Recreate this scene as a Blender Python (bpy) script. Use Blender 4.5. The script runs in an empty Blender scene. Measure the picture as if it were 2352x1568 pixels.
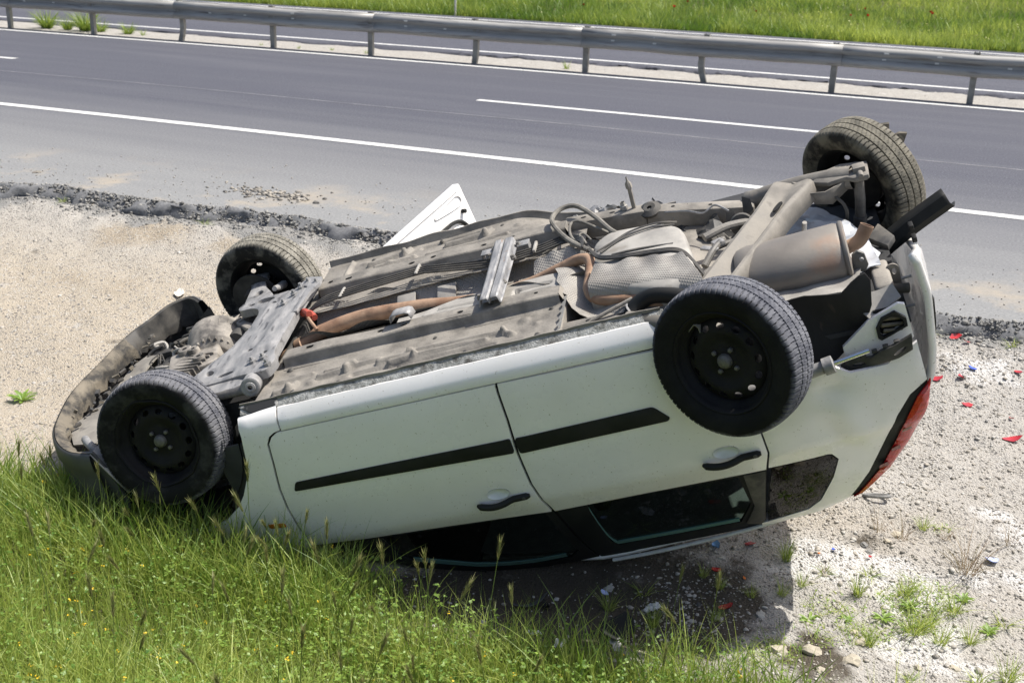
import bpy, bmesh, math, random
import numpy as np
from mathutils import Vector, Matrix, noise
from mathutils.geometry import delaunay_2d_cdt

random.seed(7)
rng = np.random.default_rng(11)
sc = bpy.context.scene
COL = sc.collection

# ------------------------------------------------------------------ camera
F_PX, YAW, PITCH, ROLL, CAM_H = 2650.0, -0.401569, 0.353008, 0.031784, 2.390856
cd = bpy.data.cameras.new('camera')
cam = bpy.data.objects.new('camera', cd)
COL.objects.link(cam)
fw = Vector((math.sin(YAW) * math.cos(PITCH), math.cos(YAW) * math.cos(PITCH), -math.sin(PITCH)))
rt = Vector((math.cos(YAW), -math.sin(YAW), 0))
up = rt.cross(fw)
r2 = rt * math.cos(ROLL) + up * math.sin(ROLL)
u2 = -rt * math.sin(ROLL) + up * math.cos(ROLL)
mw = Matrix((r2, u2, -fw)).transposed().to_4x4()
mw.translation = (0, 0, CAM_H)
cam.matrix_world = mw
cd.sensor_width = 36
cd.lens = 36 * F_PX / 2352
cd.clip_start = 0.05
cd.clip_end = 2000
cd.dof.use_dof = True
cd.dof.focus_distance = 5.2
cd.dof.aperture_fstop = 5.0
sc.camera = cam

# ------------------------------------------------------------------ light
SUN_DIR = Vector((0.40, 0.31, 1.0)).normalized()          # towards the sun
elev = math.asin(SUN_DIR.z)
azim = math.atan2(SUN_DIR.x, SUN_DIR.y)                    # from +Y towards +X
world = bpy.data.worlds.new('World')
sc.world = world
world.use_nodes = True
nt = world.node_tree
nt.nodes.clear()
sky = nt.nodes.new('ShaderNodeTexSky')
sky.sky_type = 'NISHITA'
sky.sun_disc = False
sky.sun_elevation = elev
sky.sun_rotation = azim
sky.air_density = 1.0
sky.dust_density = 3.5
bg = nt.nodes.new('ShaderNodeBackground')
bg.inputs['Strength'].default_value = 0.10
wo = nt.nodes.new('ShaderNodeOutputWorld')
nt.links.new(sky.outputs[0], bg.inputs[0])
nt.links.new(bg.outputs[0], wo.inputs[0])
sl = bpy.data.lights.new('sun', 'SUN')
sl.energy = 4.35
sl.angle = math.radians(0.53)
sl.color = (1.0, 0.96, 0.89)
so = bpy.data.objects.new('sun', sl)
COL.objects.link(so)
so.rotation_euler = SUN_DIR.to_track_quat('Z', 'Y').to_euler()
so.location = (10, 20, 30)
vs = sc.view_settings
vs.view_transform = 'Standard'
vs.look = 'None'
vs.gamma = 1
vs.exposure = 0.57
vs.use_curve_mapping = False

# ------------------------------------------------------------------ helpers
def tag(o, label=None, cat=None, group=None, kind=None):
    if label: o['label'] = label
    if cat: o['category'] = cat
    if group: o['group'] = group
    if kind: o['kind'] = kind
    return o

def empty(name, loc=(0, 0, 0), mat=None, **kw):
    o = bpy.data.objects.new(name, None)
    COL.objects.link(o)
    if mat is not None: o.matrix_world = mat
    else: o.location = loc
    o.empty_display_size = 0.1
    return tag(o, **kw)

def link(name, me, mat, parent=None, **kw):
    o = bpy.data.objects.new(name, me)
    COL.objects.link(o)
    if mat is not None:
        me.materials.clear()
        me.materials.append(mat)
    if parent is not None: o.parent = parent
    return tag(o, **kw)

class Geo:
    def __init__(s): s.v = []; s.f = []
    def add(s, vs, fs):
        n = len(s.v)
        s.v += [tuple(v) for v in vs]
        s.f += [tuple(i + n for i in f) for f in fs]
        return s
    def box(s, c, d, R=None):
        vs = []
        for i in (-1, 1):
            for j in (-1, 1):
                for k in (-1, 1):
                    p = Vector((i * d[0] / 2, j * d[1] / 2, k * d[2] / 2))
                    if R is not None: p = R @ p
                    vs.append(p + Vector(c))
        return s.add(vs, [(0, 1, 3, 2), (4, 6, 7, 5), (0, 4, 5, 1), (2, 3, 7, 6), (0, 2, 6, 4), (1, 5, 7, 3)])
    def beam(s, a, b, w, h, upv=(0, 0, 1)):
        a = Vector(a); b = Vector(b); d = (b - a)
        L = d.length; d.normalize()
        sx = d.cross(Vector(upv)).normalized(); uz = sx.cross(d)
        R = Matrix((d, sx, uz)).transposed()
        return s.box((a + b) / 2, (L, w, h), R)
    def tube(s, path, r, n=10, cap=True, flat=1.0):
        path = [Vector(p) for p in path]
        m = len(path)
        rs = r if isinstance(r, (list, tuple)) else [r] * m
        vs = []; fs = []
        t0 = (path[1] - path[0]).normalized()
        nrm = t0.orthogonal().normalized()
        for i, p in enumerate(path):
            t = (path[min(i + 1, m - 1)] - path[max(i - 1, 0)]).normalized()
            nrm = (nrm - t * nrm.dot(t)).normalized()
            bn = t.cross(nrm)
            for j in range(n):
                a = 2 * math.pi * j / n
                q = nrm * math.cos(a) * rs[i] + bn * math.sin(a) * rs[i]
                if flat != 1.0: q.z *= flat
                vs.append(p + q)
        for i in range(m - 1):
            for j in range(n):
                k = (j + 1) % n
                fs.append((i * n + j, i * n + k, (i + 1) * n + k, (i + 1) * n + j))
        if cap:
            fs.append(tuple(range(n - 1, -1, -1)))
            fs.append(tuple((m - 1) * n + j for j in range(n)))
        return s.add(vs, fs)
    def lathe(s, prof, n=24, M=None, cap=False):
        """prof: (radius, height) about local Z"""
        M = M or Matrix()
        vs = []; fs = []
        for r, h in prof:
            for j in range(n):
                a = 2 * math.pi * j / n
                vs.append(M @ Vector((r * math.cos(a), r * math.sin(a), h)))
        for i in range(len(prof) - 1):
            for j in range(n):
                k = (j + 1) % n
                fs.append((i * n + j, i * n + k, (i + 1) * n + k, (i + 1) * n + j))
        if cap:
            fs.append(tuple(range(n - 1, -1, -1)))
            fs.append(tuple((len(prof) - 1) * n + j for j in range(n)))
        return s.add(vs, fs)
    def prism(s, poly, lo, hi, M=None):
        """poly in XY, extruded lo..hi (numbers or functions of x,y)"""
        M = M or Matrix(); n = len(poly)
        fl = lo if callable(lo) else (lambda x, y: lo)
        fh = hi if callable(hi) else (lambda x, y: hi)
        area = sum(poly[i][0] * poly[(i + 1) % n][1] - poly[(i + 1) % n][0] * poly[i][1] for i in range(n))
        if area < 0: poly = list(reversed(poly))
        vs = [M @ Vector((x, y, fl(x, y))) for x, y in poly] + [M @ Vector((x, y, fh(x, y))) for x, y in poly]
        fs = [tuple(range(n - 1, -1, -1)), tuple(range(n, 2 * n))]
        fs += [(i, (i + 1) % n, n + (i + 1) % n, n + i) for i in range(n)]
        return s.add(vs, fs)
    def grid(s, P):
        """P: rows of points"""
        m = len(P); n = len(P[0]); vs = [p for r in P for p in r]
        return s.add(vs, [(i * n + j, i * n + j + 1, (i + 1) * n + j + 1, (i + 1) * n + j) for i in range(m - 1) for j in range(n - 1)])
    def mesh(s, name, bevel=0, seg=2, angle=35, smooth=True, bev_angle=30):
        me = bpy.data.meshes.new(name)
        me.from_pydata([tuple(v) for v in s.v], [], s.f)
        me.update()
        if bevel:
            bm = bmesh.new(); bm.from_mesh(me)
            bmesh.ops.remove_doubles(bm, verts=bm.verts, dist=1e-5)
            es = [e for e in bm.edges if len(e.link_faces) == 2 and e.calc_face_angle(0) > math.radians(bev_angle)]
            try: bmesh.ops.bevel(bm, geom=es, offset=bevel, segments=seg, profile=0.5, affect='EDGES', clamp_overlap=True)
            except Exception: pass
            bm.to_mesh(me); bm.free()
        if smooth:
            me.polygons.foreach_set('use_smooth', [True] * len(me.polygons))
            me.set_sharp_from_angle(angle=math.radians(angle))
        return me
    def build(s, name, mat, parent=None, bevel=0, seg=2, angle=35, smooth=True, kw=None, bev_angle=30, noise_amp=0, noise_scale=8):
        me = s.mesh(name, bevel, seg, angle, smooth, bev_angle)
        if noise_amp:
            for v in me.vertices:
                v.co += noise.noise_vector(v.co * noise_scale) * noise_amp
        return link(name, me, mat, parent, **(kw or {}))

def spline(pts, n=6):
    """Catmull-Rom through the points"""
    P = [Vector(p) for p in pts]; out = []
    for i in range(len(P) - 1):
        p0 = P[max(i - 1, 0)]; p1 = P[i]; p2 = P[i + 1]; p3 = P[min(i + 2, len(P) - 1)]
        for k in range(n):
            t = k / n
            out.append(0.5 * ((2 * p1) + (p2 - p0) * t + (2 * p0 - 5 * p1 + 4 * p2 - p3) * t * t + (3 * p1 - p0 - 3 * p2 + p3) * t ** 3))
    out.append(P[-1])
    return out

def inside(poly, x, y):
    c = False; n = len(poly); j = n - 1
    for i in range(n):
        xi, yi = poly[i]; xj, yj = poly[j]
        if (yi > y) != (yj > y) and x < (xj - xi) * (y - yi) / (yj - yi) + xi: c = not c
        j = i
    return c

def inside_np(poly, X, Y):
    c = np.zeros(X.shape, bool); n = len(poly); j = n - 1
    for i in range(n):
        xi, yi = poly[i]; xj, yj = poly[j]
        if yi != yj:
            m = ((yi > Y) != (yj > Y)) & (X < (xj - xi) * (Y - yi) / (yj - yi) + xi)
            c ^= m
        j = i
    return c

def resample(poly, d, closed=True):
    out = []; n = len(poly)
    for i in range(n if closed else n - 1):
        a = Vector(poly[i]); b = Vector(poly[(i + 1) % n]); k = max(1, int(round((b - a).length / d)))
        for q in range(k): out.append(tuple(a.lerp(b, q / k)))
    return out

def round_poly(poly, r, n=4):
    """round the corners of a closed 2-D polygon"""
    out = []; m = len(poly)
    for i in range(m):
        a = Vector(poly[i - 1]); b = Vector(poly[i]); c = Vector(poly[(i + 1) % m])
        u = a - b; w = c - b
        rr = min(r, u.length * 0.45, w.length * 0.45)
        p = b + u.normalized() * rr; q = b + w.normalized() * rr
        for k in range(n + 1):
            t = k / n
            out.append(tuple(p.lerp(b, t).lerp(b.lerp(q, t), t)))
    return out

def panel(geo, outline, surf, d=0.03, thick=0.015, edge=0.004, holes=(), wall=True, hole_wall=True):
    """curved sheet over a 2-D outline: surf(u, v, off) -> point. Adds turned-in edges all round."""
    loops = [resample(outline, d)] + [resample(h, d * 0.7) for h in holes]
    pts = []; edges = []
    for L in loops:
        o = len(pts); pts += L
        edges += [(o + i, o + (i + 1) % len(L)) for i in range(len(L))]
    nb = len(pts)
    B = np.array(pts)
    x0, y0 = B.min(0); x1, y1 = B.max(0)
    gx = np.arange(x0 + d / 2, x1, d); gy = np.arange(y0 + d / 2, y1, d)
    if len(gx) and len(gy):
        X, Y = [a.ravel() for a in np.meshgrid(gx, gy)]
        ok = inside_np(outline, X, Y)
        for h in holes: ok &= ~inside_np(h, X, Y)
        X = X[ok]; Y = Y[ok]
        if len(X):
            D = np.full(len(X), 9.0)
            for b in B: D = np.minimum(D, (X - b[0]) ** 2 + (Y - b[1]) ** 2)
            ok = D > (0.55 * d) ** 2
            pts += list(zip(X[ok].tolist(), Y[ok].tolist()))
    r = delaunay_2d_cdt([Vector(p) for p in pts], edges, [], 0, 1e-6)
    V2, _, T, ov = r[0], r[1], r[2], r[3]
    bset = set(i for i, src in enumerate(ov) if any(k < nb for k in src))
    tri = []
    for t in T:
        cx = sum(V2[i][0] for i in t) / 3; cy = sum(V2[i][1] for i in t) / 3
        if inside(outline, cx, cy) and not any(inside(h, cx, cy) for h in holes): tri.append(t)
    V3 = [surf(p[0], p[1], -edge if i in bset else 0.0) for i, p in enumerate(V2)]
    if tri:
        a, b, c = [Vector(V3[i]) for i in tri[0]]
        u, v = V2[tri[0][0]]
        nrm = Vector(surf(u, v, 0.01)) - Vector(surf(u, v, 0))
        flip = (b - a).cross(c - a).dot(nrm) < 0
        if flip: tri = [tuple(reversed(t)) for t in tri]
    base = len(geo.v)
    geo.add(V3, tri)
    if wall:
        cnt = {}
        for t in tri:
            for i in range(len(t)):
                e = (t[i], t[(i + 1) % len(t)])
                cnt[e] = 1
        be = [e for e in cnt if (e[1], e[0]) not in cnt]
        idx = {}
        for e in be:
            for i in e:
                if i not in idx:
                    idx[i] = len(geo.v)
                    geo.v.append(tuple(surf(V2[i][0], V2[i][1], -thick)))
        for a, b in be:
            geo.f.append((base + b, base + a, idx[a], idx[b]))
    return geo

def fast_mesh(name, V, Fc, tint=None):
    """numpy verts (n,3) and faces (m,k) -> mesh"""
    me = bpy.data.meshes.new(name)
    V = np.asarray(V, np.float32); Fc = np.asarray(Fc, np.int32); k = Fc.shape[1]
    me.vertices.add(len(V)); me.vertices.foreach_set('co', V.ravel())
    me.loops.add(Fc.size); me.loops.foreach_set('vertex_index', Fc.ravel())
    me.polygons.add(len(Fc))
    me.polygons.foreach_set('loop_start', np.arange(0, Fc.size, k, dtype=np.int32))
    me.polygons.foreach_set('loop_total', np.full(len(Fc), k, np.int32))
    me.update(calc_edges=True)
    if tint is not None:
        at = me.attributes.new('tint', 'FLOAT', 'POINT')
        at.data.foreach_set('value', np.asarray(tint, np.float32))
    return me

# ------------------------------------------------------------------ materials
MATS = {}
def mat(name, c1, c2=None, scale=4.0, detail=6, ramp=(0.38, 0.62), rough=0.6, rough2=None, metal=0.0,
        bump=0.0, bscale=80.0, coat=0.0, c3=None, scale3=20.0, ramp3=(0.6, 0.7), spec=0.5, stretch=None, bump2=None, dist=0.0):
    if name in MATS: return MATS[name]
    m = bpy.data.materials.new(name); m.use_nodes = True
    t = m.node_tree; N = t.nodes; Lk = t.links
    b = N['Principled BSDF']
    b.inputs['Roughness'].default_value = rough
    b.inputs['Metallic'].default_value = metal
    b.inputs['Specular IOR Level'].default_value = spec
    if coat:
        b.inputs['Coat Weight'].default_value = coat
        b.inputs['Coat Roughness'].default_value = 0.04
    tc = N.new('ShaderNodeTexCoord'); vec = tc.outputs['Object']
    if stretch:
        mp = N.new('ShaderNodeMapping'); mp.inputs['Scale'].default_value = stretch
        Lk.new(vec, mp.inputs[0]); vec = mp.outputs[0]
    b.inputs['Base Color'].default_value = (*c1, 1)
    col = None
    if c2 is not None:
        n = N.new('ShaderNodeTexNoise'); n.inputs['Scale'].default_value = scale; n.inputs['Detail'].default_value = detail
        n.inputs['Roughness'].default_value = 0.62; n.inputs['Distortion'].default_value = dist
        Lk.new(vec, n.inputs['Vector'])
        r = N.new('ShaderNodeValToRGB')
        r.color_ramp.elements[0].position = ramp[0]; r.color_ramp.elements[0].color = (*c1, 1)
        r.color_ramp.elements[1].position = ramp[1]; r.color_ramp.elements[1].color = (*c2, 1)
        Lk.new(n.outputs['Fac'], r.inputs[0]); col = r.outputs[0]
        if rough2 is not None:
            mr = N.new('ShaderNodeMapRange'); mr.inputs[1].default_value = ramp[0]; mr.inputs[2].default_value = ramp[1]
            mr.inputs[3].default_value = rough; mr.inputs[4].default_value = rough2
            Lk.new(n.outputs['Fac'], mr.inputs[0]); Lk.new(mr.outputs[0], b.inputs['Roughness'])
    if c3 is not None:
        n3 = N.new('ShaderNodeTexNoise'); n3.inputs['Scale'].default_value = scale3; n3.inputs['Detail'].default_value = 5
        Lk.new(vec, n3.inputs['Vector'])
        r3 = N.new('ShaderNodeMapRange'); r3.inputs[1].default_value = ramp3[0]; r3.inputs[2].default_value = ramp3[1]
        Lk.new(n3.outputs['Fac'], r3.inputs[0])
        mx = N.new('ShaderNodeMix'); mx.data_type = 'RGBA'
        Lk.new(r3.outputs[0], mx.inputs['Factor'])
        if col is not None: Lk.new(col, mx.inputs['A'])
        else: mx.inputs['A'].default_value = (*c1, 1)
        mx.inputs['B'].default_value = (*c3, 1)
        col = mx.outputs['Result']
    if col is not None: Lk.new(col, b.inputs['Base Color'])
    if bump:
        nb = N.new('ShaderNodeTexNoise'); nb.inputs['Scale'].default_value = bscale; nb.inputs['Detail'].default_value = 4
        Lk.new(tc.outputs['Object'], nb.inputs['Vector'])
        bp = N.new('ShaderNodeBump'); bp.inputs['Strength'].default_value = bump; bp.inputs['Distance'].default_value = 0.01
        Lk.new(nb.outputs['Fac'], bp.inputs['Height']); Lk.new(bp.outputs[0], b.inputs['Normal'])
    MATS[name] = m
    return m

def leaf_mat(name, lo, hi, trans=0.45, rough=0.5):
    """foliage: colour from the per-blade tint, light shining through the blade"""
    m = bpy.data.materials.new(name); m.use_nodes = True
    t = m.node_tree; N = t.nodes; Lk = t.links
    N.remove(N['Principled BSDF'])
    out = N['Material Output']
    at = N.new('ShaderNodeAttribute'); at.attribute_name = 'tint'
    r = N.new('ShaderNodeValToRGB')
    els = r.color_ramp.elements
    els[0].color = (*lo, 1); els[1].color = (*hi, 1)
    Lk.new(at.outputs['Fac'], r.inputs[0])
    d = N.new('ShaderNodeBsdfDiffuse'); tr = N.new('ShaderNodeBsdfTranslucent'); g = N.new('ShaderNodeBsdfGlossy')
    g.inputs['Roughness'].default_value = rough
    hs = N.new('ShaderNodeHueSaturation'); hs.inputs['Value'].default_value = 1.5; hs.inputs['Hue'].default_value = 0.485
    Lk.new(r.outputs[0], d.inputs[0]); Lk.new(r.outputs[0], hs.inputs['Color']); Lk.new(hs.outputs[0], tr.inputs[0])
    g.inputs['Color'].default_value = (0.6, 0.65, 0.55, 1)
    mx = N.new('ShaderNodeMixShader'); mx.inputs[0].default_value = trans
    Lk.new(d.outputs[0], mx.inputs[1]); Lk.new(tr.outputs[0], mx.inputs[2])
    m2 = N.new('ShaderNodeMixShader'); m2.inputs[0].default_value = 0.07
    Lk.new(mx.outputs[0], m2.inputs[1]); Lk.new(g.outputs[0], m2.inputs[2])
    Lk.new(m2.outputs[0], out.inputs['Surface'])
    MATS[name] = m
    return m

def glass_mat(name, tint, refl=1.0, rough=0.02):
    m = bpy.data.materials.new(name); m.use_nodes = True
    t = m.node_tree; N = t.nodes; Lk = t.links
    N.remove(N['Principled BSDF'])
    out = N['Material Output']
    tr = N.new('ShaderNodeBsdfTransparent'); tr.inputs[0].default_value = (*tint, 1)
    g = N.new('ShaderNodeBsdfGlossy'); g.inputs['Roughness'].default_value = rough
    fr = N.new('ShaderNodeFresnel'); fr.inputs[0].default_value = 1.52
    mu = N.new('ShaderNodeMath'); mu.operation = 'MULTIPLY'; mu.inputs[1].default_value = refl; mu.use_clamp = True
    Lk.new(fr.outputs[0], mu.inputs[0])
    mx = N.new('ShaderNodeMixShader')
    Lk.new(mu.outputs[0], mx.inputs[0]); Lk.new(tr.outputs[0], mx.inputs[1]); Lk.new(g.outputs[0], mx.inputs[2])
    Lk.new(mx.outputs[0], out.inputs['Surface'])
    MATS[name] = m
    return m

M_PAINT = mat('white car paint', (0.91, 0.885, 0.855), (0.865, 0.84, 0.80), scale=3.0, rough=0.22, rough2=0.34, coat=0.7,
              c3=(0.52, 0.48, 0.40), scale3=95, ramp3=(0.665, 0.715))
M_UNDER = mat('dusty underseal', (0.155, 0.142, 0.123), (0.265, 0.243, 0.211), scale=9, rough=0.62, rough2=0.82, bump=0.22, bscale=75,
              c3=(0.33, 0.302, 0.262), scale3=3.0, ramp3=(0.50, 0.70))
M_UNDERL = mat('pale dusty floor paint', (0.27, 0.255, 0.23), (0.39, 0.37, 0.335), scale=6, rough=0.5, rough2=0.75, bump=0.06, bscale=120,
               c3=(0.25, 0.225, 0.19), scale3=9, ramp3=(0.62, 0.75))
M_SEAL = mat('grainy stone chip sealant', (0.15, 0.15, 0.135), (0.46, 0.46, 0.44), scale=38, ramp=(0.36, 0.64), rough=0.7, bump=0.5, bscale=160,
             c3=(0.09, 0.085, 0.075), scale3=11, ramp3=(0.55, 0.66))
M_STEEL = mat('dusty dark steel', (0.10, 0.095, 0.09), (0.24, 0.225, 0.20), scale=9, rough=0.5, rough2=0.8, metal=0.15, bump=0.15, bscale=90)
M_STEELL = mat('scraped pale steel', (0.23, 0.228, 0.226), (0.38, 0.37, 0.36), scale=7, ramp=(0.35, 0.65), rough=0.42, rough2=0.7, metal=0.2, bump=0.12, bscale=70,
               c3=(0.10, 0.098, 0.10), scale3=12, ramp3=(0.58, 0.70), stretch=(3.0, 0.9, 2))
M_ALLOY = mat('dusty cast alloy', (0.11, 0.10, 0.088), (0.34, 0.31, 0.27), scale=10, rough=0.55, rough2=0.8, metal=0.1, bump=0.2, bscale=60)
M_RUST = mat('rusty exhaust steel', (0.24, 0.137, 0.082), (0.36, 0.238, 0.158), scale=8, rough=0.6, rough2=0.75, bump=0.1, bscale=90,
             c3=(0.14, 0.085, 0.055), scale3=12, ramp3=(0.6, 0.75))
M_MUFF = mat('heat stained muffler steel', (0.20, 0.18, 0.157), (0.26, 0.235, 0.205), scale=3, rough=0.45, rough2=0.6, metal=0.25, bump=0.06, bscale=60,
             c3=(0.30, 0.19, 0.13), scale3=4.5, ramp3=(0.55, 0.72))
M_BLACK = mat('black plastic', (0.012, 0.013, 0.013), (0.022, 0.022, 0.021), scale=6, rough=0.5, rough2=0.65, spec=0.25)
M_BLACKD = mat('dusty black plastic', (0.028, 0.028, 0.028), (0.10, 0.092, 0.08), scale=7, rough=0.55, rough2=0.8,
               c3=(0.19, 0.17, 0.14), scale3=3.5, ramp3=(0.58, 0.75), bump=0.1, bscale=120)
M_BUMP = mat('grey bumper plastic', (0.055, 0.057, 0.062), (0.085, 0.085, 0.086), scale=5, rough=0.5, rough2=0.65, bump=0.05, bscale=200)
M_MUDDY = mat('mud caked plastic', (0.07, 0.062, 0.048), (0.19, 0.165, 0.126), scale=9, rough=0.9, bump=0.5, bscale=45,
              c3=(0.10, 0.09, 0.07), scale3=24, ramp3=(0.6, 0.7))
M_RUBBER = mat('black tyre rubber', (0.016, 0.016, 0.017), (0.032, 0.032, 0.033), scale=8, rough=0.5, rough2=0.7,
               c3=(0.12, 0.115, 0.105), scale3=3.2, ramp3=(0.60, 0.80), bump=0.06, bscale=160)
M_RUBBERD = mat('dried mud on tyre', (0.035, 0.034, 0.032), (0.30, 0.275, 0.215), scale=4.2, ramp=(0.40, 0.56), rough=0.8, rough2=0.95, bump=0.3, bscale=90,
                c3=(0.045, 0.042, 0.038), scale3=13, ramp3=(0.56, 0.66))
M_RIM = mat('black steel rim', (0.009, 0.009, 0.010), (0.020, 0.019, 0.018), scale=6, rough=0.5, rough2=0.7, spec=0.15)
M_HUB = mat('dusty grey hub cap', (0.11, 0.105, 0.095), (0.20, 0.19, 0.17), scale=25, rough=0.55, metal=0.3)
M_CHROME = mat('polished piston rod', (0.7, 0.7, 0.7), rough=0.15, metal=1.0)
M_TRUNK = mat('crumpled silver panel', (0.62, 0.64, 0.67), (0.50, 0.51, 0.53), scale=5, rough=0.38, rough2=0.55,
              c3=(0.30, 0.29, 0.27), scale3=8, ramp3=(0.58, 0.72), coat=0.2)
M_RUBR = mat('red rubber hanger', (0.42, 0.075, 0.045), (0.34, 0.07, 0.05), scale=30, rough=0.6)
M_LENS = mat('red lamp lens', (0.60, 0.012, 0.015), (0.42, 0.008, 0.012), scale=18, rough=0.12, coat=1.0, stretch=(1, 1, 6))
M_AMBER = mat('amber lens', (0.55, 0.16, 0.02), rough=0.15, coat=0.8)
M_LINER = mat('grey headliner', (0.16, 0.16, 0.15), (0.12, 0.12, 0.115), scale=12, rough=0.9)
M_TRIM = mat('dark cabin trim', (0.035, 0.036, 0.038), (0.05, 0.05, 0.052), scale=10, rough=0.8)
M_SEATF = mat('grey seat fabric', (0.09, 0.095, 0.105), (0.13, 0.135, 0.145), scale=40, rough=0.95)
M_GLASS = glass_mat('tinted window glass', (0.30, 0.42, 0.37), 1.0)
M_GEDGE = mat('green glass edge', (0.10, 0.20, 0.178), (0.12, 0.23, 0.205), scale=5, rough=0.15, coat=0.5)
M_QGLASS = glass_mat('privacy glass', (0.03, 0.04, 0.04), 0.8)

def foil_mat():
    m = mat('dimpled heat shield foil', (0.26, 0.24, 0.215), (0.38, 0.36, 0.325), scale=5, rough=0.5, rough2=0.68, metal=0.3,
            c3=(0.30, 0.27, 0.23), scale3=3, ramp3=(0.55, 0.75))
    t = m.node_tree; N = t.nodes; Lk = t.links
    tc = N.new('ShaderNodeTexCoord'); hs = []
    for k, (dx, dy) in enumerate(((1, 0.55), (-0.55, 1))):
        w = N.new('ShaderNodeTexWave'); w.wave_type = 'BANDS'; w.bands_direction = 'X'
        w.inputs['Scale'].default_value = 26; w.inputs['Distortion'].default_value = 0.4
        mp = N.new('ShaderNodeMapping'); mp.inputs['Rotation'].default_value = (0, 0, math.atan2(dy, dx))
        Lk.new(tc.outputs['Object'], mp.inputs[0]); Lk.new(mp.outputs[0], w.inputs['Vector']); hs.append(w)
    ad = N.new('ShaderNodeMath'); ad.operation = 'MULTIPLY'
    Lk.new(hs[0].outputs['Fac'], ad.inputs[0]); Lk.new(hs[1].outputs['Fac'], ad.inputs[1])
    bp = N.new('ShaderNodeBump'); bp.inputs['Strength'].default_value = 0.35; bp.inputs['Distance'].default_value = 0.006
    Lk.new(ad.outputs[0], bp.inputs['Height']); Lk.new(bp.outputs[0], N['Principled BSDF'].inputs['Normal'])
    return m
M_FOIL = foil_mat()
# ------------------------------------------------------------------ setting: ground, road, guardrail
def hash2(ix, iy, s):
    h = (ix.astype(np.int64) * 374761393 + iy.astype(np.int64) * 668265263 + s * 1442695041) & 0x7fffffff
    h = ((h ^ (h >> 13)) * 1274126177) & 0x7fffffff
    return ((h ^ (h >> 16)) & 0xffff) / 65535.0
def vnoise(x, y, s=0):
    ix = np.floor(x); iy = np.floor(y); fx = x - ix; fy = y - iy
    fx = fx * fx * (3 - 2 * fx); fy = fy * fy * (3 - 2 * fy)
    a = hash2(ix, iy, s); b = hash2(ix + 1, iy, s); c = hash2(ix, iy + 1, s); d = hash2(ix + 1, iy + 1, s)
    return (a * (1 - fx) + b * fx) * (1 - fy) + (c * (1 - fx) + d * fx) * fy - 0.5
def fbm(x, y, s=0, o=4):
    v = 0; a = 1.0
    for k in range(o):
        v = v + a * vnoise(x * 2 ** k, y * 2 ** k, s + k); a *= 0.5
    return v
def yc(X):
    """the road bends very slightly"""
    X = np.asarray(X, float)
    Xc = np.clip(X, -45, 30)
    return -0.0019 * Xc ** 2 - 2 * 0.0019 * Xc * (X - Xc)
def edge_y(X):
    X = np.asarray(X, float)
    return 7.80 + yc(X) + 0.10 * np.sin(0.9 * X + 0.4) + 0.05 * np.sin(2.3 * X) + 0.13 * fbm(X * 2.2, X * 0 + 3.3, 5, 3)
def sstep(a, b, x):
    t = np.clip((x - a) / (b - a), 0, 1); return t * t * (3 - 2 * t)
def ground_z(X, Y, fine=True):
    X = np.asarray(X, float); Y = np.asarray(Y, float)
    t = edge_y(X) - Y
    z = -0.10 - 0.135 * np.clip(t, 0, 2.95)
    z = z + 0.30 * np.clip(3.1 - Y, 0, 3.4)
    z = z + 0.07 * sstep(-2.6, -4.0, X) * sstep(4.9, 3.9, Y)
    z = z - 0.11 * np.exp(-((X + 1.95) / 0.95) ** 2 - ((Y - 4.45) / 0.5) ** 2)
    dirt = sstep(-0.1, 0.15, t)
    if fine:
        z = z + dirt * (0.05 * fbm(X * 0.8, Y * 0.8, 1, 3) + (0.022 + 0.014 * sstep(-1.4, -0.6, X)) * fbm(X * 6, Y * 6, 2, 4))
        lump = np.exp(-((t - 0.25) / 0.28) ** 2)
        z = z + lump * (0.045 * fbm(X * 6, Y * 6, 9, 3) + 0.015)
    far = Y - yc(X)
    z = np.where(t < -0.2, -0.14, z)
    z = np.where((far > 18.3) & (far < 19.75), -0.02 + 0.03 * fbm(X * 3, Y * 3, 4, 3), z)
    z = np.where(far > 27.2, 0.02 * (far - 27.2) - 0.03 + 0.06 * fbm(X * 0.5, Y * 0.5, 8, 3), z)
    return z
GRASS_B = [(-9.0, 3.7), (-4.9, 3.82), (-4.2, 4.05), (-3.12, 4.1), (-2.3, 3.93), (-1.9, 3.88), (-1.38, 3.90), (-0.8, 4.0), (-0.45, 4.02), (-0.2, 3.86), (0.4, 3.6), (2.0, 3.5)]
def grass_edge(X):
    return np.interp(X, [a for a, b in GRASS_B], [b for a, b in GRASS_B])

def axis(segs):
    out = [segs[0][0]]
    for a, b, d in segs:
        n = max(1, int(round((b - a) / d)))
        out += [a + (b - a) * (i + 1) / n for i in range(n)]
    return np.array(out)
gx = axis([(-400, -60, 20), (-60, -24, 2), (-24, -9, 0.3), (-9, 1.6, 0.035), (1.6, 8, 0.2), (8, 60, 2), (60, 400, 20)])
gy = axis([(-200, -8, 12), (-8, 1.2, 0.4), (1.2, 8.6, 0.035), (8.6, 17.9, 1.5), (17.9, 20.2, 0.12), (20.2, 26.8, 1), (26.8, 34, 0.4), (34, 60, 1.0), (60, 500, 20)])
GX, GY = np.meshgrid(gx, gy)
GZ = ground_z(GX, GY)
nX = len(gx)
ii, jj = np.meshgrid(np.arange(len(gy) - 1), np.arange(nX - 1), indexing='ij')
q0 = (ii * nX + jj).ravel()
me = fast_mesh('ground', np.stack([GX.ravel(), GY.ravel(), GZ.ravel()], -1), np.stack([q0, q0 + 1, q0 + nX + 1, q0 + nX], -1))
X = GX.ravel(); Y = GY.ravel(); T = edge_y(X) - Y; FAR = Y - yc(X)
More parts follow.
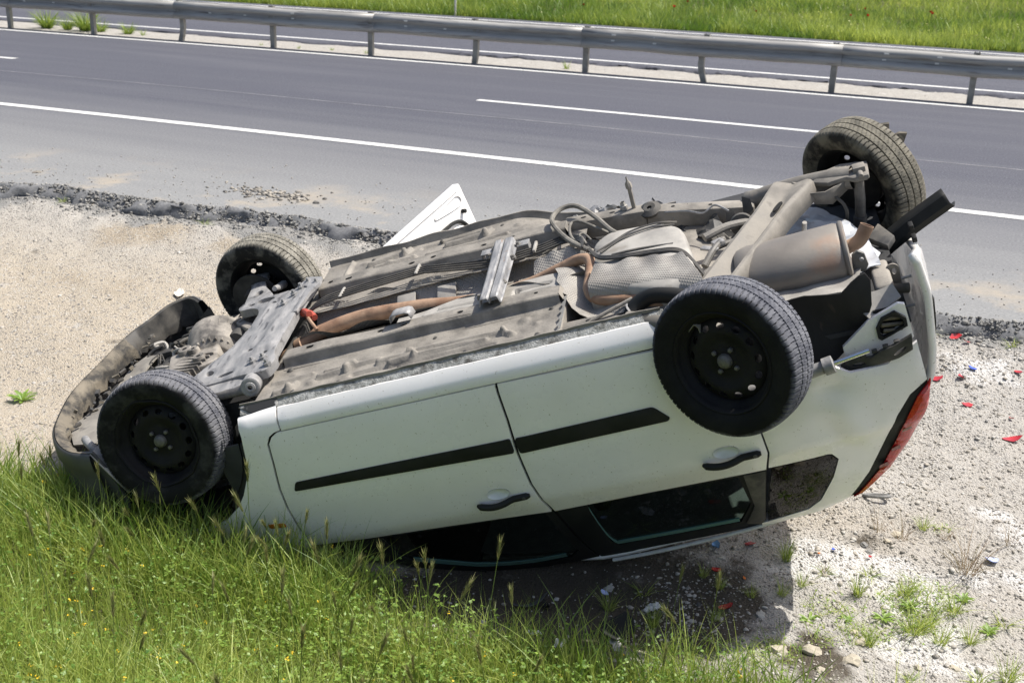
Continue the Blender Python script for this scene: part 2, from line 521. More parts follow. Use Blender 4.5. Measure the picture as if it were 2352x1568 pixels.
grey = np.clip(0.6 + 0.5 * (X + 1.6) + 0.9 * fbm(X * 0.9, Y * 0.9, 21, 3), 0, 1)
grey = np.maximum(grey, np.clip(1.2 - 0.9 * T, 0, 1) * (T > -1))
white = sstep(0.05, 0.38, fbm(X * 1.6 + 3, Y * 2.2, 31, 4) + 0.55 * np.exp(-((X + 0.1) / 0.75) ** 2 - ((Y - 5.05) / 0.40) ** 2) + 0.25 * np.exp(-((X - 0.2) / 0.5) ** 2 - ((Y - 6.6) / 0.9) ** 2) - 0.16)
white = white * sstep(-3.2, -1.5, X)
dark = sstep(0.0, 0.22, fbm(X * 3.5, Y * 3.5, 41, 3) * 0.7 + 0.36 - 1.7 * np.abs(T - 0.13)) * (T > -0.5) * (T < 1.2)
soil = sstep(0.12, -0.25, Y - grass_edge(X) + 0.35 * fbm(X * 2, Y * 2, 51, 3))
soil = np.maximum(soil, (FAR > 27.0) * 1.0)
soil_shadow = 0.9 * sstep(0.0, 0.5, np.exp(-((X + 1.5) / 1.1) ** 2 - ((Y - 4.35) / 0.65) ** 2) + 0.5 * fbm(X * 3, Y * 3, 67, 4) - 0.12)  # dark brown soil, its colour deepened to paint the shadow beneath the car
brown = sstep(0.08, 0.42, fbm(X * 1.1 + 7, Y * 1.1, 61, 4))
med = (FAR > 17) & (FAR < 20.5); grey = np.where(med, 1.0, grey); brown = np.where(med, 0, brown * np.clip(0.75 - 0.5 * (X + 1.2), 0.15, 1)); white = np.where(med, 0.15, white)
for nm, arr in (('grey', grey), ('white', white), ('dark', dark), ('soil', soil), ('brown', brown), ('soil_shadow', soil_shadow)):
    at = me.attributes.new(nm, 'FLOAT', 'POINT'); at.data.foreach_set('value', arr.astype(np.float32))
me.polygons.foreach_set('use_smooth', [True] * len(me.polygons))

def ground_mat():
    m = bpy.data.materials.new('stony dirt'); m.use_nodes = True
    t = m.node_tree; N = t.nodes; Lk = t.links; b = N['Principled BSDF']
    b.inputs['Roughness'].default_value = 0.95; b.inputs['Specular IOR Level'].default_value = 0.2
    tc = N.new('ShaderNodeTexCoord')
    def attr(n):
        a = N.new('ShaderNodeAttribute'); a.attribute_name = n; return a.outputs['Fac']
    def mixc(fac, A, B):
        x = N.new('ShaderNodeMix'); x.data_type = 'RGBA'
        Lk.new(fac, x.inputs['Factor'])
        for s, v in (('A', A), ('B', B)):
            if isinstance(v, tuple): x.inputs[s].default_value = (*v, 1)
            else: Lk.new(v, x.inputs[s])
        return x.outputs['Result']
    def noise_(s, d=5):
        n = N.new('ShaderNodeTexNoise'); n.inputs['Scale'].default_value = s; n.inputs['Detail'].default_value = d
        n.inputs['Roughness'].default_value = 0.65
        Lk.new(tc.outputs['Object'], n.inputs['Vector']); return n.outputs['Fac']
    def rng_(f, a, c):
        r = N.new('ShaderNodeMapRange'); r.inputs[1].default_value = a; r.inputs[2].default_value = c
        Lk.new(f, r.inputs[0]); return r.outputs[0]
    base = mixc(attr('grey'), (0.395, 0.345, 0.275), (0.385, 0.366, 0.336))
    base = mixc(attr('brown'), base, (0.335, 0.285, 0.218))
    mott = noise_(7, 7)
    def mot(name, amt):
        q = N.new('ShaderNodeMath'); q.operation = 'MULTIPLY_ADD'; q.inputs[1].default_value = amt; q.inputs[2].default_value = -amt / 2
        Lk.new(mott, q.inputs[0])
        r_ = N.new('ShaderNodeMath'); r_.operation = 'ADD'; Lk.new(attr(name), r_.inputs[0]); Lk.new(q.outputs[0], r_.inputs[1])
        return rng_(r_.outputs[0], 0.30, 0.75)
    base = mixc(mot('white', 2.6), base, (0.54, 0.527, 0.507))
    fine = noise_(55, 6)
    base = mixc(rng_(fine, 0.44, 0.30), base, (0.215, 0.185, 0.15))
    v = N.new('ShaderNodeTexVoronoi'); v.inputs['Scale'].default_value = 75
    Lk.new(tc.outputs['Object'], v.inputs['Vector'])
    sep = N.new('ShaderNodeSeparateColor'); Lk.new(v.outputs['Color'], sep.inputs[0])
    base = mixc(rng_(sep.outputs[0], 0.86, 0.98), base, (0.42, 0.395, 0.355))
    base = mixc(rng_(sep.outputs[1], 0.88, 0.96), base, (0.17, 0.16, 0.15))
    dk = mixc(fine, (0.19, 0.187, 0.18), (0.30, 0.293, 0.277))
    base = mixc(attr('dark'), base, dk)
    base = mixc(mot('soil_shadow', 1.8), base, (0.085, 0.072, 0.055))
    base = mixc(attr('soil'), base, (0.10, 0.095, 0.05))
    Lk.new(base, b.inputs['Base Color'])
    v2 = N.new('ShaderNodeTexVoronoi'); v2.inputs['Scale'].default_value = 95; Lk.new(tc.outputs['Object'], v2.inputs['Vector'])
    ad = N.new('ShaderNodeMath'); ad.operation = 'MULTIPLY_ADD'; ad.inputs[1].default_value = 0.9
    Lk.new(v2.outputs['Distance'], ad.inputs[0]); Lk.new(fine, ad.inputs[2])
    bp = N.new('ShaderNodeBump'); bp.inputs['Strength'].default_value = 0.8; bp.inputs['Distance'].default_value = 0.013
    Lk.new(ad.outputs[0], bp.inputs['Height']); Lk.new(bp.outputs[0], b.inputs['Normal'])
    return m
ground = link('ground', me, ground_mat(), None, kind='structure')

def asphalt_mat(name, shoulder):
    m = bpy.data.materials.new(name); m.use_nodes = True
    t = m.node_tree; N = t.nodes; Lk = t.links; b = N['Principled BSDF']
    b.inputs['Roughness'].default_value = 0.85; b.inputs['Specular IOR Level'].default_value = 0.3
    tc = N.new('ShaderNodeTexCoord')
    def mixc(fac, A, B):
        x = N.new('ShaderNodeMix'); x.data_type = 'RGBA'; Lk.new(fac, x.inputs['Factor'])
        for s, v in (('A', A), ('B', B)):
            if isinstance(v, tuple): x.inputs[s].default_value = (*v, 1)
            else: Lk.new(v, x.inputs[s])
        return x.outputs['Result']
    def noise_(s, d=5, sc=(1, 1, 1)):
        mp = N.new('ShaderNodeMapping'); mp.inputs['Scale'].default_value = sc; Lk.new(tc.outputs['Object'], mp.inputs[0])
        n = N.new('ShaderNodeTexNoise'); n.inputs['Scale'].default_value = s; n.inputs['Detail'].default_value = d
        n.inputs['Roughness'].default_value = 0.6
        Lk.new(mp.outputs[0], n.inputs['Vector']); return n.outputs['Fac']
    def rng_(f, a, c, d=0.0, e=1.0):
        r = N.new('ShaderNodeMapRange'); r.inputs[1].default_value = a; r.inputs[2].default_value = c
        r.inputs[3].default_value = d; r.inputs[4].default_value = e
        Lk.new(f, r.inputs[0]); return r.outputs[0]
    grain = noise_(130, 3)
    g2 = noise_(48, 4)
    base = mixc(rng_(grain, 0.36, 0.64), (0.046, 0.048, 0.063), (0.092, 0.094, 0.114))
    base = mixc(rng_(g2, 0.54, 0.72), base, (0.155, 0.156, 0.174))
    base = mixc(rng_(g2, 0.44, 0.30), base, (0.040, 0.041, 0.052))
    wear = noise_(0.9, 5, (0.12, 1.3, 1))
    base = mixc(rng_(wear, 0.50, 1.15), base, (0.115, 0.116, 0.132))
    if shoulder:
        a = N.new('ShaderNodeAttribute'); a.attribute_name = 'dust'
        st = noise_(1.6, 6, (0.10, 1.6, 1))
        ad = N.new('ShaderNodeMath'); ad.operation = 'MULTIPLY_ADD'; ad.inputs[1].default_value = 0.45; ad.inputs[2].default_value = -0.22
        Lk.new(st, ad.inputs[0])
        s2 = N.new('ShaderNodeMath'); s2.operation = 'ADD'; s2.use_clamp = True
        Lk.new(a.outputs['Fac'], s2.inputs[0]); Lk.new(ad.outputs[0], s2.inputs[1])
        dcol = mixc(rng_(g2, 0.36, 0.62), (0.175, 0.177, 0.178), (0.240, 0.241, 0.239))
        base = mixc(s2.outputs[0], base, dcol)
        br = noise_(1.1, 6)
        c = N.new('ShaderNodeAttribute'); c.attribute_name = 'mud'
        mu = N.new('ShaderNodeMath'); mu.operation = 'MULTIPLY'; Lk.new(rng_(br, 0.52, 0.66), mu.inputs[0]); Lk.new(c.outputs['Fac'], mu.inputs[1])
        base = mixc(mu.outputs[0], base, (0.36, 0.305, 0.23))
    Lk.new(base, b.inputs['Base Color'])
    bp = N.new('ShaderNodeBump'); bp.inputs['Strength'].default_value = 0.35; bp.inputs['Distance'].default_value = 0.006
    Lk.new(grain, bp.inputs['Height']); Lk.new(bp.outputs[0], b.inputs['Normal'])
    return m

def road_sheet(name, near, far_, z, m, rows, thick, X0=-140, X1=90, shoulder_dark=1.0):
    xs = axis([(X0, -24, 4), (-24, -9.5, 0.5), (-9.5, 2, 0.05), (2, 12, 0.5), (12, X1, 4)])
    P = []; dust = []; mud = []
    ys = near(xs)
    for k in range(rows + 1):
        f = (k / rows) ** 1.6
        yk = ys + (far_(xs) - ys) * f
        zz = z + (0.010 * fbm(xs * 6, yk * 6, 77, 3) if k < 3 else 0 * xs)
        P.append(np.stack([xs, yk, zz], -1))
    low = np.stack([xs, ys - 0.13 - 0.06 * vnoise(xs * 5, xs * 0, 3), 0 * xs - thick], -1)
    mid = []
    for dy_, dz_ in ((0.035, 0.02), (0.07, 0.055), (0.10, 0.09)):
        jx = 0.09 * fbm(xs * 9, xs * 0 + dy_ * 40, 17, 4); mid.append(np.stack([xs, ys - dy_ - jx, z - dz_ * thick / 0.13 + 0.07 * fbm(xs * 10, xs * 0 + dz_ * 70, 19, 4)], -1))
    P = [low] + mid[::-1] + P
    V = np.concatenate(P); n = len(xs); r = len(P)
    a, b_ = np.meshgrid(np.arange(r - 1), np.arange(n - 1), indexing='ij'); q = (a * n + b_).ravel()
    me = fast_mesh(name, V, np.stack([q, q + 1, q + n + 1, q + n], -1))
    D = V[:, 1] - yc(V[:, 0])
    at = me.attributes.new('dust', 'FLOAT', 'POINT')
    at.data.foreach_set('value', np.clip(np.interp(D, [7.5, 8.6, 9.6, 11.0, 12.2, 14], [1.0, 0.95, 0.70, 0.34, 0.10, -0.1]), 0, 1).astype(np.float32) - np.float32(0.30 * shoulder_dark) * (np.arange(len(V)) < 4 * n).astype(np.float32))
    at = me.attributes.new('mud', 'FLOAT', 'POINT')
    at.data.foreach_set('value', np.clip(np.interp(D, [7.9, 8.3, 9.3], [1.0, 0.8, 0.0]), 0, 1).astype(np.float32) * (np.arange(len(V)) >= 4 * n).astype(np.float32))
    return link(name, me, m, None, kind='structure')
road = road_sheet('road', edge_y, lambda x: 18.40 + yc(x), 0.0, asphalt_mat('asphalt with road dust', True), 26, 0.13)
road2 = road_sheet('far_carriageway', lambda x: 19.66 + yc(x) + 0.05 * fbm(x * 2, x * 0, 13), lambda x: 27.0 + yc(x), 0.015, asphalt_mat('plain asphalt', False), 8, 0.1)

M_LINE = mat('worn white road paint', (0.50, 0.50, 0.485), (0.62, 0.62, 0.60), scale=12, rough=0.7, bump=0.2, bscale=120,
             c3=(0.30, 0.30, 0.31), scale3=26, ramp3=(0.54, 0.68))
def road_line(name, y, w, x0, x1, z, parent):
    xs = np.arange(x0, x1 + 0.01, 0.25 if x1 - x0 < 30 else 0.5)
    g = Geo()
    g.grid([[(x, y + float(yc(x)) + s * w / 2 + 0.006 * vnoise(np.array([x * 4.0]), np.array([s * 3.0]), 4)[0], z) for s in (-1, 1)] for x in xs])
    o = g.build(name, M_LINE, parent, smooth=False)
    return o
road_line('edge_line', 11.04, 0.155, -60, 30, 0.004, road)
for x0, x1 in ((-19.85, -14.75), (-6.80, -1.85)):
    road_line('lane_dash', 14.62, 0.13, x0, x1, 0.004, road)
road_line('edge_line', 18.05, 0.145, -60, 30, 0.004, road)
road_line('edge_line', 20.05, 0.15, -60, 30, 0.019, road2)
road_line('edge_line', 26.4, 0.15, -60, 30, 0.019, road2)
# hair-thin pale joint between the paving lanes
gj = Geo(); xs = np.arange(-30, 6, 0.5)
gj.grid([[(x, 13.42 + float(yc(x)) + s * 0.011 + 0.02 * math.sin(x), 0.003) for s in (-1, 1)] for x in xs])
gj.build('paving_joint', mat('dusty joint', (0.30, 0.30, 0.31), (0.17, 0.17, 0.18), scale=3, rough=0.9), road, smooth=False)

# guardrail
M_GALV = mat('weathered galvanised steel', (0.30, 0.292, 0.275), (0.40, 0.392, 0.37), scale=2.5, rough=0.5, rough2=0.65, metal=0.12,
             c3=(0.20, 0.19, 0.175), scale3=7, ramp3=(0.56, 0.72), stretch=(0.3, 1, 3))
M_POST = mat('dusty galvanised post', (0.25, 0.235, 0.205), (0.35, 0.335, 0.30), scale=8, rough=0.6, metal=0.25)
rail = empty('guardrail', (0, 18.46, 0), label='long grey galvanised steel guardrail between the two carriageways', cat='guardrail')
RT = 0.705
WB = [(-0.005, 0.0), (-0.028, 0.004), (-0.062, -0.028), (-0.083, -0.055), (-0.083, -0.085), (-0.05, -0.118), (-0.02, -0.135), (-0.02, -0.175),
      (-0.05, -0.192), (-0.083, -0.225), (-0.083, -0.255), (-0.062, -0.285), (-0.028, -0.312), (-0.005, -0.308)]
PX0 = -18.64
M_TAB = mat('pale reflector tab', (0.75, 0.74, 0.68), rough=0.4)
def rail_y(x): return 18.46 + float(yc(x))
def loc(x, dy, z): return (x, rail_y(x) + dy - 18.46, z)
for k in range(-2, 7):
    xa = PX0 + 4 * k - 0.05; xb = xa + 4.0 + 0.16
    for side in (1, -1):
        g = Geo(); lift = 0.004 * (k % 2)
        rows = []
        for i in range(9):
            x = xa + (xb - xa) * i / 8
            wob = 0.010 * math.sin(x * 1.7) + 0.008 * math.sin(x * 4.3 + 1) + (0.004 if i == 8 else 0)
            rows.append([loc(x, side * (a - 0.045 - lift) + 0.012 * math.sin(x * 2.9), RT + b + wob * 0.6) for a, b in WB])
        g.grid(rows if side > 0 else [r[::-1] for r in rows])
        o = g.build('rail_beam', M_GALV, rail, angle=60)
        md = o.modifiers.new('thickness', 'SOLIDIFY'); md.thickness = 0.004
for k in range(-2, 13):
    x = PX0 + 2 * k; y = rail_y(x) - 18.46
    g = Geo()
    bend = {2: 0.05, 7: -0.055, 5: 0.02}.get(k, 0.0)
    hs = [-0.12, 0.0, 0.12, 0.25, 0.38, 0.5, 0.64, 0.735]
    sec = [(-0.045, -0.03), (0.045, -0.03), (0.045, 0.035), (0.02, 0.035), (0.02, 0.027), (0.037, 0.027), (0.037, -0.022), (-0.037, -0.022), (-0.037, 0.027), (-0.02, 0.027), (-0.02, 0.035), (-0.045, 0.035)]
    rows = []
    for h in hs:
        dx = bend * math.sin(max(0, min(1, h / 0.6)) * math.pi) * 1.2 + (random.uniform(-0.01, 0.01) if h > 0.5 else 0)
        rows.append([(x + a + dx, y + b * 1.1, h) for a, b in sec] + [(x + sec[0][0] + dx, y + sec[0][1] * 1.1, h)])
    g.grid(rows)
    n = len(rows[0]); g.f.append(tuple((len(hs) - 1) * n + i for i in range(n - 1)))
    g.build('post', M_POST, rail, smooth=False)
    g = Geo(); g.box((x, y - 0.04, RT - 0.155), (0.10, 0.05, 0.12)); g.build('spacer', M_POST, rail, bevel=0.006)
    g = Geo()
    for dx in (0.12, -0.12) if k % 2 else (0.0,):
        g.lathe([(0.001, 0.012), (0.012, 0.010), (0.014, 0.0)], 8, Matrix.Translation((x + dx, y - 0.066, RT - 0.155)) @ Matrix.Rotation(math.radians(90), 4, 'X'))
    g.build('bolt', M_POST, rail)
    if k % 2 == 0 or k in (3, 9):
        for q, dx in enumerate((0.75, 1.5) if k % 3 else (0.5, 1.2)):
            xx = x + dx; yy = rail_y(xx) - 18.46
            for bx_ in (((xx, yy - 0.128, RT - 0.070), (0.07, 0.006, 0.022)), ((xx - 0.03, yy - 0.075, RT - 0.165), (0.06, 0.006, 0.026))):
                g = Geo(); g.box(*bx_); g.build('reflector', M_TAB, rail, bevel=0.002)

pole = empty('marker_pole', (-13.3, 27.0, 0.0), label='thin white snow pole with red bands at the meadow edge', cat='pole')
g = Geo(); g.tube([(0, 0, -0.1), (0, 0, 0.5), (0.005, 0, 1.1), (0.01, 0, 1.9)], 0.028, 8); g.build('shaft', mat('pole white', (0.70, 0.68, 0.64), (0.6, 0.57, 0.52), rough=0.6), pole)
for h in (0.55, 1.0, 1.5):
    g = Geo(); g.tube([(0.002 * h, 0, h), (0.004 * h, 0, h + 0.22)], 0.031, 8); g.build('band', mat('faded red band', (0.40, 0.16, 0.12), rough=0.6), pole)
# ------------------------------------------------------------------ the overturned car
# car frame: x from the nose to the tail, y from the near flank to the far flank, z up through the underside (roof is at negative z)
CX = Vector((0.92300022, 0.19986829, 0.32882101)); CY = Vector((-0.26971031, 0.94551626, 0.18236048)); CZ = Vector((-0.27445753, -0.25700518, 0.92661826))
CM = Matrix((CX, CY, CZ)).transposed().to_4x4()
CM.translation = (-4.33334964, 4.3561306, -0.00886031)
car = empty('overturned_car', mat=CM, label='white hatchback lying upside down on its roof beside the road', cat='car')

HH = np.array([-0.05, 0, 0.02, 0.05, 0.09, 0.13, 0.22, 0.35, 0.5, 0.64, 0.74, 0.80, 0.84, 0.92, 1.0, 1.1, 1.18, 1.24, 1.31, 1.36, 1.39])
WW = np.array([0.66, 0.715, 0.745, 0.785, 0.806, 0.812, 0.822, 0.832, 0.836, 0.830, 0.820, 0.790, 0.776, 0.755, 0.733, 0.698, 0.665, 0.63, 0.59, 0.5, 0.3])
def wy(x, z):
    w = float(np.interp(-z, HH, WW))
    if x > 3.3: w -= 0.10 * ((x - 3.3) / 0.85) ** 2
    if x < 1.1: w -= 0.2 * ((1.1 - x) / 1.1) ** 2
    return w
def dent(x, z):
    """buckling of the near rear quarter where the axle pushed through"""
    d = 0.022 * math.exp(-((x - 3.78) / 0.07) ** 2 - ((z + 0.49) / 0.05) ** 2)
    d -= 0.010 * math.exp(-((x - 3.84 + 0.25 * (z + 0.7)) / 0.05) ** 2 - ((z + 0.68) / 0.14) ** 2)
    d += 0.012 * math.exp(-((x - 3.74 + 0.2 * (z + 0.7)) / 0.05) ** 2 - ((z + 0.72) / 0.10) ** 2)
    return d
def nside(x, z, off=0.0): return (x, -(wy(x, z) + off) + dent(x, z) + 0.0022 * noise.noise(Vector((x * 3.1, z * 4.0, 2.0))), z)
def fside(x, z, off=0.0): return (x, wy(x, z) + off, z)

O_FDOOR = [(1.348, -0.165), (1.373, -0.135), (1.407, -0.119), (2.449, -0.122), (2.446, -0.162), (2.444, -0.300), (2.434, -0.461), (2.434, -0.639), (2.450, -0.748),
           (2.462, -0.846), (1.938, -0.810), (1.567, -0.789), (1.302, -0.757), (1.294, -0.636), (1.293, -0.511), (1.303, -0.398), (1.332, -0.258)]
ARCH_R = [(3.19, -0.13), (3.195, -0.20), (3.21, -0.30), (3.25, -0.40), (3.32, -0.465), (3.42, -0.50)]
O_RDOOR = [(2.462, -0.122)] + ARCH_R + [(3.460, -0.58), (3.466, -0.724), (3.436, -0.838), (2.478, -0.847), (2.462, -0.748), (2.446, -0.639), (2.446, -0.461), (2.456, -0.300), (2.458, -0.162)]
O_FEND = [(1.228, -0.034), (1.424, -0.016), (1.424, -0.110), (1.394, -0.115), (1.362, -0.130), (1.337, -0.165), (1.321, -0.258), (1.292, -0.398), (1.282, -0.511), (1.283, -0.636),
          (1.291, -0.762), (1.25, -0.80), (0.9, -0.79), (0.45, -0.72), (0.28, -0.60), (0.34, -0.42), (0.42, -0.30), (0.47, -0.40), (0.56, -0.48), (0.68, -0.53), (0.80, -0.545), (0.887, -0.538),
          (0.963, -0.509), (1.057, -0.449), (1.11, -0.393), (1.166, -0.312), (1.202, -0.229), (1.230, -0.106)]
O_QUART = [(3.474, -0.724), (3.468, -0.58), (3.43, -0.503), (3.52, -0.50), (3.62, -0.465), (3.70, -0.415), (3.76, -0.392), (3.816, -0.394), (3.866, -0.438), (4.013, -0.447), (4.141, -0.391), (4.150, -0.575),
           (4.114, -0.597), (4.072, -0.622), (4.005, -0.709), (3.941, -0.835), (3.845, -1.012), (3.742, -1.158), (3.60, -1.225), (3.33, -1.26), (3.335, -1.225), (3.36, -1.222),
           (3.555, -1.180), (3.618, -1.129), (3.698, -0.984), (3.738, -0.879), (3.716, -0.838), (3.700, -0.832), (3.448, -0.830)]
O_QWIN = [(3.462, -0.838), (3.705, -0.838), (3.732, -0.880), (3.692, -0.984), (3.612, -1.126), (3.552, -1.174), (3.365, -1.214), (3.40, -1.05)]
O_SILL = [(1.432, -0.026), (3.205, -0.026), (3.20, -0.11), (3.18, -0.117), (1.432, -0.114)]

def oval(cx, cy, a, b, rot=0.0, n=16, sq=1.0):
    P = []
    for k in range(n):
        t = 2 * math.pi * k / n; c = math.cos(t); s = math.sin(t)
        if sq != 1: c = math.copysign(abs(c) ** sq, c); s = math.copysign(abs(s) ** sq, s)
        x = a * c; y = b * s
        P.append((cx + x * math.cos(rot) - y * math.sin(rot), cy + x * math.sin(rot) + y * math.cos(rot)))
    return P
def body_panel(name, outline, surf, m=M_PAINT, d=0.035, thick=0.02, edge=0.004, holes=(), parent=car, kw=None, angle=40):
    g = Geo(); panel(g, outline, surf, d, thick, edge, holes)
    return g.build(name, m, parent, angle=angle, kw=kw)

fender = body_panel('front_fender', O_FEND, nside)
fdoor = body_panel('front_door', O_FDOOR, nside, holes=[oval(2.278, -0.658, 0.0535, 0.0295, 0, 24)])
rdoor = body_panel('rear_door', O_RDOOR, nside, holes=[oval(3.302, -0.672, 0.0535, 0.0295, 0, 24)])
quarter = body_panel('quarter_panel', O_QUART, nside, d=0.028, kw=dict(label='dented white rear quarter panel'))
sill = body_panel('sill_panel', O_SILL, nside)
# sealed underside of the sill and its pinch flange
def sealed(x, s, off=0.0):
    y = -0.708 - 0.036 * s; z = 0.0 - 0.026 * s + off * 0.7
    return (x, y + 0.002 * math.sin(x * 23), z + 0.0015 * math.sin(x * 41 + s))
g = Geo(); panel(g, [(1.24, 0.0), (3.21, 0.0), (3.21, 1.0), (1.24, 1.0)], sealed, 0.06, 0.012, 0.0)
sl_ = g.build('sealed_strip', M_SEAL, sill)
g = Geo(); rows = []
for x in np.arange(1.24, 3.21, 0.04):
    wob = 0.0015 * math.sin(x * 9) + 0.001 * math.sin(x * 47); h = 0.010 + 0.002 * math.sin(x * 31)
    rows.append([(x, -0.712 + wob, -0.01), (x, -0.710 + wob, h), (x, -0.705 + wob, h), (x, -0.703 + wob, -0.01)])
g.grid(rows); g.build('pinch_flange', M_UNDER, sill)
# chipped dark front end of the sill seal
g = Geo(); panel(g, [(1.232, 0.1), (1.43, 0.0), (1.43, 0.9), (1.30, 1.0)], lambda x, s, off=0: (sealed(x, s)[0], sealed(x, s)[1] - 0.002, sealed(x, s)[2] + 0.004 + off), 0.03, 0.006, 0.001)
g.build('chipped_seal', mat('chipped black sealant', (0.03, 0.03, 0.03), (0.45, 0.44, 0.42), scale=14, ramp=(0.55, 0.6), rough=0.7), sill)

# rub strips, handles, marker, windows
def raised(o): return lambda x, z, off=0.0: nside(x, z, off + o)
body_panel('rub_strip', round_poly([(1.390, -0.376), (2.431, -0.383), (2.429, -0.455), (1.367, -0.421)], 0.012), raised(0.012), M_BLACK, 0.03, 0.02, 0.006, parent=fdoor)
body_panel('rub_strip', round_poly([(2.450, -0.387), (3.068, -0.372), (3.125, -0.440), (3.112, -0.452), (2.452, -0.464)], 0.016), raised(0.012), M_BLACK, 0.03, 0.02, 0.006, parent=rdoor)
def handle(door, cx, cz):
    g = Geo()
    # dished cup behind the grip
    rows = []
    for i in range(7):
        r = i / 6; row = []
        for j in range(25):
            a = 2 * math.pi * j / 24
            x = cx + 0.055 * r * math.cos(a); z = cz + 0.018 + 0.031 * r * math.sin(a)
            row.append(nside(x, z, 0.0 - 0.030 * max(0.0, 1 - r * r)))
        rows.append(row)
    g.grid(rows); g.build('handle_cup', mat('shaded handle cup paint', (0.78, 0.78, 0.75), rough=0.3, coat=0.5), door)  # white body paint darkened for the shade inside the cup
    g = Geo(); P = []
    for t in np.linspace(0, 1, 17):
        x = cx - 0.108 + 0.248 * t
        z = cz - 0.018 - 0.010 * math.sin(min(1, t / 0.62) * math.pi) + (0.008 * (t - 0.6) if t > 0.6 else 0)
        o = 0.012 + 0.020 * math.sin(min(1.0, t / 0.66) * math.pi) ** 0.6 if t < 0.66 else 0.012
        P.append(nside(x, z, o))
    rs = [0.008] + [0.0155] * 15 + [0.009]
    g.tube(P, rs, 10); g.build('door_handle', M_BLACK, door, angle=60)
    g = Geo(); g.lathe([(0.0, 0.003), (0.008, 0.002), (0.009, 0)], 12, Matrix.Translation(nside(cx + 0.115, cz - 0.014, 0.028)) @ Matrix.Rotation(math.radians(90), 4, 'X'))
    g.build('lock', M_BLACKD, door)
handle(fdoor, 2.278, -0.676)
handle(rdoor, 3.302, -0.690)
g = Geo(); panel(g, round_poly([(1.15, -0.575), (1.235, -0.585), (1.238, -0.61), (1.153, -0.602)], 0.012), raised(0.006), 0.012, 0.01, 0.004)
g.build('side_marker', M_AMBER, fender)

# door window frames (black), glass, pillars
FG = [(1.625, -0.818), (2.425, -0.858), (2.470, -1.195), (2.41, -1.255), (2.30, -1.262), (2.0, -1.20), (1.69, -1.03), (1.64, -0.96)]
RG = [(2.622, -0.858), (3.310, -0.862), (3.322, -1.06), (3.248, -1.192), (2.665, -1.207), (2.640, -1.17)]
body_panel('window_frame', [(1.36, -0.772), (1.57, -0.797), (1.938, -0.818), (2.462, -0.854), (2.535, -1.295), (2.30, -1.318), (1.98, -1.245), (1.66, -1.075), (1.52, -0.93)], raised(-0.012), M_BLACK, 0.04, 0.03, 0.003, [FG], parent=fdoor)
body_panel('window_frame', [(2.478, -0.855), (3.436, -0.846), (3.40, -1.0), (3.355, -1.215), (3.32, -1.262), (2.60, -1.318), (2.545, -1.30)], raised(-0.012), M_BLACK, 0.04, 0.03, 0.003, [RG], parent=rdoor)
g = Geo(); panel(g, FG, raised(-0.022), 0.06, 0.004, 0, wall=False); g.build('window_glass', M_GLASS, fdoor)
g = Geo(); panel(g, RG, raised(-0.022), 0.06, 0.004, 0, wall=False); g.build('window_glass', M_GLASS, rdoor)
# ground glass edges left standing proud: both windows are wound down a finger's breadth
def edge_strip(path, h, door):
    P = spline([(p[0], p[1], 0) for p in path], 8); g = Geo(); rows = []
    for p in P:
        a = Vector(nside(p.x, p.y, -0.014)); b = Vector(nside(p.x, p.y + h, -0.016)); rows.append([a, b, Vector(nside(p.x, p.y + h, -0.026)), Vector(nside(p.x, p.y, -0.026))])
    g.grid(rows); return g.build('glass_edge', M_GEDGE, door)
edge_strip([(1.70, -1.035), (1.85, -1.115), (2.0, -1.188), (2.2, -1.235), (2.40, -1.235)], 0.030, fdoor)
edge_strip([(2.625, -0.90), (2.640, -1.10), (2.662, -1.185), (2.70, -1.195), (3.0, -1.190), (3.245, -1.180)], 0.022, rdoor)
g = Geo(); panel(g, O_QWIN, raised(-0.004), 0.05, 0.01, 0.002); g.build('quarter_window', M_QGLASS, quarter)
body_panel('window_backing', [(a + 0.0, b) for a, b in O_QWIN], raised(-0.03), M_TRIM, 0.08, 0.01, 0.0, parent=quarter)
# slim door post between rear window and quarter glass
body_panel('door_post', [(3.335, -0.85), (3.432, -0.847), (3.398, -1.0), (3.352, -1.21), (3.33, -1.235), (3.27, -1.20), (3.335, -1.07)], raised(0.0), M_BLACKD, 0.03, 0.02, 0.004, parent=rdoor)

# roof and roof rails
def roof_z(x, y):
    e = np.interp(x, [1.6, 2.0, 2.55, 3.3, 3.75, 3.95], [1.02, 1.235, 1.315, 1.262, 1.165, 1.05])
    return -(e + 0.055 * (1 - min(1, (abs(y) / 0.62)) ** 2.2))
rows = []
for x in np.linspace(1.95, 3.92, 34):
    hw = np.interp(x, [1.6, 2.0, 2.6, 3.3, 3.75, 3.95], [0.54, 0.55, 0.585, 0.595, 0.58, 0.56])
    rows.append([(x, y, roof_z(x, y) + 0.006 * noise.noise(Vector((x * 5, y * 5, 0)))) for y in np.linspace(-hw, hw, 25)])
g = Geo(); g.grid(rows); roof = g.build('roof', M_PAINT, car)
md = roof.modifiers.new('thickness', 'SOLIDIFY'); md.thickness = 0.02; md.offset = -1
g = Geo(); g.grid([[(p[0], p[1] * 0.96, p[2] + 0.035) for p in r] for r in rows]); g.build('headliner', M_LINER, roof)
for s in (-1, 1):
    g = Geo()
    P = spline([(2.60, s * 0.605, -1.314), (2.9, s * 0.612, -1.300), (3.3, s * 0.612, -1.262), (3.55, s * 0.607, -1.218), (3.74, s * 0.595, -1.165)], 6)
    g.tube(P, 0.009, 8); g.build('roof_rail', mat('scuffed silver rail', (0.62, 0.62, 0.60), (0.5, 0.49, 0.46), scale=20, rough=0.4), roof)

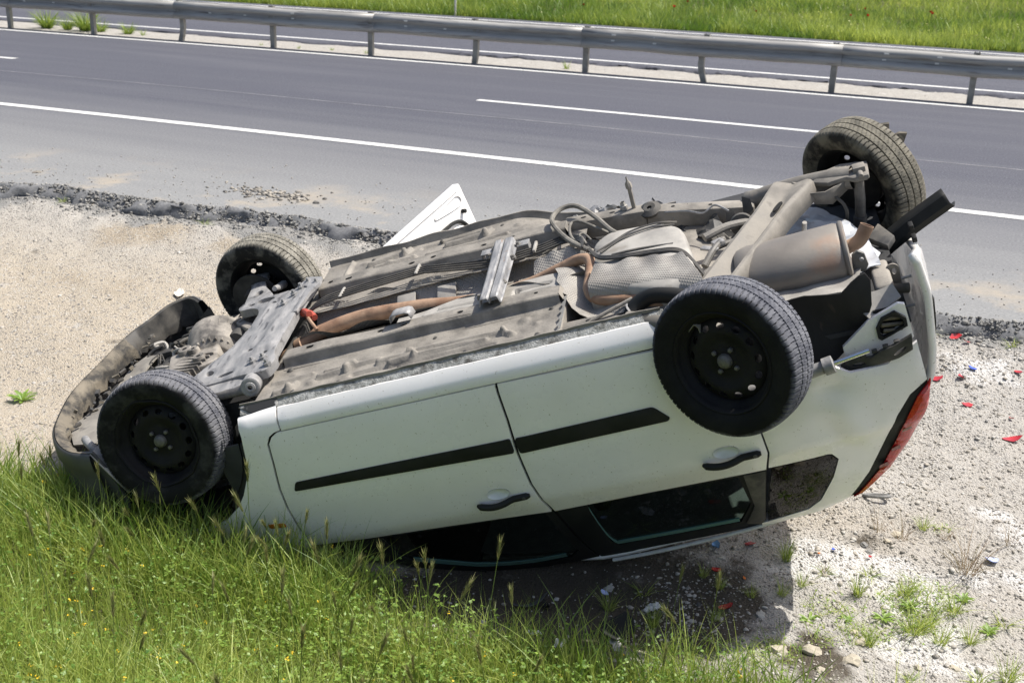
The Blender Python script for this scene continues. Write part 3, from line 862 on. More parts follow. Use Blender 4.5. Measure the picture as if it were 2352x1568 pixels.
# far flank: seen only past the underside, but it is there
body_panel('rear_door', [(a, min(b, -0.13 - 0.22 * min(1, max(0, a - 2.46) / 0.3))) for a, b in O_RDOOR], fside)
body_panel('quarter_panel', [(a, b) for a, b in O_QUART if a < 3.95 or b < -0.6], fside)
body_panel('front_fender', O_FEND, fside)
body_panel('window_glass', FG, fside, M_GLASS, 0.08, 0.004, 0); body_panel('window_glass', RG, fside, M_GLASS, 0.08, 0.004, 0)

# cabin shell, seats
g = Geo(); g.box((2.2, 0, -0.16), (1.9, 1.40, 0.02)); g.build('cabin_carpet', M_TRIM, car)
for s in (-1, 1):
    g = Geo(); g.box((2.0, s * 0.755, -0.48), (1.95, 0.02, 0.64)); g.build('door_card', M_TRIM, car, bevel=0.01)
    g = Geo(); g.box((2.15, s * 0.34, -0.34), (0.50, 0.50, 0.16)); seat = g.build('front_seat', M_SEATF, car, bevel=0.06, seg=3)
    g = Geo(); g.box((2.50, s * 0.34, -0.66), (0.14, 0.46, 0.58), Matrix.Rotation(math.radians(-14), 3, 'Y')); g.build('seat_back', M_SEATF, seat, bevel=0.05, seg=3)
    g = Geo(); g.box((2.60, s * 0.34, -1.05), (0.09, 0.26, 0.17)); g.build('headrest', M_SEATF, seat, bevel=0.035, seg=3)
g = Geo(); g.box((3.05, 0, -0.38), (0.48, 1.30, 0.16)); bench = g.build('rear_bench', M_SEATF, car, bevel=0.05)
g = Geo(); g.box((3.38, 0, -0.66), (0.14, 1.26, 0.5), Matrix.Rotation(math.radians(-12), 3, 'Y')); g.build('bench_back', M_SEATF, bench, bevel=0.05)
g = Geo(); g.box((1.50, 0, -0.58), (0.34, 1.40, 0.26)); g.build('dashboard', M_TRIM, car, bevel=0.05)
ws = [[Vector((1.30, y, -0.80 - 0.03 * (1 - (y / .65) ** 2))).lerp(Vector((1.98, y * 0.96, -1.235 - 0.05 * (1 - (y / .65) ** 2))), t) for y in np.linspace(-0.66, 0.66, 9)] for t in np.linspace(0, 1, 5)]
g = Geo(); g.grid(ws); g.build('windscreen', M_GLASS, car)
g = Geo(); g.box((3.70, 0, -0.335), (0.88, 1.30, 0.02)); g.build('boot_sun_block', M_TRIM, car)  # unseen dark plate added to keep sunlight out of the cabin
g = Geo(); g.box((3.22, 0, -0.20), (0.90, 1.38, 0.02)); g.build('floor_lining', M_TRIM, car)
# bonnet, nose
rows = []
for x in np.linspace(0.16, 1.30, 16):
    hw = 0.70 - 0.2 * ((1.3 - x) / 1.15) ** 2
    rows.append([(x, y, -np.interp(x, [0.1, 0.3, 0.8, 1.3], [0.50, 0.60, 0.71, 0.79]) - 0.03 * (1 - (y / hw) ** 2) + 0.012 * noise.noise(Vector((x * 4, y * 4, 3)))) for y in np.linspace(-hw, hw, 15)])
g = Geo(); g.grid(rows); bonnet = g.build('bonnet', M_PAINT, car)
md = bonnet.modifiers.new('thickness', 'SOLIDIFY'); md.thickness = 0.015

# tail: tailgate, lamp
rows = []
for z in np.linspace(-0.05, -1.12, 26):
    x0 = np.interp(-z, [0.03, 0.07, 0.24, 0.48, 0.60, 0.71, 0.90, 1.12], [4.17, 4.19, 4.21, 4.19, 4.175, 4.15, 4.04, 3.90])
    row = []
    for y in np.linspace(-0.655, 0.64, 27):
        low = np.interp(y, [-0.655, -0.55, -0.2, 0.2, 0.64], [-0.05, -0.08, -0.27, -0.38, -0.46])   # buckled lower edge
        zz = low + (z + 0.05) / (-1.07) * (-1.12 - low)
        x0 = np.interp(-zz, [0.03, 0.07, 0.24, 0.48, 0.60, 0.71, 0.90, 1.12], [4.17, 4.19, 4.21, 4.19, 4.165, 4.10, 3.94, 3.72])
        row.append((x0 + 0.03 * (1 - (y / 0.64) ** 2) - 0.004, y, zz))
    rows.append(row)
g = Geo(); g.grid(rows); tg = g.build('tailgate', M_PAINT, car)
md = tg.modifiers.new('thickness', 'SOLIDIFY'); md.thickness = 0.03; md.offset = -1
g = Geo(); g.grid([[(x + 0.026, y, z) for x, y, z in r[4:23]] for r in rows[6:16]]); o = g.build('number_plate_trim', M_BLACK, tg)
md = o.modifiers.new('thickness', 'SOLIDIFY'); md.thickness = 0.02
for k in range(6):
    g = Geo(); z = -0.20 - 0.06 * k; g.box((4.245 + 0.004 * k, -0.10, z), (0.02, 0.05, 0.025)); g.build('clip', M_BLACK, tg, bevel=0.004)
LAMP_O = [(4.152, -0.579), (4.122, -0.698), (4.022, -0.880), (3.917, -1.019), (3.787, -1.143), (3.744, -1.160)]
LAMP_I = [(3.845, -1.010), (3.941, -0.833), (4.005, -0.707), (4.072, -0.620), (4.114, -0.595)]
lamp = body_panel('tail_lamp', LAMP_O + LAMP_I, raised(-0.004), M_BLACK, 0.025, 0.03, 0.003)
RED_I = [(3.765, -1.148), (3.888, -1.000), (3.972, -0.853), (4.032, -0.728), (4.088, -0.639), (4.138, -0.594)]
def lens(x, z, off=0.0):
    p = nside(x, z, 0.012 + off); return (p[0] + 0.012, p[1], p[2])
body_panel('lens', LAMP_O + RED_I, lens, M_LENS, 0.02, 0.03, 0.010, parent=lamp)
for k, zz in enumerate((-0.80, -0.90, -0.985)):
    xx = np.interp(-zz, [0.58, 0.70, 0.88, 1.02, 1.14], [4.15, 4.12, 4.02, 3.915, 3.79])
    g = Geo(); panel(g, [(xx - 0.052, zz - 0.006), (xx - 0.010, zz - 0.002), (xx - 0.012, zz + 0.020), (xx - 0.046, zz + 0.012)], lambda x, z, off=0: (lens(x - 0.012, z, 0.0015 + off)), 0.015, 0.004, 0.001)
    g.build('lens_band', mat('deep red lens band', (0.16, 0.004, 0.006), rough=0.15, coat=1.0), lamp)
# ------------------------------------------------------------------ underside
def seg_d(px, py, a, b):
    ax, ay = a; bx, by = b; dx = bx - ax; dy = by - ay
    t = np.clip(((px - ax) * dx + (py - ay) * dy) / (dx * dx + dy * dy + 1e-12), 0, 1)
    return np.hypot(px - ax - t * dx, py - ay - t * dy)
RIBS_N = [((1.40, -0.66), (1.47, -0.645), 0.012, .009), ((1.47, -0.645), (1.49, -0.60), 0.012, .009), ((1.60, -0.585), (1.74, -0.575), .012, .008), ((1.74, -0.575), (1.77, -0.545), .012, .008),
          ((1.62, -0.545), (1.90, -0.555), .009, .006), ((1.90, -0.585), (2.06, -0.575), .010, .009), ((1.96, -0.61), (2.08, -0.60), .009, .008), ((2.05, -0.56), (2.50, -0.575), .010, .008), ((2.08, -0.595), (2.42, -0.605), .008, .007),
          ((2.50, -0.575), (2.54, -0.605), .010, .008), ((1.78, -0.63), (2.45, -0.655), .012, -.006), ((1.35, -0.55), (1.55, -0.53), .008, .005)]
RIBS_F = [((1.55, 0.56), (1.75, 0.60), .011, .009), ((1.75, 0.60), (1.77, 0.64), .011, .009), ((1.60, 0.50), (1.82, 0.525), .010, .008), ((1.90, 0.50), (2.35, 0.51), .010, .007), ((2.0, 0.57), (2.22, 0.58), .012, .009),
          ((2.22, 0.58), (2.24, 0.615), .011, .009), ((1.42, 0.47), (1.42, 0.66), .010, .007), ((2.30, 0.46), (2.62, 0.42), .012, .008), ((1.85, 0.63), (2.15, 0.64), .012, -.006)]
RIBS_T = [((2.50, -0.20), (2.66, -0.20), .010, -.008), ((2.50, -0.26), (2.66, -0.26), .010, -.008), ((2.50, -0.20), (2.50, -0.26), .010, -.008), ((2.05, -0.24), (2.34, -0.255), .012, .006), ((2.12, -0.20), (2.34, -0.21), .009, .005)]
def pan_z(x, y, ribs, circ, out):
    z = np.full(x.shape, -0.012)
    for a, b, w, h in ribs: z = z + h * 2.3 * np.exp(-(seg_d(x, y, a, b) / (w * 1.35)) ** 8)
    for cx, cy, r, h in circ:
        d = np.hypot(x - cx, y - cy); z = z + h * (1 / (1 + np.exp((d - r) / 0.003)))
    z = z + 0.006 * np.sin(x * 6 + y * 9) * 0.5 + 0.004 * fbm(x * 6, y * 6, 71, 3)
    return z
def pan(name, x0, x1, y0, y1, fn, m, d=0.0085, parent=car, skew=None):
    xs = np.linspace(x0, x1, int((x1 - x0) / d)); ys = np.linspace(y0, y1, int((y1 - y0) / d))
    Yg, Xg = np.meshgrid(ys, xs, indexing='ij')
    if skew: Xg, Yg = skew(Xg, Yg)
    Z = fn(Xg, Yg); n = len(xs)
    a, b = np.meshgrid(np.arange(len(ys) - 1), np.arange(n - 1), indexing='ij'); q = (a * n + b).ravel()
    me = fast_mesh(name, np.stack([Xg.ravel(), Yg.ravel(), Z.ravel()], -1), np.stack([q, q + 1, q + n + 1, q + n], -1))
    me.polygons.foreach_set('use_smooth', [True] * len(me.polygons))
    return link(name, me, m, parent)
C_N = [(1.565, -0.61, 0.024, .010), (2.58, -0.50, 0.024, .010), (2.645, -0.555, 0.013, .008), (1.44, -0.50, .016, .005)]
C_F = [(1.68, 0.535, 0.022, .010), (1.50, 0.62, 0.02, .006), (2.40, 0.60, .02, .008)]
near_pan = pan('floor_pan', 1.30, 2.755, -0.708, -0.24, lambda x, y: pan_z(x, y, RIBS_N, C_N, 0.708), M_UNDER)
far_pan = pan('floor_pan', 1.27, 2.80, 0.13, 0.70, lambda x, y: pan_z(x, y, RIBS_F, C_F, 0.70) - 0.10 * sstep(2.35, 2.8, x) * sstep(0.3, 0.7, y), M_UNDER)
mid_pan = pan('centre_floor', 1.90, 2.76, -0.312, -0.118, lambda x, y: pan_z(x, y, RIBS_T, [], 0.9) + 0.006, M_UNDERL, skew=lambda X, Y: (X, Y + 0.10 * sstep(2.25, 1.95, X) * (Y + 0.30) / -0.145 * 0.5))
# rear wall of the near floor pan, dropping to the rear axle well
g = Geo(); rows = []
for y in np.linspace(-0.70, -0.16, 20):
    b = 0.012 * math.sin(y * 14)
    rows.append([(2.752, y, -0.012), (2.768 + b * 0.3, y, -0.02), (2.780 + b, y, -0.06), (2.790 + b, y, -0.15), (2.80 + b, y, -0.24)])
g.grid(rows); g.build('pan_wall', M_UNDER, near_pan)
g = Geo(); g.grid([[(2.745 + 0.02 * (k % 2), -0.70 + 0.03 * k, 0.0 + 0.006 * (k % 2)) for k in range(11)], [(2.775, -0.70 + 0.03 * k, 0.012) for k in range(11)]]); g.build('torn_lip', M_UNDERL, near_pan)

M_HOLE = mat('dark hollow', (0.008, 0.008, 0.008), rough=0.9)
def floor_rail(x0, x1, yfun, w, h, holes, name='floor_rail', bump=None):
    """box rail standing on the floor pan, top plate pierced by its drain holes"""
    top = lambda x, y, off=0.0: (x, y, h + off + 0.003 * math.sin(x * 13))
    xs = np.linspace(x0, x1, 30)
    out = [(x, yfun(x) - w / 2) for x in xs] + [(x, yfun(x) + w / 2) for x in reversed(xs)]
    g = Geo(); hp = [oval(hx, yfun(hx) + dy, a, b, 0, 16, sq) for hx, dy, a, b, sq in holes]
    panel(g, out, top, 0.022, 0.006, 0.0, hp)
    # rounded shoulders and flanks
    for s in (-1, 1):
        rows = []
        for x in xs:
            y = yfun(x) + s * w / 2; zt = h + 0.003 * math.sin(x * 13)
            rows.append([(x, y, zt), (x, y + s * 0.006, zt - 0.002), (x, y + s * 0.011, zt - 0.009), (x, y + s * 0.017, -0.004), (x, y + s * 0.024, -0.012), (x, y + s * 0.05, -0.0135)])
        g.grid(rows if s > 0 else [r[::-1] for r in rows])
    for xe, sg in ((x0, -1), (x1, 1)):
        y = yfun(xe); g.grid([[(xe, y - w / 2, h), (xe, y + w / 2, h)], [(xe + sg * 0.02, y - w / 2 - 0.01, -0.015), (xe + sg * 0.02, y + w / 2 + 0.01, -0.015)]])
    r = g.build(name, M_UNDER, car, angle=50)
    for P in hp:
        gg = Geo(); gg.prism(P, h - 0.035, h - 0.020); gg.build('hole', M_HOLE, r, smooth=False)
    return r
yn = lambda x: -0.345 - 0.022 * (x - 1.4) / 1.33
yf = lambda x: 0.362 - 0.030 * (x - 1.34) / 1.3
rn = floor_rail(1.36, 2.74, yn, 0.074, 0.034, [(1.49, 0.006, 0.022, 0.013, 0.5), (1.862, 0.004, 0.018, 0.013, 1), (1.985, 0.004, 0.018, 0.013, 1), (2.263, 0.006, 0.017, 0.012, 1), (2.417, 0.008, 0.015, 0.011, 1), (2.63, 0.01, 0.012, 0.009, 1)])
rf = floor_rail(1.33, 2.70, yf, 0.080, 0.040, [(1.50, -0.01, 0.022, 0.013, 0.5), (1.862, -0.008, 0.020, 0.014, 1), (1.985, -0.006, 0.018, 0.013, 1), (2.263, -0.004, 0.017, 0.012, 1), (2.417, 0.0, 0.016, 0.011, 1), (1.385, 0.01, 0.018, 0.014, 1)])
for yy, par in ((yn, rn), (yf, rf)):
    g = Geo(); rows = []
    hz = 0.0345 if yy is yn else 0.0405
    for s in (-0.038, 0.038):
        rows.append([(1.585, yy(1.58) + s, hz - 0.001), (1.588, yy(1.58) + s, hz + 0.002), (1.592, yy(1.58) + s, hz + 0.002), (1.595, yy(1.58) + s, hz - 0.001)])
    g.grid(rows); g.build('seam', M_UNDERL, par)

for px_, py_, r_ in ((1.48, -0.655, .012), (1.72, -0.67, .010), (2.02, -0.66, .012), (2.33, -0.665, .010), (2.66, -0.66, .012), (1.40, -0.44, .013), (2.15, -0.47, .010), (2.70, -0.45, .010)):
    g = Geo(); g.lathe([(0.0, 0.008), (r_ * 0.8, 0.007), (r_, 0.003), (r_ * 1.3, 0.0)], 10, Matrix.Translation((px_, py_, -0.013))); g.build('drain_plug', M_BLACKD, near_pan)
for px_, py_, r_ in ((1.55, 0.64, .012), (1.95, 0.655, .010), (2.3, 0.65, .012), (1.78, 0.46, .010), (2.1, 0.46, .012)):
    g = Geo(); g.lathe([(0.0, 0.008), (r_ * 0.8, 0.007), (r_, 0.003), (r_ * 1.3, 0.0)], 10, Matrix.Translation((px_, py_, -0.013))); g.build('drain_plug', M_BLACKD, far_pan)
# tunnel heat shield, exhaust pipe
def tunnel(x, y, side):
    c = -0.012 - 0.03 * (x < 0)
    return c
xs = np.linspace(1.34, 2.92, 120); vsn = np.linspace(-1, 1, 41)
def tun_half(x): return 0.165 + 0.02 * math.sin(x * 7 + 1) + 0.012 * math.sin(x * 17)
rows = []
for x in xs:
    w1 = tun_half(x); w2 = tun_half(x + 2.1); row = []
    for v in vsn:
        y = 0.02 + (v * w2 if v > 0 else v * w1) - 0.03 * sstep(2.2, 2.7, x)
        lip = abs(v) ** 3
        z = -0.085 + 0.082 * lip + 0.006 * math.sin(x * 9 + v * 3) + (0.018 * math.sin(x * 23) * max(0, abs(v) - 0.8) * 3)
        z -= 0.03 * sstep(2.3, 2.9, x) * (1 - lip)
        row.append((x, y, z))
    rows.append(row)
g = Geo(); g.grid(rows); ts = g.build('tunnel_heat_shield', M_FOIL, car, angle=80)
for px_, py_ in ((1.86, 0.085), (2.08, 0.08)):
    g = Geo(); g.box((px_, py_, -0.050), (0.10, 0.09, 0.01), Matrix.Rotation(math.radians(28), 3, 'X')); g.build('patch_plate', M_UNDERL, ts, bevel=0.004)
pipe = spline([(1.20, -0.13, -0.10), (1.33, -0.11, -0.055), (1.45, -0.07, -0.028), (1.67, -0.03, -0.022), (1.94, -0.03, -0.042), (2.21, -0.055, -0.060), (2.50, -0.065, -0.050), (2.69, -0.075, -0.008), (2.80, -0.09, 0.022), (2.865, -0.15, 0.03), (2.872, -0.27, 0.015), (2.868, -0.37, 0.002), (2.90, -0.455, -0.008), (2.98, -0.505, -0.012), (3.10, -0.56, -0.015), (3.25, -0.60, -0.04), (3.42, -0.52, -0.09), (3.55, -0.42, -0.11)], 6)
rr = []
for p in pipe:
    x = p.x
    rr.append(0.037 if 1.42 < x < 2.0 else (0.030 if x < 1.42 else max(0.026, 0.037 - 0.05 * (x - 2.0))))
g = Geo(); g.tube(pipe, rr, 16); ex = g.build('exhaust_pipe', M_RUST, car, angle=70)
g = Geo(); g.lathe([(0.030, -0.02), (0.040, -0.018), (0.040, 0.018), (0.030, 0.02)], 16, Matrix.Translation((1.33, -0.11, -0.055)) @ Matrix.Rotation(math.radians(75), 4, 'Y')); g.build('pipe_clamp', M_RUST, ex)
g = Geo(); g.tube(spline([(1.45, -0.12, 0.01), (1.40, -0.05, 0.035), (1.36, 0.02, 0.03)], 5), 0.009, 8); hb = g.build('hanger_rod', M_RUST, car)
g = Geo()
for k, (a, b) in enumerate((((1.32, 0.055, 0.035), (1.385, 0.0, 0.05)), ((1.34, 0.065, 0.005), (1.40, 0.01, 0.02)))):
    g.tube(spline([a, ((a[0] + b[0]) / 2 - 0.01, (a[1] + b[1]) / 2 + 0.02, 0.05 - 0.02 * k), b], 5), 0.017, 10)
g.build('rubber_mount', M_RUBR, car, kw=dict(label='red rubber exhaust hanger'))
# brake and fuel lines
for k in range(4):
    o = k * 0.026 - 0.01
    P = spline([(1.33, 0.075 + o * 0.8, 0.0), (1.40, 0.09 + o, 0.030), (1.52, 0.125 + o, 0.034), (1.93, 0.175 + o * 0.9, 0.030), (2.02, 0.165 + o * 0.9, 0.026), (2.34, 0.09 + o, 0.012), (2.56, 0.09 + o, 0.018), (2.70, 0.12 + o, 0.022), (2.80, 0.05 + o * 0.6, 0.042), (2.83, -0.05 + o * 0.5, 0.046)], 6)
    g = Geo(); P = [q_ + Vector((0, 0, 0.014)) for q_ in P]; g.tube(P, 0.0058, 7); g.build('brake_line', M_BLACKD, car)
for x in (1.52, 1.93, 2.57):
    y = {1.52: 0.17, 1.93: 0.22, 2.57: 0.13}[x]
    g = Geo(); g.box((x, y - 0.005, 0.047), (0.014, 0.105, 0.018)); g.build('line_clip', M_UNDERL, car, bevel=0.004)
# cross brace with two pressed ridges
def brace(x, y, off=0): return (x, y, 0.0)
prof = [(-0.062, 0.046), (-0.050, 0.050), (-0.046, 0.076), (-0.040, 0.080), (-0.012, 0.080), (-0.007, 0.075), (-0.003, 0.056), (0.003, 0.056), (0.007, 0.075), (0.012, 0.080), (0.040, 0.080), (0.046, 0.076), (0.050, 0.050), (0.062, 0.046)]
rows = []
for t in np.linspace(0, 1, 14):
    y = 0.235 - 0.625 * t; xc = 2.405 + 0.018 * t
    rows.append([(xc + a * (1.0 - 0.12 * t), y, b - 0.004 * math.sin(t * 3)) for a, b in prof])
g = Geo(); g.grid(rows); br = g.build('cross_brace', mat('scuffed grey brace', (0.20, 0.20, 0.205), (0.36, 0.355, 0.35), scale=10, rough=0.45, rough2=0.65, metal=0.2, c3=(0.28, 0.20, 0.15), scale3=18, ramp3=(0.64, 0.74), stretch=(4, .8, 1)), car, angle=30)
md = br.modifiers.new('thickness', 'SOLIDIFY'); md.thickness = 0.004
for bx, by in ((2.475, 0.19), (2.34, 0.13), (2.46, -0.20), (2.36, -0.30), (2.47, 0.05), (2.35, 0.20)):
    g = Geo(); g.lathe([(0.0, 0.022), (0.009, 0.022), (0.011, 0.012), (0.016, 0.010), (0.016, 0.0)], 8, Matrix.Translation((bx, by, 0.046))); g.build('bolt', M_STEEL, br)
for sgn, xb in ((1, 2.47), (-1, 2.34)):
    g = Geo(); g.box((xb + sgn * 0.03, 0.20, 0.05), (0.06, 0.06, 0.008)); g.box((xb + sgn * 0.055, 0.20, 0.035), (0.006, 0.055, 0.035)); g.build('bracket_ear', M_STEELL, br, bevel=0.003)
# loose bracket on the near rail
g = Geo(); P = [(-0.05, 0.0), (-0.045, 0.03), (-0.03, 0.034), (0.03, 0.034), (0.045, 0.028), (0.05, 0.0)]
g.grid([[(1.975 + a, -0.265, 0.045 + b) for a, b in P], [(1.975 + a, -0.345, 0.052 + b) for a, b in P]])
o = g.build('bracket', M_STEELL, car, angle=20); md = o.modifiers.new('t', 'SOLIDIFY'); md.thickness = 0.004
g = Geo(); g.prism(oval(1.975, -0.305, 0.011, 0.008), 0.080, 0.0835); g.build('hole', M_HOLE, o, smooth=False)

# fuel tank with moulded grooves, its foil shield, hoses
TK = round_poly([(2.86, 0.02), (2.93, 0.12), (3.20, 0.06), (3.30, -0.06), (3.345, -0.35), (3.37, -0.60), (3.22, -0.64), (2.91, -0.44), (2.87, -0.20)], 0.06, 5)
cx_, cy_ = 3.10, -0.25
g = Geo(); rings = []
for s, z in ((1.0, -0.16), (1.0, -0.02), (0.985, 0.015), (0.955, 0.035), (0.90, 0.046), (0.6, 0.054), (0.3, 0.058), (0.02, 0.058)):
    rings.append([(cx_ + (x - cx_) * s, cy_ + (y - cy_) * s, z + 0.02 * (x - 3.1) * (s > 0.5)) for x, y in TK] + [(cx_ + (TK[0][0] - cx_) * s, cy_ + (TK[0][1] - cy_) * s, z + 0.02 * (TK[0][0] - 3.1) * (s > 0.5))])
g.grid([r[::-1] for r in rings]); tank = g.build('fuel_tank', M_UNDERL, car, angle=60)
for P in ([(2.90, -0.10, .045), (2.98, -0.06, .055), (3.06, 0.0, .058), (3.18, 0.02, .056), (3.27, 0.0, .045)], [(2.92, -0.14, .052), (3.02, -0.06, .060), (3.14, -0.02, .060), (3.26, -0.03, .05)], [(2.98, -0.21, .060), (3.10, -0.22, .063), (3.26, -0.24, .055)]):
    g = Geo(); g.tube(spline(P, 6), 0.007, 8, flat=0.5); g.build('tank_groove', M_BLACKD, tank)
for k in range(3):
    g = Geo(); g.tube(spline([(2.85, -0.03 - 0.012 * k, 0.05), (2.92, -0.20 - 0.012 * k, 0.066), (3.02, -0.255 - 0.012 * k, 0.068), (3.18, -0.285 - 0.012 * k, 0.066), (3.29, -0.32 - 0.012 * k, 0.058), (3.35, -0.42 - 0.01 * k, 0.03), (3.40, -0.50, -0.05)], 6), 0.006, 7)
    g.build('fuel_line', M_BLACKD, car)
rows = []
for u in np.linspace(0, 1, 34):
    a = Vector((2.905 + 0.40 * u, -0.275 - 0.09 * u - 0.015 * math.sin(u * 9), 0.066 + 0.006 * math.sin(u * 20)))
    b = Vector((2.885 + 0.50 * u, -0.44 - 0.17 * u, 0.052)); c = Vector((2.885 + 0.50 * u, -0.475 - 0.19 * u, 0.0)); d = Vector((2.89 + 0.50 * u, -0.49 - 0.19 * u, -0.13))
    rows.append(spline([a, a.lerp(b, 0.6) + Vector((0, 0, 0.004)), b, c, d], 4))
g = Geo(); g.grid([r[::-1] for r in rows]); o = g.build('tank_heat_shield', M_FOIL, tank, angle=80)
FLAP = [(2.685, -0.10), (2.71, -0.17), (2.705, -0.23), (2.74, -0.30), (2.75, -0.37), (2.77, -0.385), (2.765, -0.41), (2.80, -0.50), (2.84, -0.565), (2.92, -0.60), (3.06, -0.63), (3.10, -0.56), (2.98, -0.50), (2.91, -0.44), (2.89, -0.30), (2.885, -0.16), (2.83, -0.085), (2.75, -0.075)]
g = Geo(); panel(g, FLAP, lambda x, y, off=0.0: (x, y, 0.012 - 0.05 * math.exp(-((x - 2.86 - 0.3 * max(0, -0.4 - y)) / 0.075) ** 2) - 0.02 * max(0, x - 2.85) * 4 + 0.004 * math.sin(y * 30) - 0.05 * max(0.0, -0.42 - y) + off), 0.018, 0.002, 0.0); g.build('torn_heat_shield', M_FOIL, car, angle=80)
rows = []
for u in np.linspace(0, 1, 20):
    a = Vector((2.56 + 0.30 * u, 0.05 - 0.02 * u, 0.005 + 0.035 * math.sin(u * 3.1) + 0.006 * math.sin(u * 23))); b = Vector((2.56 + 0.30 * u, -0.02, -0.02 + 0.02 * u)); c = Vector((2.56 + 0.28 * u, -0.07, -0.06))
    rows.append(spline([a, b, c], 5))
g = Geo(); g.grid(rows); g.build('shield_flap', M_FOIL, ts, angle=80)
# loose hoses and wires
for P, r in (([(2.86, -0.08, 0.05), (2.76, 0.06, 0.055), (2.68, 0.22, 0.06), (2.64, 0.34, 0.075), (2.68, 0.42, 0.085), (2.76, 0.42, 0.08), (2.86, 0.28, 0.06), (2.95, 0.10, 0.045), (3.0, 0.06, 0.02)], 0.0125),
             ([(2.82, -0.02, 0.05), (2.75, 0.14, 0.05), (2.74, 0.26, 0.058), (2.78, 0.27, 0.06), (2.86, 0.20, 0.04), (2.92, 0.18, 0.0)], 0.007),
             ([(2.60, 0.10, 0.01), (2.74, 0.14, 0.04), (2.80, 0.10, 0.055), (2.84, 0.0, 0.05)], 0.006), ([(2.83, 0.02, 0.05), (2.80, 0.10, 0.06), (2.82, 0.12, 0.05), (2.86, 0.04, 0.045)], 0.005)):
    g = Geo(); g.tube(spline(P, 6), r, 8); g.build('hose', mat('dusty grey hose', (0.13, 0.12, 0.105), (0.24, 0.225, 0.195), scale=12, rough=0.8), car)
# rear floor behind the tank with its frame rails
def rear_fl(x, y):
    z = -0.115 - 0.05 * sstep(3.2, 3.6, x) + 0.010 * fbm(x * 7, y * 7, 91, 3) - 0.10 * sstep(0.35, 0.62, y)
    return z
pan('rear_floor', 2.77, 3.62, -0.68, 0.60, rear_fl, M_UNDER, d=0.02)
for (a, b, w, h) in (((2.68, 0.395, -0.02), (3.10, 0.34, -0.035), 0.09, 0.10), ((3.10, 0.34, -0.035), (3.60, 0.30, -0.13), 0.09, 0.09), ((2.74, -0.62, -0.06), (3.30, -0.60, -0.08), 0.07, 0.08)):
    g = Geo(); g.beam(a, b, w, h); o = g.build('frame_rail', M_UNDER, car, bevel=0.012)
    for t in (0.25, 0.6):
        p = Vector(a).lerp(Vector(b), t); gg = Geo(); gg.prism(oval(p.x, p.y, 0.014, 0.009), p.z + h / 2 - 0.002, p.z + h / 2 + 0.0015); gg.build('hole', M_HOLE, o, smooth=False)
# threaded studs left where the axle tore away
g = Geo(); g.tube([(3.04, 0.36, -0.06), (3.045, 0.36, 0.05), (3.05, 0.36, 0.125)], 0.011, 8); g.lathe([(0.010, 0), (0.017, 0.002), (0.016, 0.026), (0.006, 0.04), (0.004, 0.06)], 8, Matrix.Translation((3.05, 0.36, 0.122))); g.build('stud', M_UNDER, car)
g = Geo(); g.tube([(2.99, 0.36, -0.06), (2.995, 0.365, 0.03)], 0.012, 8); g.lathe([(0.012, 0), (0.02, 0.002), (0.02, 0.02), (0.014, 0.024), (0.012, 0.04)], 6, Matrix.Translation((2.995, 0.365, 0.02))); g.build('stud', M_UNDERL, car)
g = Geo(); g.lathe([(0.02, -0.01), (0.05, -0.008), (0.056, 0.01), (0.03, 0.024), (0.012, 0.02)], 18, Matrix.Translation((3.12, 0.33, -0.005)) @ Matrix.Rotation(0.3, 4, 'X')); g.build('rubber_mount', M_BLACKD, car)
# far sill: bent inward towards the tail, torn open
rows = []
for x in np.arange(1.27, 3.22, 0.03):
    inn = 0.16 * sstep(2.35, 3.1, x); dz = -0.10 * sstep(2.3, 3.0, x); w = 0.006 * math.sin(x * 21) + 0.02 * noise.noise(Vector((x * 6, 0, 0)))
    y = 0.705 - inn
    rows.append([(x, y - 0.03, dz - 0.03), (x, y - 0.006, dz + 0.004), (x, y, dz + 0.020 + w * 0.5), (x, y + 0.008, dz + 0.020 + w * 0.5), (x, y + 0.012, dz - 0.004), (x, y + 0.06, dz - 0.05), (x, y + 0.10, dz - 0.12)])
g = Geo(); g.grid([r[::-1] for r in rows]); g.build('sill_underside', M_UNDER, car, angle=50)
# crumpled sheet where the far sill burst
M_CRUMP = mat('crumpled bare sheet', (0.06, 0.057, 0.05), (0.34, 0.34, 0.345), scale=9, ramp=(0.48, 0.66), rough=0.4, rough2=0.6, metal=0.3)
def crumple(name, poly, z0, amp, sc, seed, m, d=0.02, parent=car, tilt=(0, 0)):
    cx = sum(p[0] for p in poly) / len(poly); cy = sum(p[1] for p in poly) / len(poly)
    def s(x, y, off=0.0):
        n = noise.turbulence(Vector((x * sc, y * sc, seed)), 3, True)
        return (x, y, z0 + amp * (n - 0.5) + off + tilt[0] * (x - cx) + tilt[1] * (y - cy))
    g = Geo(); panel(g, poly, s, d, 0.004, 0.0); return g.build(name, m, parent, angle=22)
crumple('crumpled_sheet', [(2.58, 0.40), (2.66, 0.60), (2.80, 0.66), (2.96, 0.52), (2.86, 0.38)], -0.02, 0.11, 6, 2.2, M_CRUMP, 0.018)
crumple('crumpled_sheet', [(2.96, 0.60), (3.06, 0.56), (3.16, 0.52), (3.30, 0.34), (3.22, 0.28), (3.05, 0.45)], -0.06, 0.10, 8, 5.1, M_CRUMP, 0.016, tilt=(0, 0.0))
crumple('torn_edge', [(3.10, 0.60), (3.20, 0.46), (3.38, 0.40), (3.44, 0.20), (3.60, 0.02), (3.52, 0.0), (3.34, 0.12), (3.18, 0.36)], -0.10, 0.10, 7, 8.4, M_BLACKD, 0.02, tilt=(0.0, 0.15))
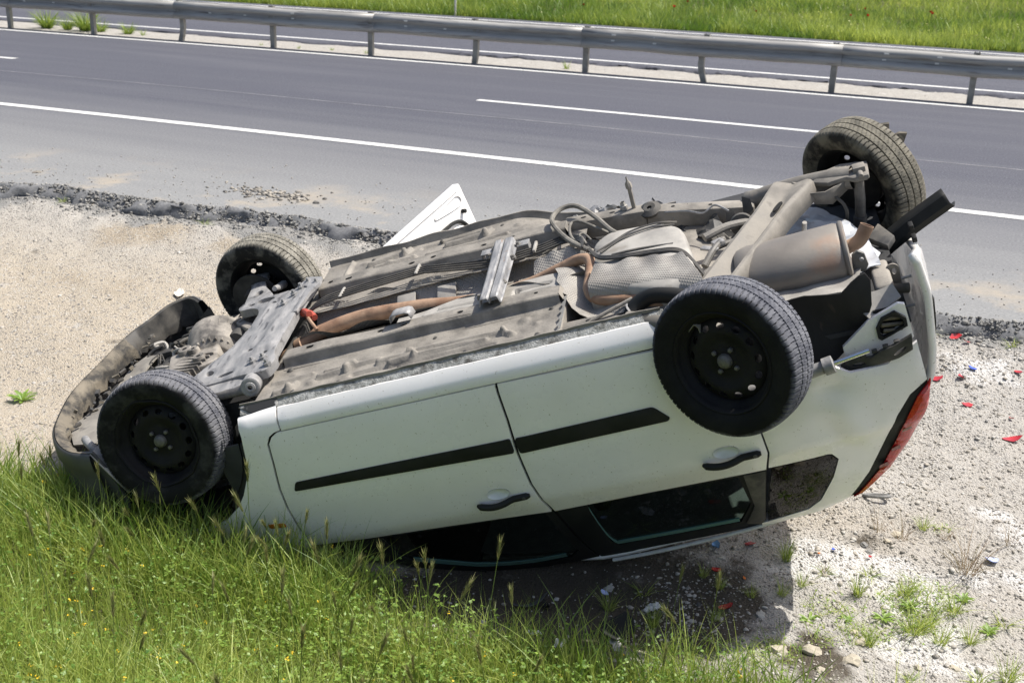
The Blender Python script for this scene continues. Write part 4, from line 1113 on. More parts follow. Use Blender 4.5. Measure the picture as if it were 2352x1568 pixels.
for k, (x, y) in enumerate(((3.47, 0.12), (3.55, 0.20))):
    g = Geo(); g.prism([(x, y), (x + 0.05, y + 0.02), (x + 0.045, y + 0.07), (x + 0.01, y + 0.09)], -0.10, -0.097, Matrix.Translation((0, 0, 0.0)))
    for v in range(len(g.v)): p = g.v[v]; g.v[v] = (p[0], y + (p[1] - y) * 0.5, p[2] + (p[1] - y) * 0.9)
    g.build('torn_tab', M_BLACKD, car)
g = Geo(); g.lathe([(0.018, -0.02), (0.05, -0.022), (0.056, 0.0), (0.05, 0.022), (0.020, 0.024), (0.016, 0.0)], 20, Matrix.Translation((3.545, 0.03, -0.06)) @ Matrix.Rotation(math.radians(70), 4, 'X')); g.build('rubber_bush', M_BLACKD, car)
g = Geo(); g.tube(spline([(3.18, 0.30, -0.02), (3.30, 0.20, 0.0), (3.38, 0.13, 0.0), (3.44, 0.14, 0.02), (3.50, 0.08, 0.0)], 5), 0.005, 6); g.build('brake_line', M_STEELL, car)
for P, r in (([(3.38, -0.10, -0.02), (3.48, -0.04, -0.02), (3.58, 0.02, -0.05)], 0.019), ([(3.40, -0.20, -0.04), (3.50, -0.14, -0.05), (3.60, -0.10, -0.08)], 0.013), ([(3.37, -0.30, -0.06), (3.42, -0.22, -0.03), (3.46, -0.12, -0.04)], 0.016), ([(3.36, -0.42, -0.05), (3.43, -0.36, -0.05), (3.50, -0.33, -0.09)], 0.018)):
    g = Geo(); g.tube(spline(P, 5), r, 10); g.build('pipe_stub', M_STEEL, car)
g = Geo(); g.box((3.44, -0.16, -0.035), (0.05, 0.05, 0.03), Matrix.Rotation(0.5, 3, 'Z')); g.box((3.40, -0.20, -0.03), (0.03, 0.09, 0.012), Matrix.Rotation(0.9, 3, 'Z')); g.build('bracket', M_STEELL, car, bevel=0.005)
# parking brake cable, filler hose by the near rear corner
g = Geo(); g.tube(spline([(2.84, -0.66, -0.03), (2.95, -0.62, -0.01), (3.08, -0.58, 0.01)], 5), 0.009, 8); g.build('handbrake_cable', M_UNDER, car)
g = Geo(); g.tube(spline([(3.06, -0.63, -0.04), (3.10, -0.60, -0.01), (3.18, -0.60, 0.01), (3.30, -0.66, 0.0), (3.40, -0.72, -0.04)], 6), [0.034] * 25, 14); g.build('filler_hose', M_BLACK, car, angle=70)
g = Geo(); g.lathe([(0.034, -0.006), (0.040, 0), (0.034, 0.006)], 16, Matrix.Translation((3.075, -0.615, -0.025)) @ Matrix.Rotation(0.9, 4, 'Y')); g.build('hose_clamp', M_STEELL, car)
# ------------------------------------------------------------------ wheels
def tyre_mat(name, side, side2, tread, tread2, lo=0.40, hi=0.62):
    m = bpy.data.materials.new(name); m.use_nodes = True
    t = m.node_tree; N = t.nodes; Lk = t.links; b = N['Principled BSDF']
    tc = N.new('ShaderNodeTexCoord'); sx = N.new('ShaderNodeSeparateXYZ'); Lk.new(tc.outputs['Object'], sx.inputs[0])
    def M(op, a, c):
        n = N.new('ShaderNodeMath'); n.operation = op
        for k, v in enumerate((a, c)):
            if isinstance(v, float): n.inputs[k].default_value = v
            else: Lk.new(v, n.inputs[k])
        return n.outputs[0]
    r = M('SQRT', M('ADD', M('MULTIPLY', sx.outputs[0], sx.outputs[0]), M('MULTIPLY', sx.outputs[1], sx.outputs[1])), 0.0)
    def noise_(s, d=5):
        n = N.new('ShaderNodeTexNoise'); n.inputs['Scale'].default_value = s; n.inputs['Detail'].default_value = d; n.inputs['Roughness'].default_value = 0.65
        Lk.new(tc.outputs['Object'], n.inputs['Vector']); return n.outputs['Fac']
    def mixc(f, A, B):
        x = N.new('ShaderNodeMix'); x.data_type = 'RGBA'; Lk.new(f, x.inputs['Factor'])
        for s, v in (('A', A), ('B', B)):
            if isinstance(v, tuple): x.inputs[s].default_value = (*v, 1)
            else: Lk.new(v, x.inputs[s])
        return x.outputs['Result']
    def mr(f, a, c):
        q = N.new('ShaderNodeMapRange'); q.inputs[1].default_value = a; q.inputs[2].default_value = c; Lk.new(f, q.inputs[0]); return q.outputs[0]
    n1 = noise_(7); n2 = noise_(16)
    s = mixc(mr(n1, lo, hi), side, side2)
    td = mixc(mr(n2, 0.36, 0.62), tread, tread2)
    edge = M('ADD', r, M('MULTIPLY', M('SUBTRACT', n2, 0.5), 0.03))
    col = mixc(mr(edge, 0.285, 0.302), s, td)
    deep = mr(r, 0.3005, 0.2985)
    tread_zone = mr(M('ABSOLUTE', sx.outputs[2], 0.0), 0.079, 0.076)
    col = mixc(M('MULTIPLY', deep, tread_zone), col, (0.012, 0.012, 0.012))
    Lk.new(col, b.inputs['Base Color'])
    b.inputs['Roughness'].default_value = 0.72; b.inputs['Specular IOR Level'].default_value = 0.18
    bp = N.new('ShaderNodeBump'); bp.inputs['Strength'].default_value = 0.2; bp.inputs['Distance'].default_value = 0.004
    Lk.new(noise_(90), bp.inputs['Height']); Lk.new(bp.outputs[0], b.inputs['Normal'])
    return m
M_TY_CLEAN = tyre_mat('black tyre with scuffed tread', (0.009, 0.009, 0.0095), (0.020, 0.020, 0.020), (0.075, 0.078, 0.095), (0.155, 0.158, 0.176), 0.45, 0.75)
M_TY_NF = tyre_mat('dusty black front tyre', (0.010, 0.010, 0.0105), (0.075, 0.073, 0.068), (0.080, 0.083, 0.098), (0.17, 0.17, 0.18), 0.50, 0.80)
M_TY_FRONT = tyre_mat('far front tyre caked in pale mud', (0.020, 0.020, 0.020), (0.17, 0.16, 0.138), (0.13, 0.122, 0.103), (0.27, 0.254, 0.215), 0.42, 0.60)
M_TY_REAR = tyre_mat('far rear tyre caked in dry clay', (0.030, 0.028, 0.024), (0.18, 0.163, 0.122), (0.105, 0.098, 0.08), (0.215, 0.198, 0.158), 0.40, 0.56)

R_T = 0.312
NT = 560
def tyre_mesh(name, deform=False):
    gro = [-0.044, -0.005, 0.036]
    prof = [(0.190, -0.060), (0.200, -0.072), (0.212, -0.079), (0.232, -0.088), (0.236, -0.0895), (0.255, -0.093), (0.272, -0.0935), (0.285, -0.0905), (0.294, -0.0855), (0.3005, -0.080)]
    zs = [-0.0755, -0.066, -0.056]
    def crown(z): return R_T - 0.010 * (abs(z) / 0.078) ** 2.6
    tread = [(crown(z), z) for z in zs]
    for k, gz in enumerate(gro):
        tread += [(crown(gz - 0.0035), gz - 0.0035), (crown(gz) - 0.009, gz - 0.0025), (crown(gz) - 0.009, gz + 0.0025), (crown(gz + 0.0035), gz + 0.0035)]
        nx = gro[k + 1] if k + 1 < len(gro) else 0.0755
        mids = np.linspace(gz + 0.0035, nx - (0.0035 if k + 1 < len(gro) else 0.0), 5 if k + 1 < len(gro) else 5)[1:(-1 if k + 1 < len(gro) else None)]
        tread += [(crown(z), z) for z in mids]
    prof = prof + tread + [(r, -z) for r, z in reversed(prof)]
    n = len(prof); V = np.zeros((NT, n, 3))
    for j in range(NT):
        a = 2 * math.pi * j / NT
        for i, (r, z) in enumerate(prof):
            rr = r
            if r > 0.284:
                if abs(z) > 0.046:                      # shoulder blocks
                    ph = (j + int(round((abs(z) - 0.046) * 35))) % 7
                    if ph == 0 and r > 0.2935: rr -= 0.0075
                    elif ph == 0: rr -= 0.003
                elif r > crown(z) - 0.004:              # diagonal sipes in the middle ribs
                    ph = (j + int(round((z + 0.05) * 200))) % 7
                    if ph == 0: rr -= 0.0042
            V[j, i] = (rr * math.cos(a), rr * math.sin(a), z)
    if deform:
        A = np.arange(NT) * 2 * math.pi / NT
    q = []
    J, I = np.meshgrid(np.arange(NT), np.arange(n - 1), indexing='ij'); J2 = (J + 1) % NT
    F = np.stack([J * n + I, J2 * n + I, J2 * n + I + 1, J * n + I + 1], -1).reshape(-1, 4)
    me = fast_mesh(name, V.reshape(-1, 3), F)
    me.polygons.foreach_set('use_smooth', [True] * len(me.polygons)); me.set_sharp_from_angle(angle=math.radians(28))
    return me
TYRE = tyre_mesh('tyre')

def rim_mesh(name, bent=0.0):
    """pressed steel wheel: lip and barrel, dished disc with a ring of round windows"""
    g = Geo(); n = 64
    prof = [(0.206, 0.072), (0.209, 0.078), (0.205, 0.082), (0.198, 0.078), (0.192, 0.066), (0.186, 0.052), (0.172, 0.040), (0.165, 0.02), (0.165, -0.02), (0.178, -0.045), (0.190, -0.062), (0.200, -0.074), (0.206, -0.078)]
    vs = []
    for r, z in prof:
        for j in range(n):
            a = 2 * math.pi * j / n
            w = bent * (0.5 * math.sin(5 * a) + 0.4 * math.sin(9 * a + 1) + 0.3 * math.sin(14 * a)) if z > 0.05 else 0
            vs.append(((r + w) * math.cos(a), (r + w) * math.sin(a), z + abs(w) * 0.6))
    g.add(vs, [(i * n + j, i * n + (j + 1) % n, (i + 1) * n + (j + 1) % n, (i + 1) * n + j) for i in range(len(prof) - 1) for j in range(n)])
    def disc(x, y, off=0.0):
        r = math.hypot(x, y)
        z = np.interp(r, [0, 0.035, 0.05, 0.075, 0.10, 0.118, 0.135, 0.150, 0.165, 0.172], [0.046, 0.046, 0.040, 0.036, 0.046, 0.054, 0.050, 0.040, 0.032, 0.020])
        return (x, y, z + off)
    out = [(0.1715 * math.cos(2 * math.pi * k / 72), 0.1715 * math.sin(2 * math.pi * k / 72)) for k in range(72)]
    holes = [oval(0.141 * math.cos(t), 0.141 * math.sin(t), 0.0125, 0.018, t, 12) for t in np.linspace(0, 2 * math.pi, 14)[:-1]]
    panel(g, out, disc, 0.013, 0.006, 0.0, holes)
    return g.mesh(name, angle=40)
RIM = rim_mesh('wheel'); RIMB = rim_mesh('wheel', 0.0055)
gh = Geo(); gh.lathe([(0.0, 0.070), (0.012, 0.069), (0.024, 0.064), (0.029, 0.056), (0.031, 0.044)], 24); HUBM = gh.mesh('hub_cap', angle=70)
gb = Geo(); gb.lathe([(0.0, 0.018), (0.007, 0.017), (0.0105, 0.012), (0.0105, 0.0)], 6); BOLTM = gb.mesh('wheel_bolt', angle=20)

def wheel(center, axis_, tyre_m, rim=RIM, spin=0.0, label=None, rimm=M_RIM, scale=1.02):
    z = Vector(axis_).normalized()
    x = Vector((1, 0, 0)); x = (x - z * x.dot(z)).normalized(); y = z.cross(x)
    Mx = Matrix((x, y, z)).transposed().to_4x4() @ Matrix.Rotation(spin, 4, 'Z'); Mx.translation = center
    w = bpy.data.objects.new('wheel', rim); COL.objects.link(w); w.parent = car; w.matrix_local = Mx @ Matrix.Scale(scale, 4)
    if label: w['label'] = label
    w.data.materials.clear(); w.data.materials.append(rimm)
    t = bpy.data.objects.new('tyre', TYRE if not TYRE.materials else TYRE.copy()); COL.objects.link(t); t.parent = w
    t.data.materials.clear(); t.data.materials.append(tyre_m)
    h = bpy.data.objects.new('hub_cap', HUBM); COL.objects.link(h); h.parent = w
    HUBM.materials.clear(); HUBM.materials.append(M_HUB)
    BOLTM.materials.clear(); BOLTM.materials.append(M_HUB)
    for k in range(4):
        a = 2 * math.pi * k / 4 + 0.4
        b = bpy.data.objects.new('wheel_bolt', BOLTM); COL.objects.link(b); b.parent = w
        b.location = (0.052 * math.cos(a), 0.052 * math.sin(a), 0.036)
    return w
AX = Vector((0.434, 0.901, 0.0))                    # rear axle line after it broke loose
wheel((0.80, -0.70, -0.072), (-0.01, -0.97, 0.245), M_TY_NF, RIMB, 0.3, 'black front wheel with a bent steel rim')
wheel((0.855, 0.73, -0.05), (0.18, 0.98, -0.065), M_TY_FRONT, RIM, 0.1, 'front wheel caked in pale mud')
NR = Vector((3.445, -0.92, -0.165)); FR = Vector((4.108, 0.48, -0.198))
wheel(NR, (-0.447, -0.868, 0.215), M_TY_CLEAN, RIM, 0.5, 'clean black rear wheel standing out over the door')
wheel(FR, (0.765, 0.642, 0.05), M_TY_REAR, RIM, 0.9, 'rear wheel caked in clay on the torn-off axle')

# ------------------------------------------------------------------ rear axle, torn from its mounts
M_AXLE = mat('dusty painted axle steel', (0.15, 0.138, 0.12), (0.27, 0.248, 0.215), scale=5, rough=0.6, rough2=0.8, c3=(0.12, 0.11, 0.10), scale3=10, ramp3=(0.60, 0.74), bump=0.1, bscale=60)
FWD = Vector((-0.901, 0.434, 0.0))
a0 = Vector((3.28, -0.86, -0.045)); a1 = Vector((3.80, 0.20, -0.015))
d = (a1 - a0).normalized(); sx_ = d.cross(Vector((0, 0, 1))).normalized()
sec = [(-0.085, -0.055), (-0.080, 0.018), (-0.072, 0.030), (-0.058, 0.032), (-0.012, -0.014), (0.0, -0.020), (0.012, -0.014), (0.060, 0.036), (0.072, 0.034), (0.082, 0.022), (0.088, -0.055)]
rows = []
for t in np.linspace(0, 1, 22):
    p = a0.lerp(a1, t); wdt = 1.0 + 0.25 * sstep(0.75, 1.0, t)
    fill = sstep(0.82, 1.0, t)
    rows.append([p + sx_ * (a * wdt) + Vector((0, 0, b if not (3 < k < 7) else b * (1 - fill) + 0.02 * fill)) for k, (a, b) in enumerate(sec)])
g = Geo(); g.grid(rows); axle = g.build('rear_axle', M_AXLE, car, angle=40, kw=dict(label='torsion beam axle torn from its mounts'))
md = axle.modifiers.new('t', 'SOLIDIFY'); md.thickness = 0.005
# dark slot in the beam's end plate
p = a0.lerp(a1, 0.84); g = Geo(); g.prism(oval(0, 0, 0.045, 0.011, 0, 16, 0.7), 0.012, 0.018, Matrix.Translation((p.x, p.y, p.z - 0.012)) @ Matrix.Rotation(math.atan2(d.y, d.x), 4, 'Z')); g.build('slot', M_HOLE, axle, smooth=False)
# far trailing arm: fat tube with an open bush eye at its end
tp = spline([(3.575, 0.355, -0.095), (3.66, 0.335, -0.085), (3.80, 0.285, -0.06), (3.95, 0.235, -0.045), (4.06, 0.20, -0.04)], 8)
g = Geo(); g.tube(tp, [0.046] * 8 + [0.048 + 0.004 * min(1, k / 10) for k in range(len(tp) - 8)], 18, cap=False); arm = g.build('trailing_arm', M_AXLE, axle, angle=60)
q = (tp[0] - tp[1]).normalized().to_track_quat('Z', 'Y').to_matrix().to_4x4(); q.translation = tp[0]
g = Geo(); g.lathe([(0.046, -0.03), (0.0475, 0.0), (0.044, 0.006), (0.036, 0.004), (0.034, -0.03), (0.0, -0.032)], 20, q); g.build('bush_eye', M_STEEL, axle)
g = Geo(); g.prism([(4.13, 0.12), (4.14, 0.28), (4.02, 0.32), (3.93, 0.28), (3.88, 0.19), (3.95, 0.14), (4.03, 0.155), (4.06, 0.12)], -0.035, -0.010); o = g.build('spring_seat', M_AXLE, axle, bevel=0.008)
g = Geo(); g.box((4.095, 0.19, -0.02), (0.055, 0.06, 0.07)); g.lathe([(0, .05), (.012, .05), (.015, .035), (.015, 0)], 8, Matrix.Translation((4.095, 0.165, -0.01)) @ Matrix.Rotation(math.radians(90), 4, 'X')); g.build('damper_mount', M_AXLE, axle, bevel=0.008)
# gusset between beam and arm
g = Geo(); g.grid([[Vector((3.80, 0.20, 0.01)), Vector((3.86, 0.10, -0.02)), Vector((3.93, 0.12, -0.04)), Vector((4.02, 0.16, -0.03))], [Vector((3.83, 0.24, -0.02)), Vector((3.88, 0.15, -0.10)), Vector((3.95, 0.15, -0.12)), Vector((4.03, 0.18, -0.08))]])
o = g.build('gusset', M_AXLE, axle); md = o.modifiers.new('t', 'SOLIDIFY'); md.thickness = 0.006
# near trailing arm behind the near wheel
g = Geo(); g.tube(spline([(3.05, -0.66, -0.05), (3.20, -0.74, -0.06), (3.36, -0.80, -0.09), (3.44, -0.84, -0.13)], 6), 0.045, 14); g.build('trailing_arm', M_AXLE, axle)
# brake drums and dampers
for c, s in ((NR, 1), (FR, -1)):
    q = (AX * s).to_track_quat('Z', 'Y').to_matrix().to_4x4(); q.translation = c
    g = Geo(); g.lathe([(0.0, 0.075), (0.05, 0.075), (0.112, 0.070), (0.118, 0.062), (0.118, 0.02), (0.105, 0.0), (0.0, 0.0)], 32, q); g.build('brake_drum', mat('black drum', (0.012, 0.012, 0.012), (0.04, 0.035, 0.03), scale=12, rough=0.7), axle, angle=40)
g = Geo(); g.tube([(4.085, 0.205, -0.05), (4.075, 0.215, -0.16), (4.06, 0.23, -0.25)], 0.024, 12); g.tube([(4.06, 0.23, -0.25), (4.04, 0.25, -0.36)], 0.030, 12); g.build('damper', M_STEEL, axle, angle=50)
g = Geo(); g.tube([(3.40, -0.84, -0.40), (3.60, -0.85, -0.372), (3.78, -0.853, -0.342)], 0.027, 14); g.lathe([(0.027, -0.018), (0.036, -0.016), (0.036, 0.022), (0.012, 0.026)], 16, Matrix.Translation((3.79, -0.853, -0.34)) @ Matrix.Rotation(math.radians(81), 4, 'Y')); dm = g.build('damper', M_STEELL, axle, angle=50)
g = Geo(); g.tube([(3.80, -0.853, -0.338), (3.955, -0.855, -0.309)], 0.0085, 10); g.build('piston_rod', M_CHROME, axle)
g = Geo(); g.tube(spline([(3.94, 0.16, -0.06), (4.0, 0.14, -0.14), (3.99, 0.16, -0.24), (3.93, 0.20, -0.30)], 6), 0.008, 7); g.build('brake_hose', M_BLACKD, axle)

# ------------------------------------------------------------------ tail end underside
rows = []
mu = [(3.50, 0.05), (3.505, 0.095), (3.52, 0.108), (3.56, 0.118), (3.93, 0.124), (3.945, 0.118), (3.947, 0.124), (3.953, 0.128), (3.962, 0.128), (3.968, 0.120), (3.969, 0.06), (3.969, 0.001)]
for x, r in mu:
    row = []
    for j in range(41):
        a = 2 * math.pi * j / 40
        row.append((x + 0.02 * math.sin(a) * 0, -0.355 + r * 1.25 * math.cos(a) + 0.05 * (x - 3.75), -0.122 + r * math.sin(a) - 0.02 * (x - 3.75)))
    rows.append(row)
g = Geo(); g.grid(rows); muf = g.build('muffler', M_MUFF, car, angle=40)
tpp = spline([(3.955, -0.36, -0.10), (3.985, -0.36, -0.095), (4.02, -0.36, -0.08), (4.048, -0.355, -0.045), (4.062, -0.35, -0.025)], 6)
g = Geo(); g.tube(tpp, 0.029, 16, cap=False); o = g.build('tail_pipe', M_RUST, muf, angle=60); md = o.modifiers.new('t', 'SOLIDIFY'); md.thickness = 0.003
q = (tpp[-1] - tpp[-2]).normalized().to_track_quat('Z', 'Y').to_matrix().to_4x4(); q.translation = tpp[-1]
g = Geo(); g.lathe([(0.025, -0.03), (0.0, -0.03)], 14, q); g.build('pipe_bore', M_HOLE, muf)
# crumpled silver boot floor
crumple('boot_floor', [(3.52, 0.44), (3.66, 0.50), (3.76, 0.44), (3.92, 0.25), (4.00, 0.10), (4.06, -0.08), (4.08, -0.42), (3.85, -0.46), (3.60, -0.45), (3.52, 0.0)], -0.185, 0.06, 4.2, 1.7, M_TRUNK, 0.022)
crumple('boot_floor_flange', [(3.52, -0.46), (3.58, -0.60), (3.95, -0.62), (4.0, -0.46)], -0.16, 0.015, 6, 3.7, M_UNDERL, 0.03)
g = Geo(); g.tube([(3.80, 0.02, -0.17), (3.815, 0.0, -0.11)], 0.011, 8); g.build('hanger_peg', M_UNDERL, car)
g = Geo(); P = [(4.0, -0.18), (4.055, -0.12), (4.095, -0.24), (4.06, -0.32), (4.0, -0.30)]
g.prism(P, -0.225, -0.220); g.build('heat_plate', M_TRUNK, car, bevel=0.002)
g = Geo(); g.lathe([(0.0, 0.03), (0.03, 0.028), (0.042, 0.015), (0.044, -0.05)], 20, Matrix.Translation((3.985, -0.27, -0.20)) @ Matrix.Rotation(0.5, 4, 'Y')); g.build('white_cap', mat('white plastic cap', (0.7, 0.7, 0.68), rough=0.4), car)
g = Geo(); g.prism([(4.06, -0.10), (4.12, 0.02), (4.17, -0.14), (4.13, -0.22)], -0.235, -0.205); g.build('bumper_foam', M_BLACKD, car, bevel=0.006)
# mud guard liner
MG = [(3.60, -0.155), (3.71, -0.130), (3.76, -0.120), (3.90, -0.130), (3.945, -0.095), (3.98, -0.078), (4.005, -0.075), (4.02, -0.11), (4.005, -0.21), (3.97, -0.29), (3.92, -0.37), (3.87, -0.41), (3.82, -0.44), (3.73, -0.455), (3.60, -0.44)]
g = Geo(); panel(g, MG, lambda x, z, off=0.0: (x, -0.665 - off + 0.10 * max(0, 3.78 - x) - 0.02 * math.sin((x + z) * 12), z), 0.025, 0.008, 0.002); g.build('mud_guard', mat('black wheel arch liner', (0.012, 0.012, 0.012), (0.028, 0.026, 0.025), scale=5, rough=0.75, rough2=0.9, c3=(0.10, 0.065, 0.055), scale3=9, ramp3=(0.66, 0.78), stretch=(2.5, 1, 0.8)), car, angle=60)
# bumper beam, towing plate, rear corner with cabin vent
g = Geo(); g.box((4.07, -0.47, -0.235), (0.075, 0.24, 0.085)); bb = g.build('bumper_beam', M_UNDER, car, bevel=0.016, seg=3)
g = Geo(); g.prism(oval(4.055, -0.245, 0.008, 0.008), 0.580, 0.5835, Matrix.Rotation(math.radians(90), 4, 'X')); g.build('hole', M_HOLE, bb, smooth=False)
g = Geo(); pl = round_poly([(4.06, -0.285), (4.085, -0.235), (4.098, -0.185), (4.125, -0.178), (4.145, -0.195), (4.145, -0.30)], 0.014)
panel(g, pl, lambda x, z, off=0.0: (x, -0.44 - off, z + 0.0), 0.02, 0.006, 0, [oval(4.125, -0.215, 0.009, 0.015)]); g.build('towing_plate', M_UNDER, car)
for a_, b_ in (((4.145, -0.46, -0.245), (4.185, -0.46, -0.243)), ((4.13, -0.55, -0.33), (4.17, -0.55, -0.328))):
    g = Geo(); g.tube([a_, b_], 0.006, 8); g.build('stud', M_STEELL, car)
g = Geo(); g.tube([(4.10, -0.48, -0.27), (4.165, -0.47, -0.29)], 0.022, 12); g.build('rubber_bush', M_BLACKD, car)
g = Geo(); g.prism([(-0.04, -0.02), (0.01, -0.028), (0.028, 0.0), (0.02, 0.055), (-0.005, 0.075), (-0.03, 0.06)], 0, 0.02, Matrix.Translation((4.005, -0.44, -0.15)) @ Matrix.Rotation(math.radians(90), 4, 'X')); hp_ = g.build('exhaust_hanger', M_STEEL, car, bevel=0.006)
g = Geo(); g.lathe([(0, 0.012), (0.008, 0.011), (0.010, 0)], 8, Matrix.Translation((4.008, -0.46, -0.115)) @ Matrix.Rotation(math.radians(90), 4, 'X')); g.build('bolt', M_STEELL, hp_)
def corner(x, z, off=0.0): return (x, -0.715 - off - 0.02 * (z + 0.2) + 0.03 * max(0, x - 4.05) * 2, z)
VENT = [(4.000, -0.300), (4.026, -0.258), (4.082, -0.240), (4.120, -0.282), (4.120, -0.318), (4.012, -0.358), (4.000, -0.345)]
rc = body_panel('rear_corner', [(3.86, -0.36), (3.98, -0.262), (4.10, -0.215), (4.125, -0.225), (4.135, -0.38), (4.05, -0.46), (3.86, -0.46)], corner, M_PAINT, 0.025, 0.02, 0.003, [[(4.06 + (x - 4.06) * 0.82, -0.30 + (z + 0.30) * 0.82) for x, z in VENT]])
g = Geo(); panel(g, VENT, lambda x, z, off=0: (corner(x, z, off + 0.014)), 0.015, 0.02, 0.003, [[(4.06 + (x - 4.06) * 0.78, -0.30 + (z + 0.30) * 0.76) for x, z in VENT]]); g.build('cabin_vent', M_BLACK, rc)
for k, zz in enumerate((-0.275, -0.305, -0.332)):
    g = Geo(); g.box((4.062, -0.705, zz), (0.085 - 0.008 * abs(k - 1), 0.012, 0.022), Matrix.Rotation(math.radians(38), 3, 'X') @ Matrix.Rotation(math.radians(16), 3, 'Y')); g.build('vent_flap', M_MUDDY, rc, bevel=0.003)
g = Geo(); g.box((4.062, -0.68, -0.30), (0.12, 0.01, 0.12)); g.build('vent_back', M_HOLE, rc)
g = Geo(); panel(g, [(3.92, -0.205), (4.10, -0.19), (4.12, -0.225), (3.985, -0.262)], lambda x, z, off=0.0: (x, -0.70 + (z + 0.26) * 1.6, z + 0.004 * math.sin(x * 40) + off), 0.02, 0.006, 0.0); g.build('rear_ledge', M_UNDERL, rc)
# broken bumper bracket along the quarter's lower lip
BT = [(3.835, -0.425), (3.88, -0.392), (3.96, -0.400), (4.00, -0.378), (4.06, -0.362), (4.125, -0.335), (4.118, -0.40), (4.06, -0.425), (4.00, -0.436), (3.87, -0.448)]
g = Geo(); panel(g, BT, lambda x, z, off=0.0: (x, -0.742 - off - 0.03 * math.sin((x - 3.8) * 6), z), 0.02, 0.02, 0.003, [oval(3.905, -0.425, 0.028, 0.008), oval(4.07, -0.395, 0.03, 0.008, 0.5)]); bt = g.build('bumper_bracket', M_BLACKD, car)
for k in range(4):
    g = Geo(); x = 3.93 + 0.045 * k; g.box((x, -0.75, -0.392 + 0.011 * k), (0.022, 0.02, 0.014)); g.build('clip', M_BLACKD, bt, bevel=0.003)
g = Geo(); g.prism([(3.83, -0.43), (3.86, -0.425), (3.872, -0.47), (3.858, -0.485)], 0.755, 0.760, Matrix.Rotation(math.radians(90), 4, 'X') @ Matrix.Identity(4)); g.build('torn_tab', M_BLACKD, bt)
# black bumper strip sticking out past the tail
sp = [Vector((4.10, 0.02, -0.345)), Vector((4.24, 0.02, -0.262)), Vector((4.415, 0.02, -0.175))]
g = Geo(); rows = []
for p in spline(sp, 6):
    rows.append([p + Vector(o_) for o_ in ((-0.008, 0.03, 0.045), (0.0, -0.01, 0.032), (0.012, -0.03, -0.004), (0.030, -0.02, -0.030), (0.040, 0.03, -0.036))])
g.grid(rows); o = g.build('bumper_strip', M_BLACK, car, angle=40, kw=dict(label='black bumper strip sticking out behind the tail')); md = o.modifiers.new('t', 'SOLIDIFY'); md.thickness = 0.006
for t in (4.13, 4.25):
    g = Geo(); g.tube([(t, -0.02, -0.30 + (t - 4.13) * 0.55), (t - 0.004, -0.045, -0.28 + (t - 4.13) * 0.55)], 0.010, 8); g.build('clip', M_BUMP, o)
for k_, P_ in enumerate(([(4.19, 0.70, -0.035), (4.245, 0.70, -0.025), (4.295, 0.72, -0.04), (4.285, 0.70, -0.09), (4.25, 0.69, -0.09)], [(4.27, 0.66, -0.09), (4.33, 0.68, -0.085), (4.365, 0.69, -0.10), (4.335, 0.67, -0.145), (4.29, 0.65, -0.145)])):
    g = Geo(); g.add(P_ + [(a, b + 0.012, c + 0.004) for a, b, c in P_], [(0, 1, 2, 3, 4), (9, 8, 7, 6, 5)] + [(i, (i + 1) % 5, 5 + (i + 1) % 5, 5 + i) for i in range(5)]); g.build('bent_trim', M_MUDDY, axle, smooth=False)

# ------------------------------------------------------------------ nose: bumper shell, subframe, gearbox
lip = spline([(0.46, -0.80, -0.02), (0.34, -0.765, -0.005), (0.20, -0.65, 0.0), (0.09, -0.49, 0.0), (0.025, -0.31, 0.0), (-0.015, -0.06, 0.0), (0.008, 0.23, 0.0), (0.05, 0.50, -0.005), (0.12, 0.64, 0.0), (0.19, 0.76, 0.0), (0.30, 0.815, 0.0), (0.40, 0.74, -0.02)], 6)
rows = []; inner = []
for i, p in enumerate(lip):
    t = (lip[min(i + 1, len(lip) - 1)] - lip[max(i - 1, 0)]).normalized(); n = Vector((t.y, -t.x, 0)) * -1
    n = n if n.dot(Vector((0.8, 0, 0)) - p) < 0 else -n; n.z = 0
    w = 0.003 * math.sin(i * 0.5); far = float(sstep(0.35, 0.62, p.y))
    rows.append([p + n * a + Vector((0, 0, b + w * (1 if b > -0.1 else 0.3))) for a, b in ((0.0, 0.0), (0.012, -0.006), (0.020, -0.03), (0.030, -0.075), (0.022, -0.10), (0.034, -0.16), (0.050, -0.26), (0.040, -0.38), (0.0, -0.50), (-0.05, -0.56))])
    inner.append([p + Vector((0, 0, w)) + n * -0.004, p + n * -0.018 + Vector((0, 0, -0.006 + w)), p + n * (-0.042 + 0.02 * far) + Vector((0, 0, -0.030 - 0.06 * far + w * 0.5 + 0.003 * math.sin(i * 2.3))), p + n * (-0.044 + 0.02 * far) + Vector((0, 0, -0.040 - 0.07 * far)), p + n * (-0.036 + 0.02 * far) + Vector((0, 0, -0.10 - 0.05 * far))])
g = Geo(); g.grid(rows); bump = g.build('front_bumper', M_BUMP, car, angle=50)
rj = random.Random(9)
for r in inner:
    j_ = rj.uniform(-0.010, 0.026); jz = rj.uniform(-0.03, 0.004)
    for q_ in (2, 3, 4): r[q_] = r[q_] + Vector((j_ * 0.7, j_ * 0.3, jz))
sp_ = int(len(inner) * 0.60)
g = Geo(); g.grid([r[::-1] for r in inner[:sp_ + 1]]); g.build('bumper_lip', mat('black plastic lip with dried mud', (0.035, 0.033, 0.03), (0.16, 0.138, 0.105), scale=11, ramp=(0.40, 0.58), rough=0.85, bump=0.4, bscale=50, c3=(0.22, 0.19, 0.145), scale3=5, ramp3=(0.55, 0.68)), bump, angle=50)
g = Geo(); g.grid([r[::-1] for r in inner[sp_:]]); g.build('bumper_lip', M_BLACKD, bump, angle=50)
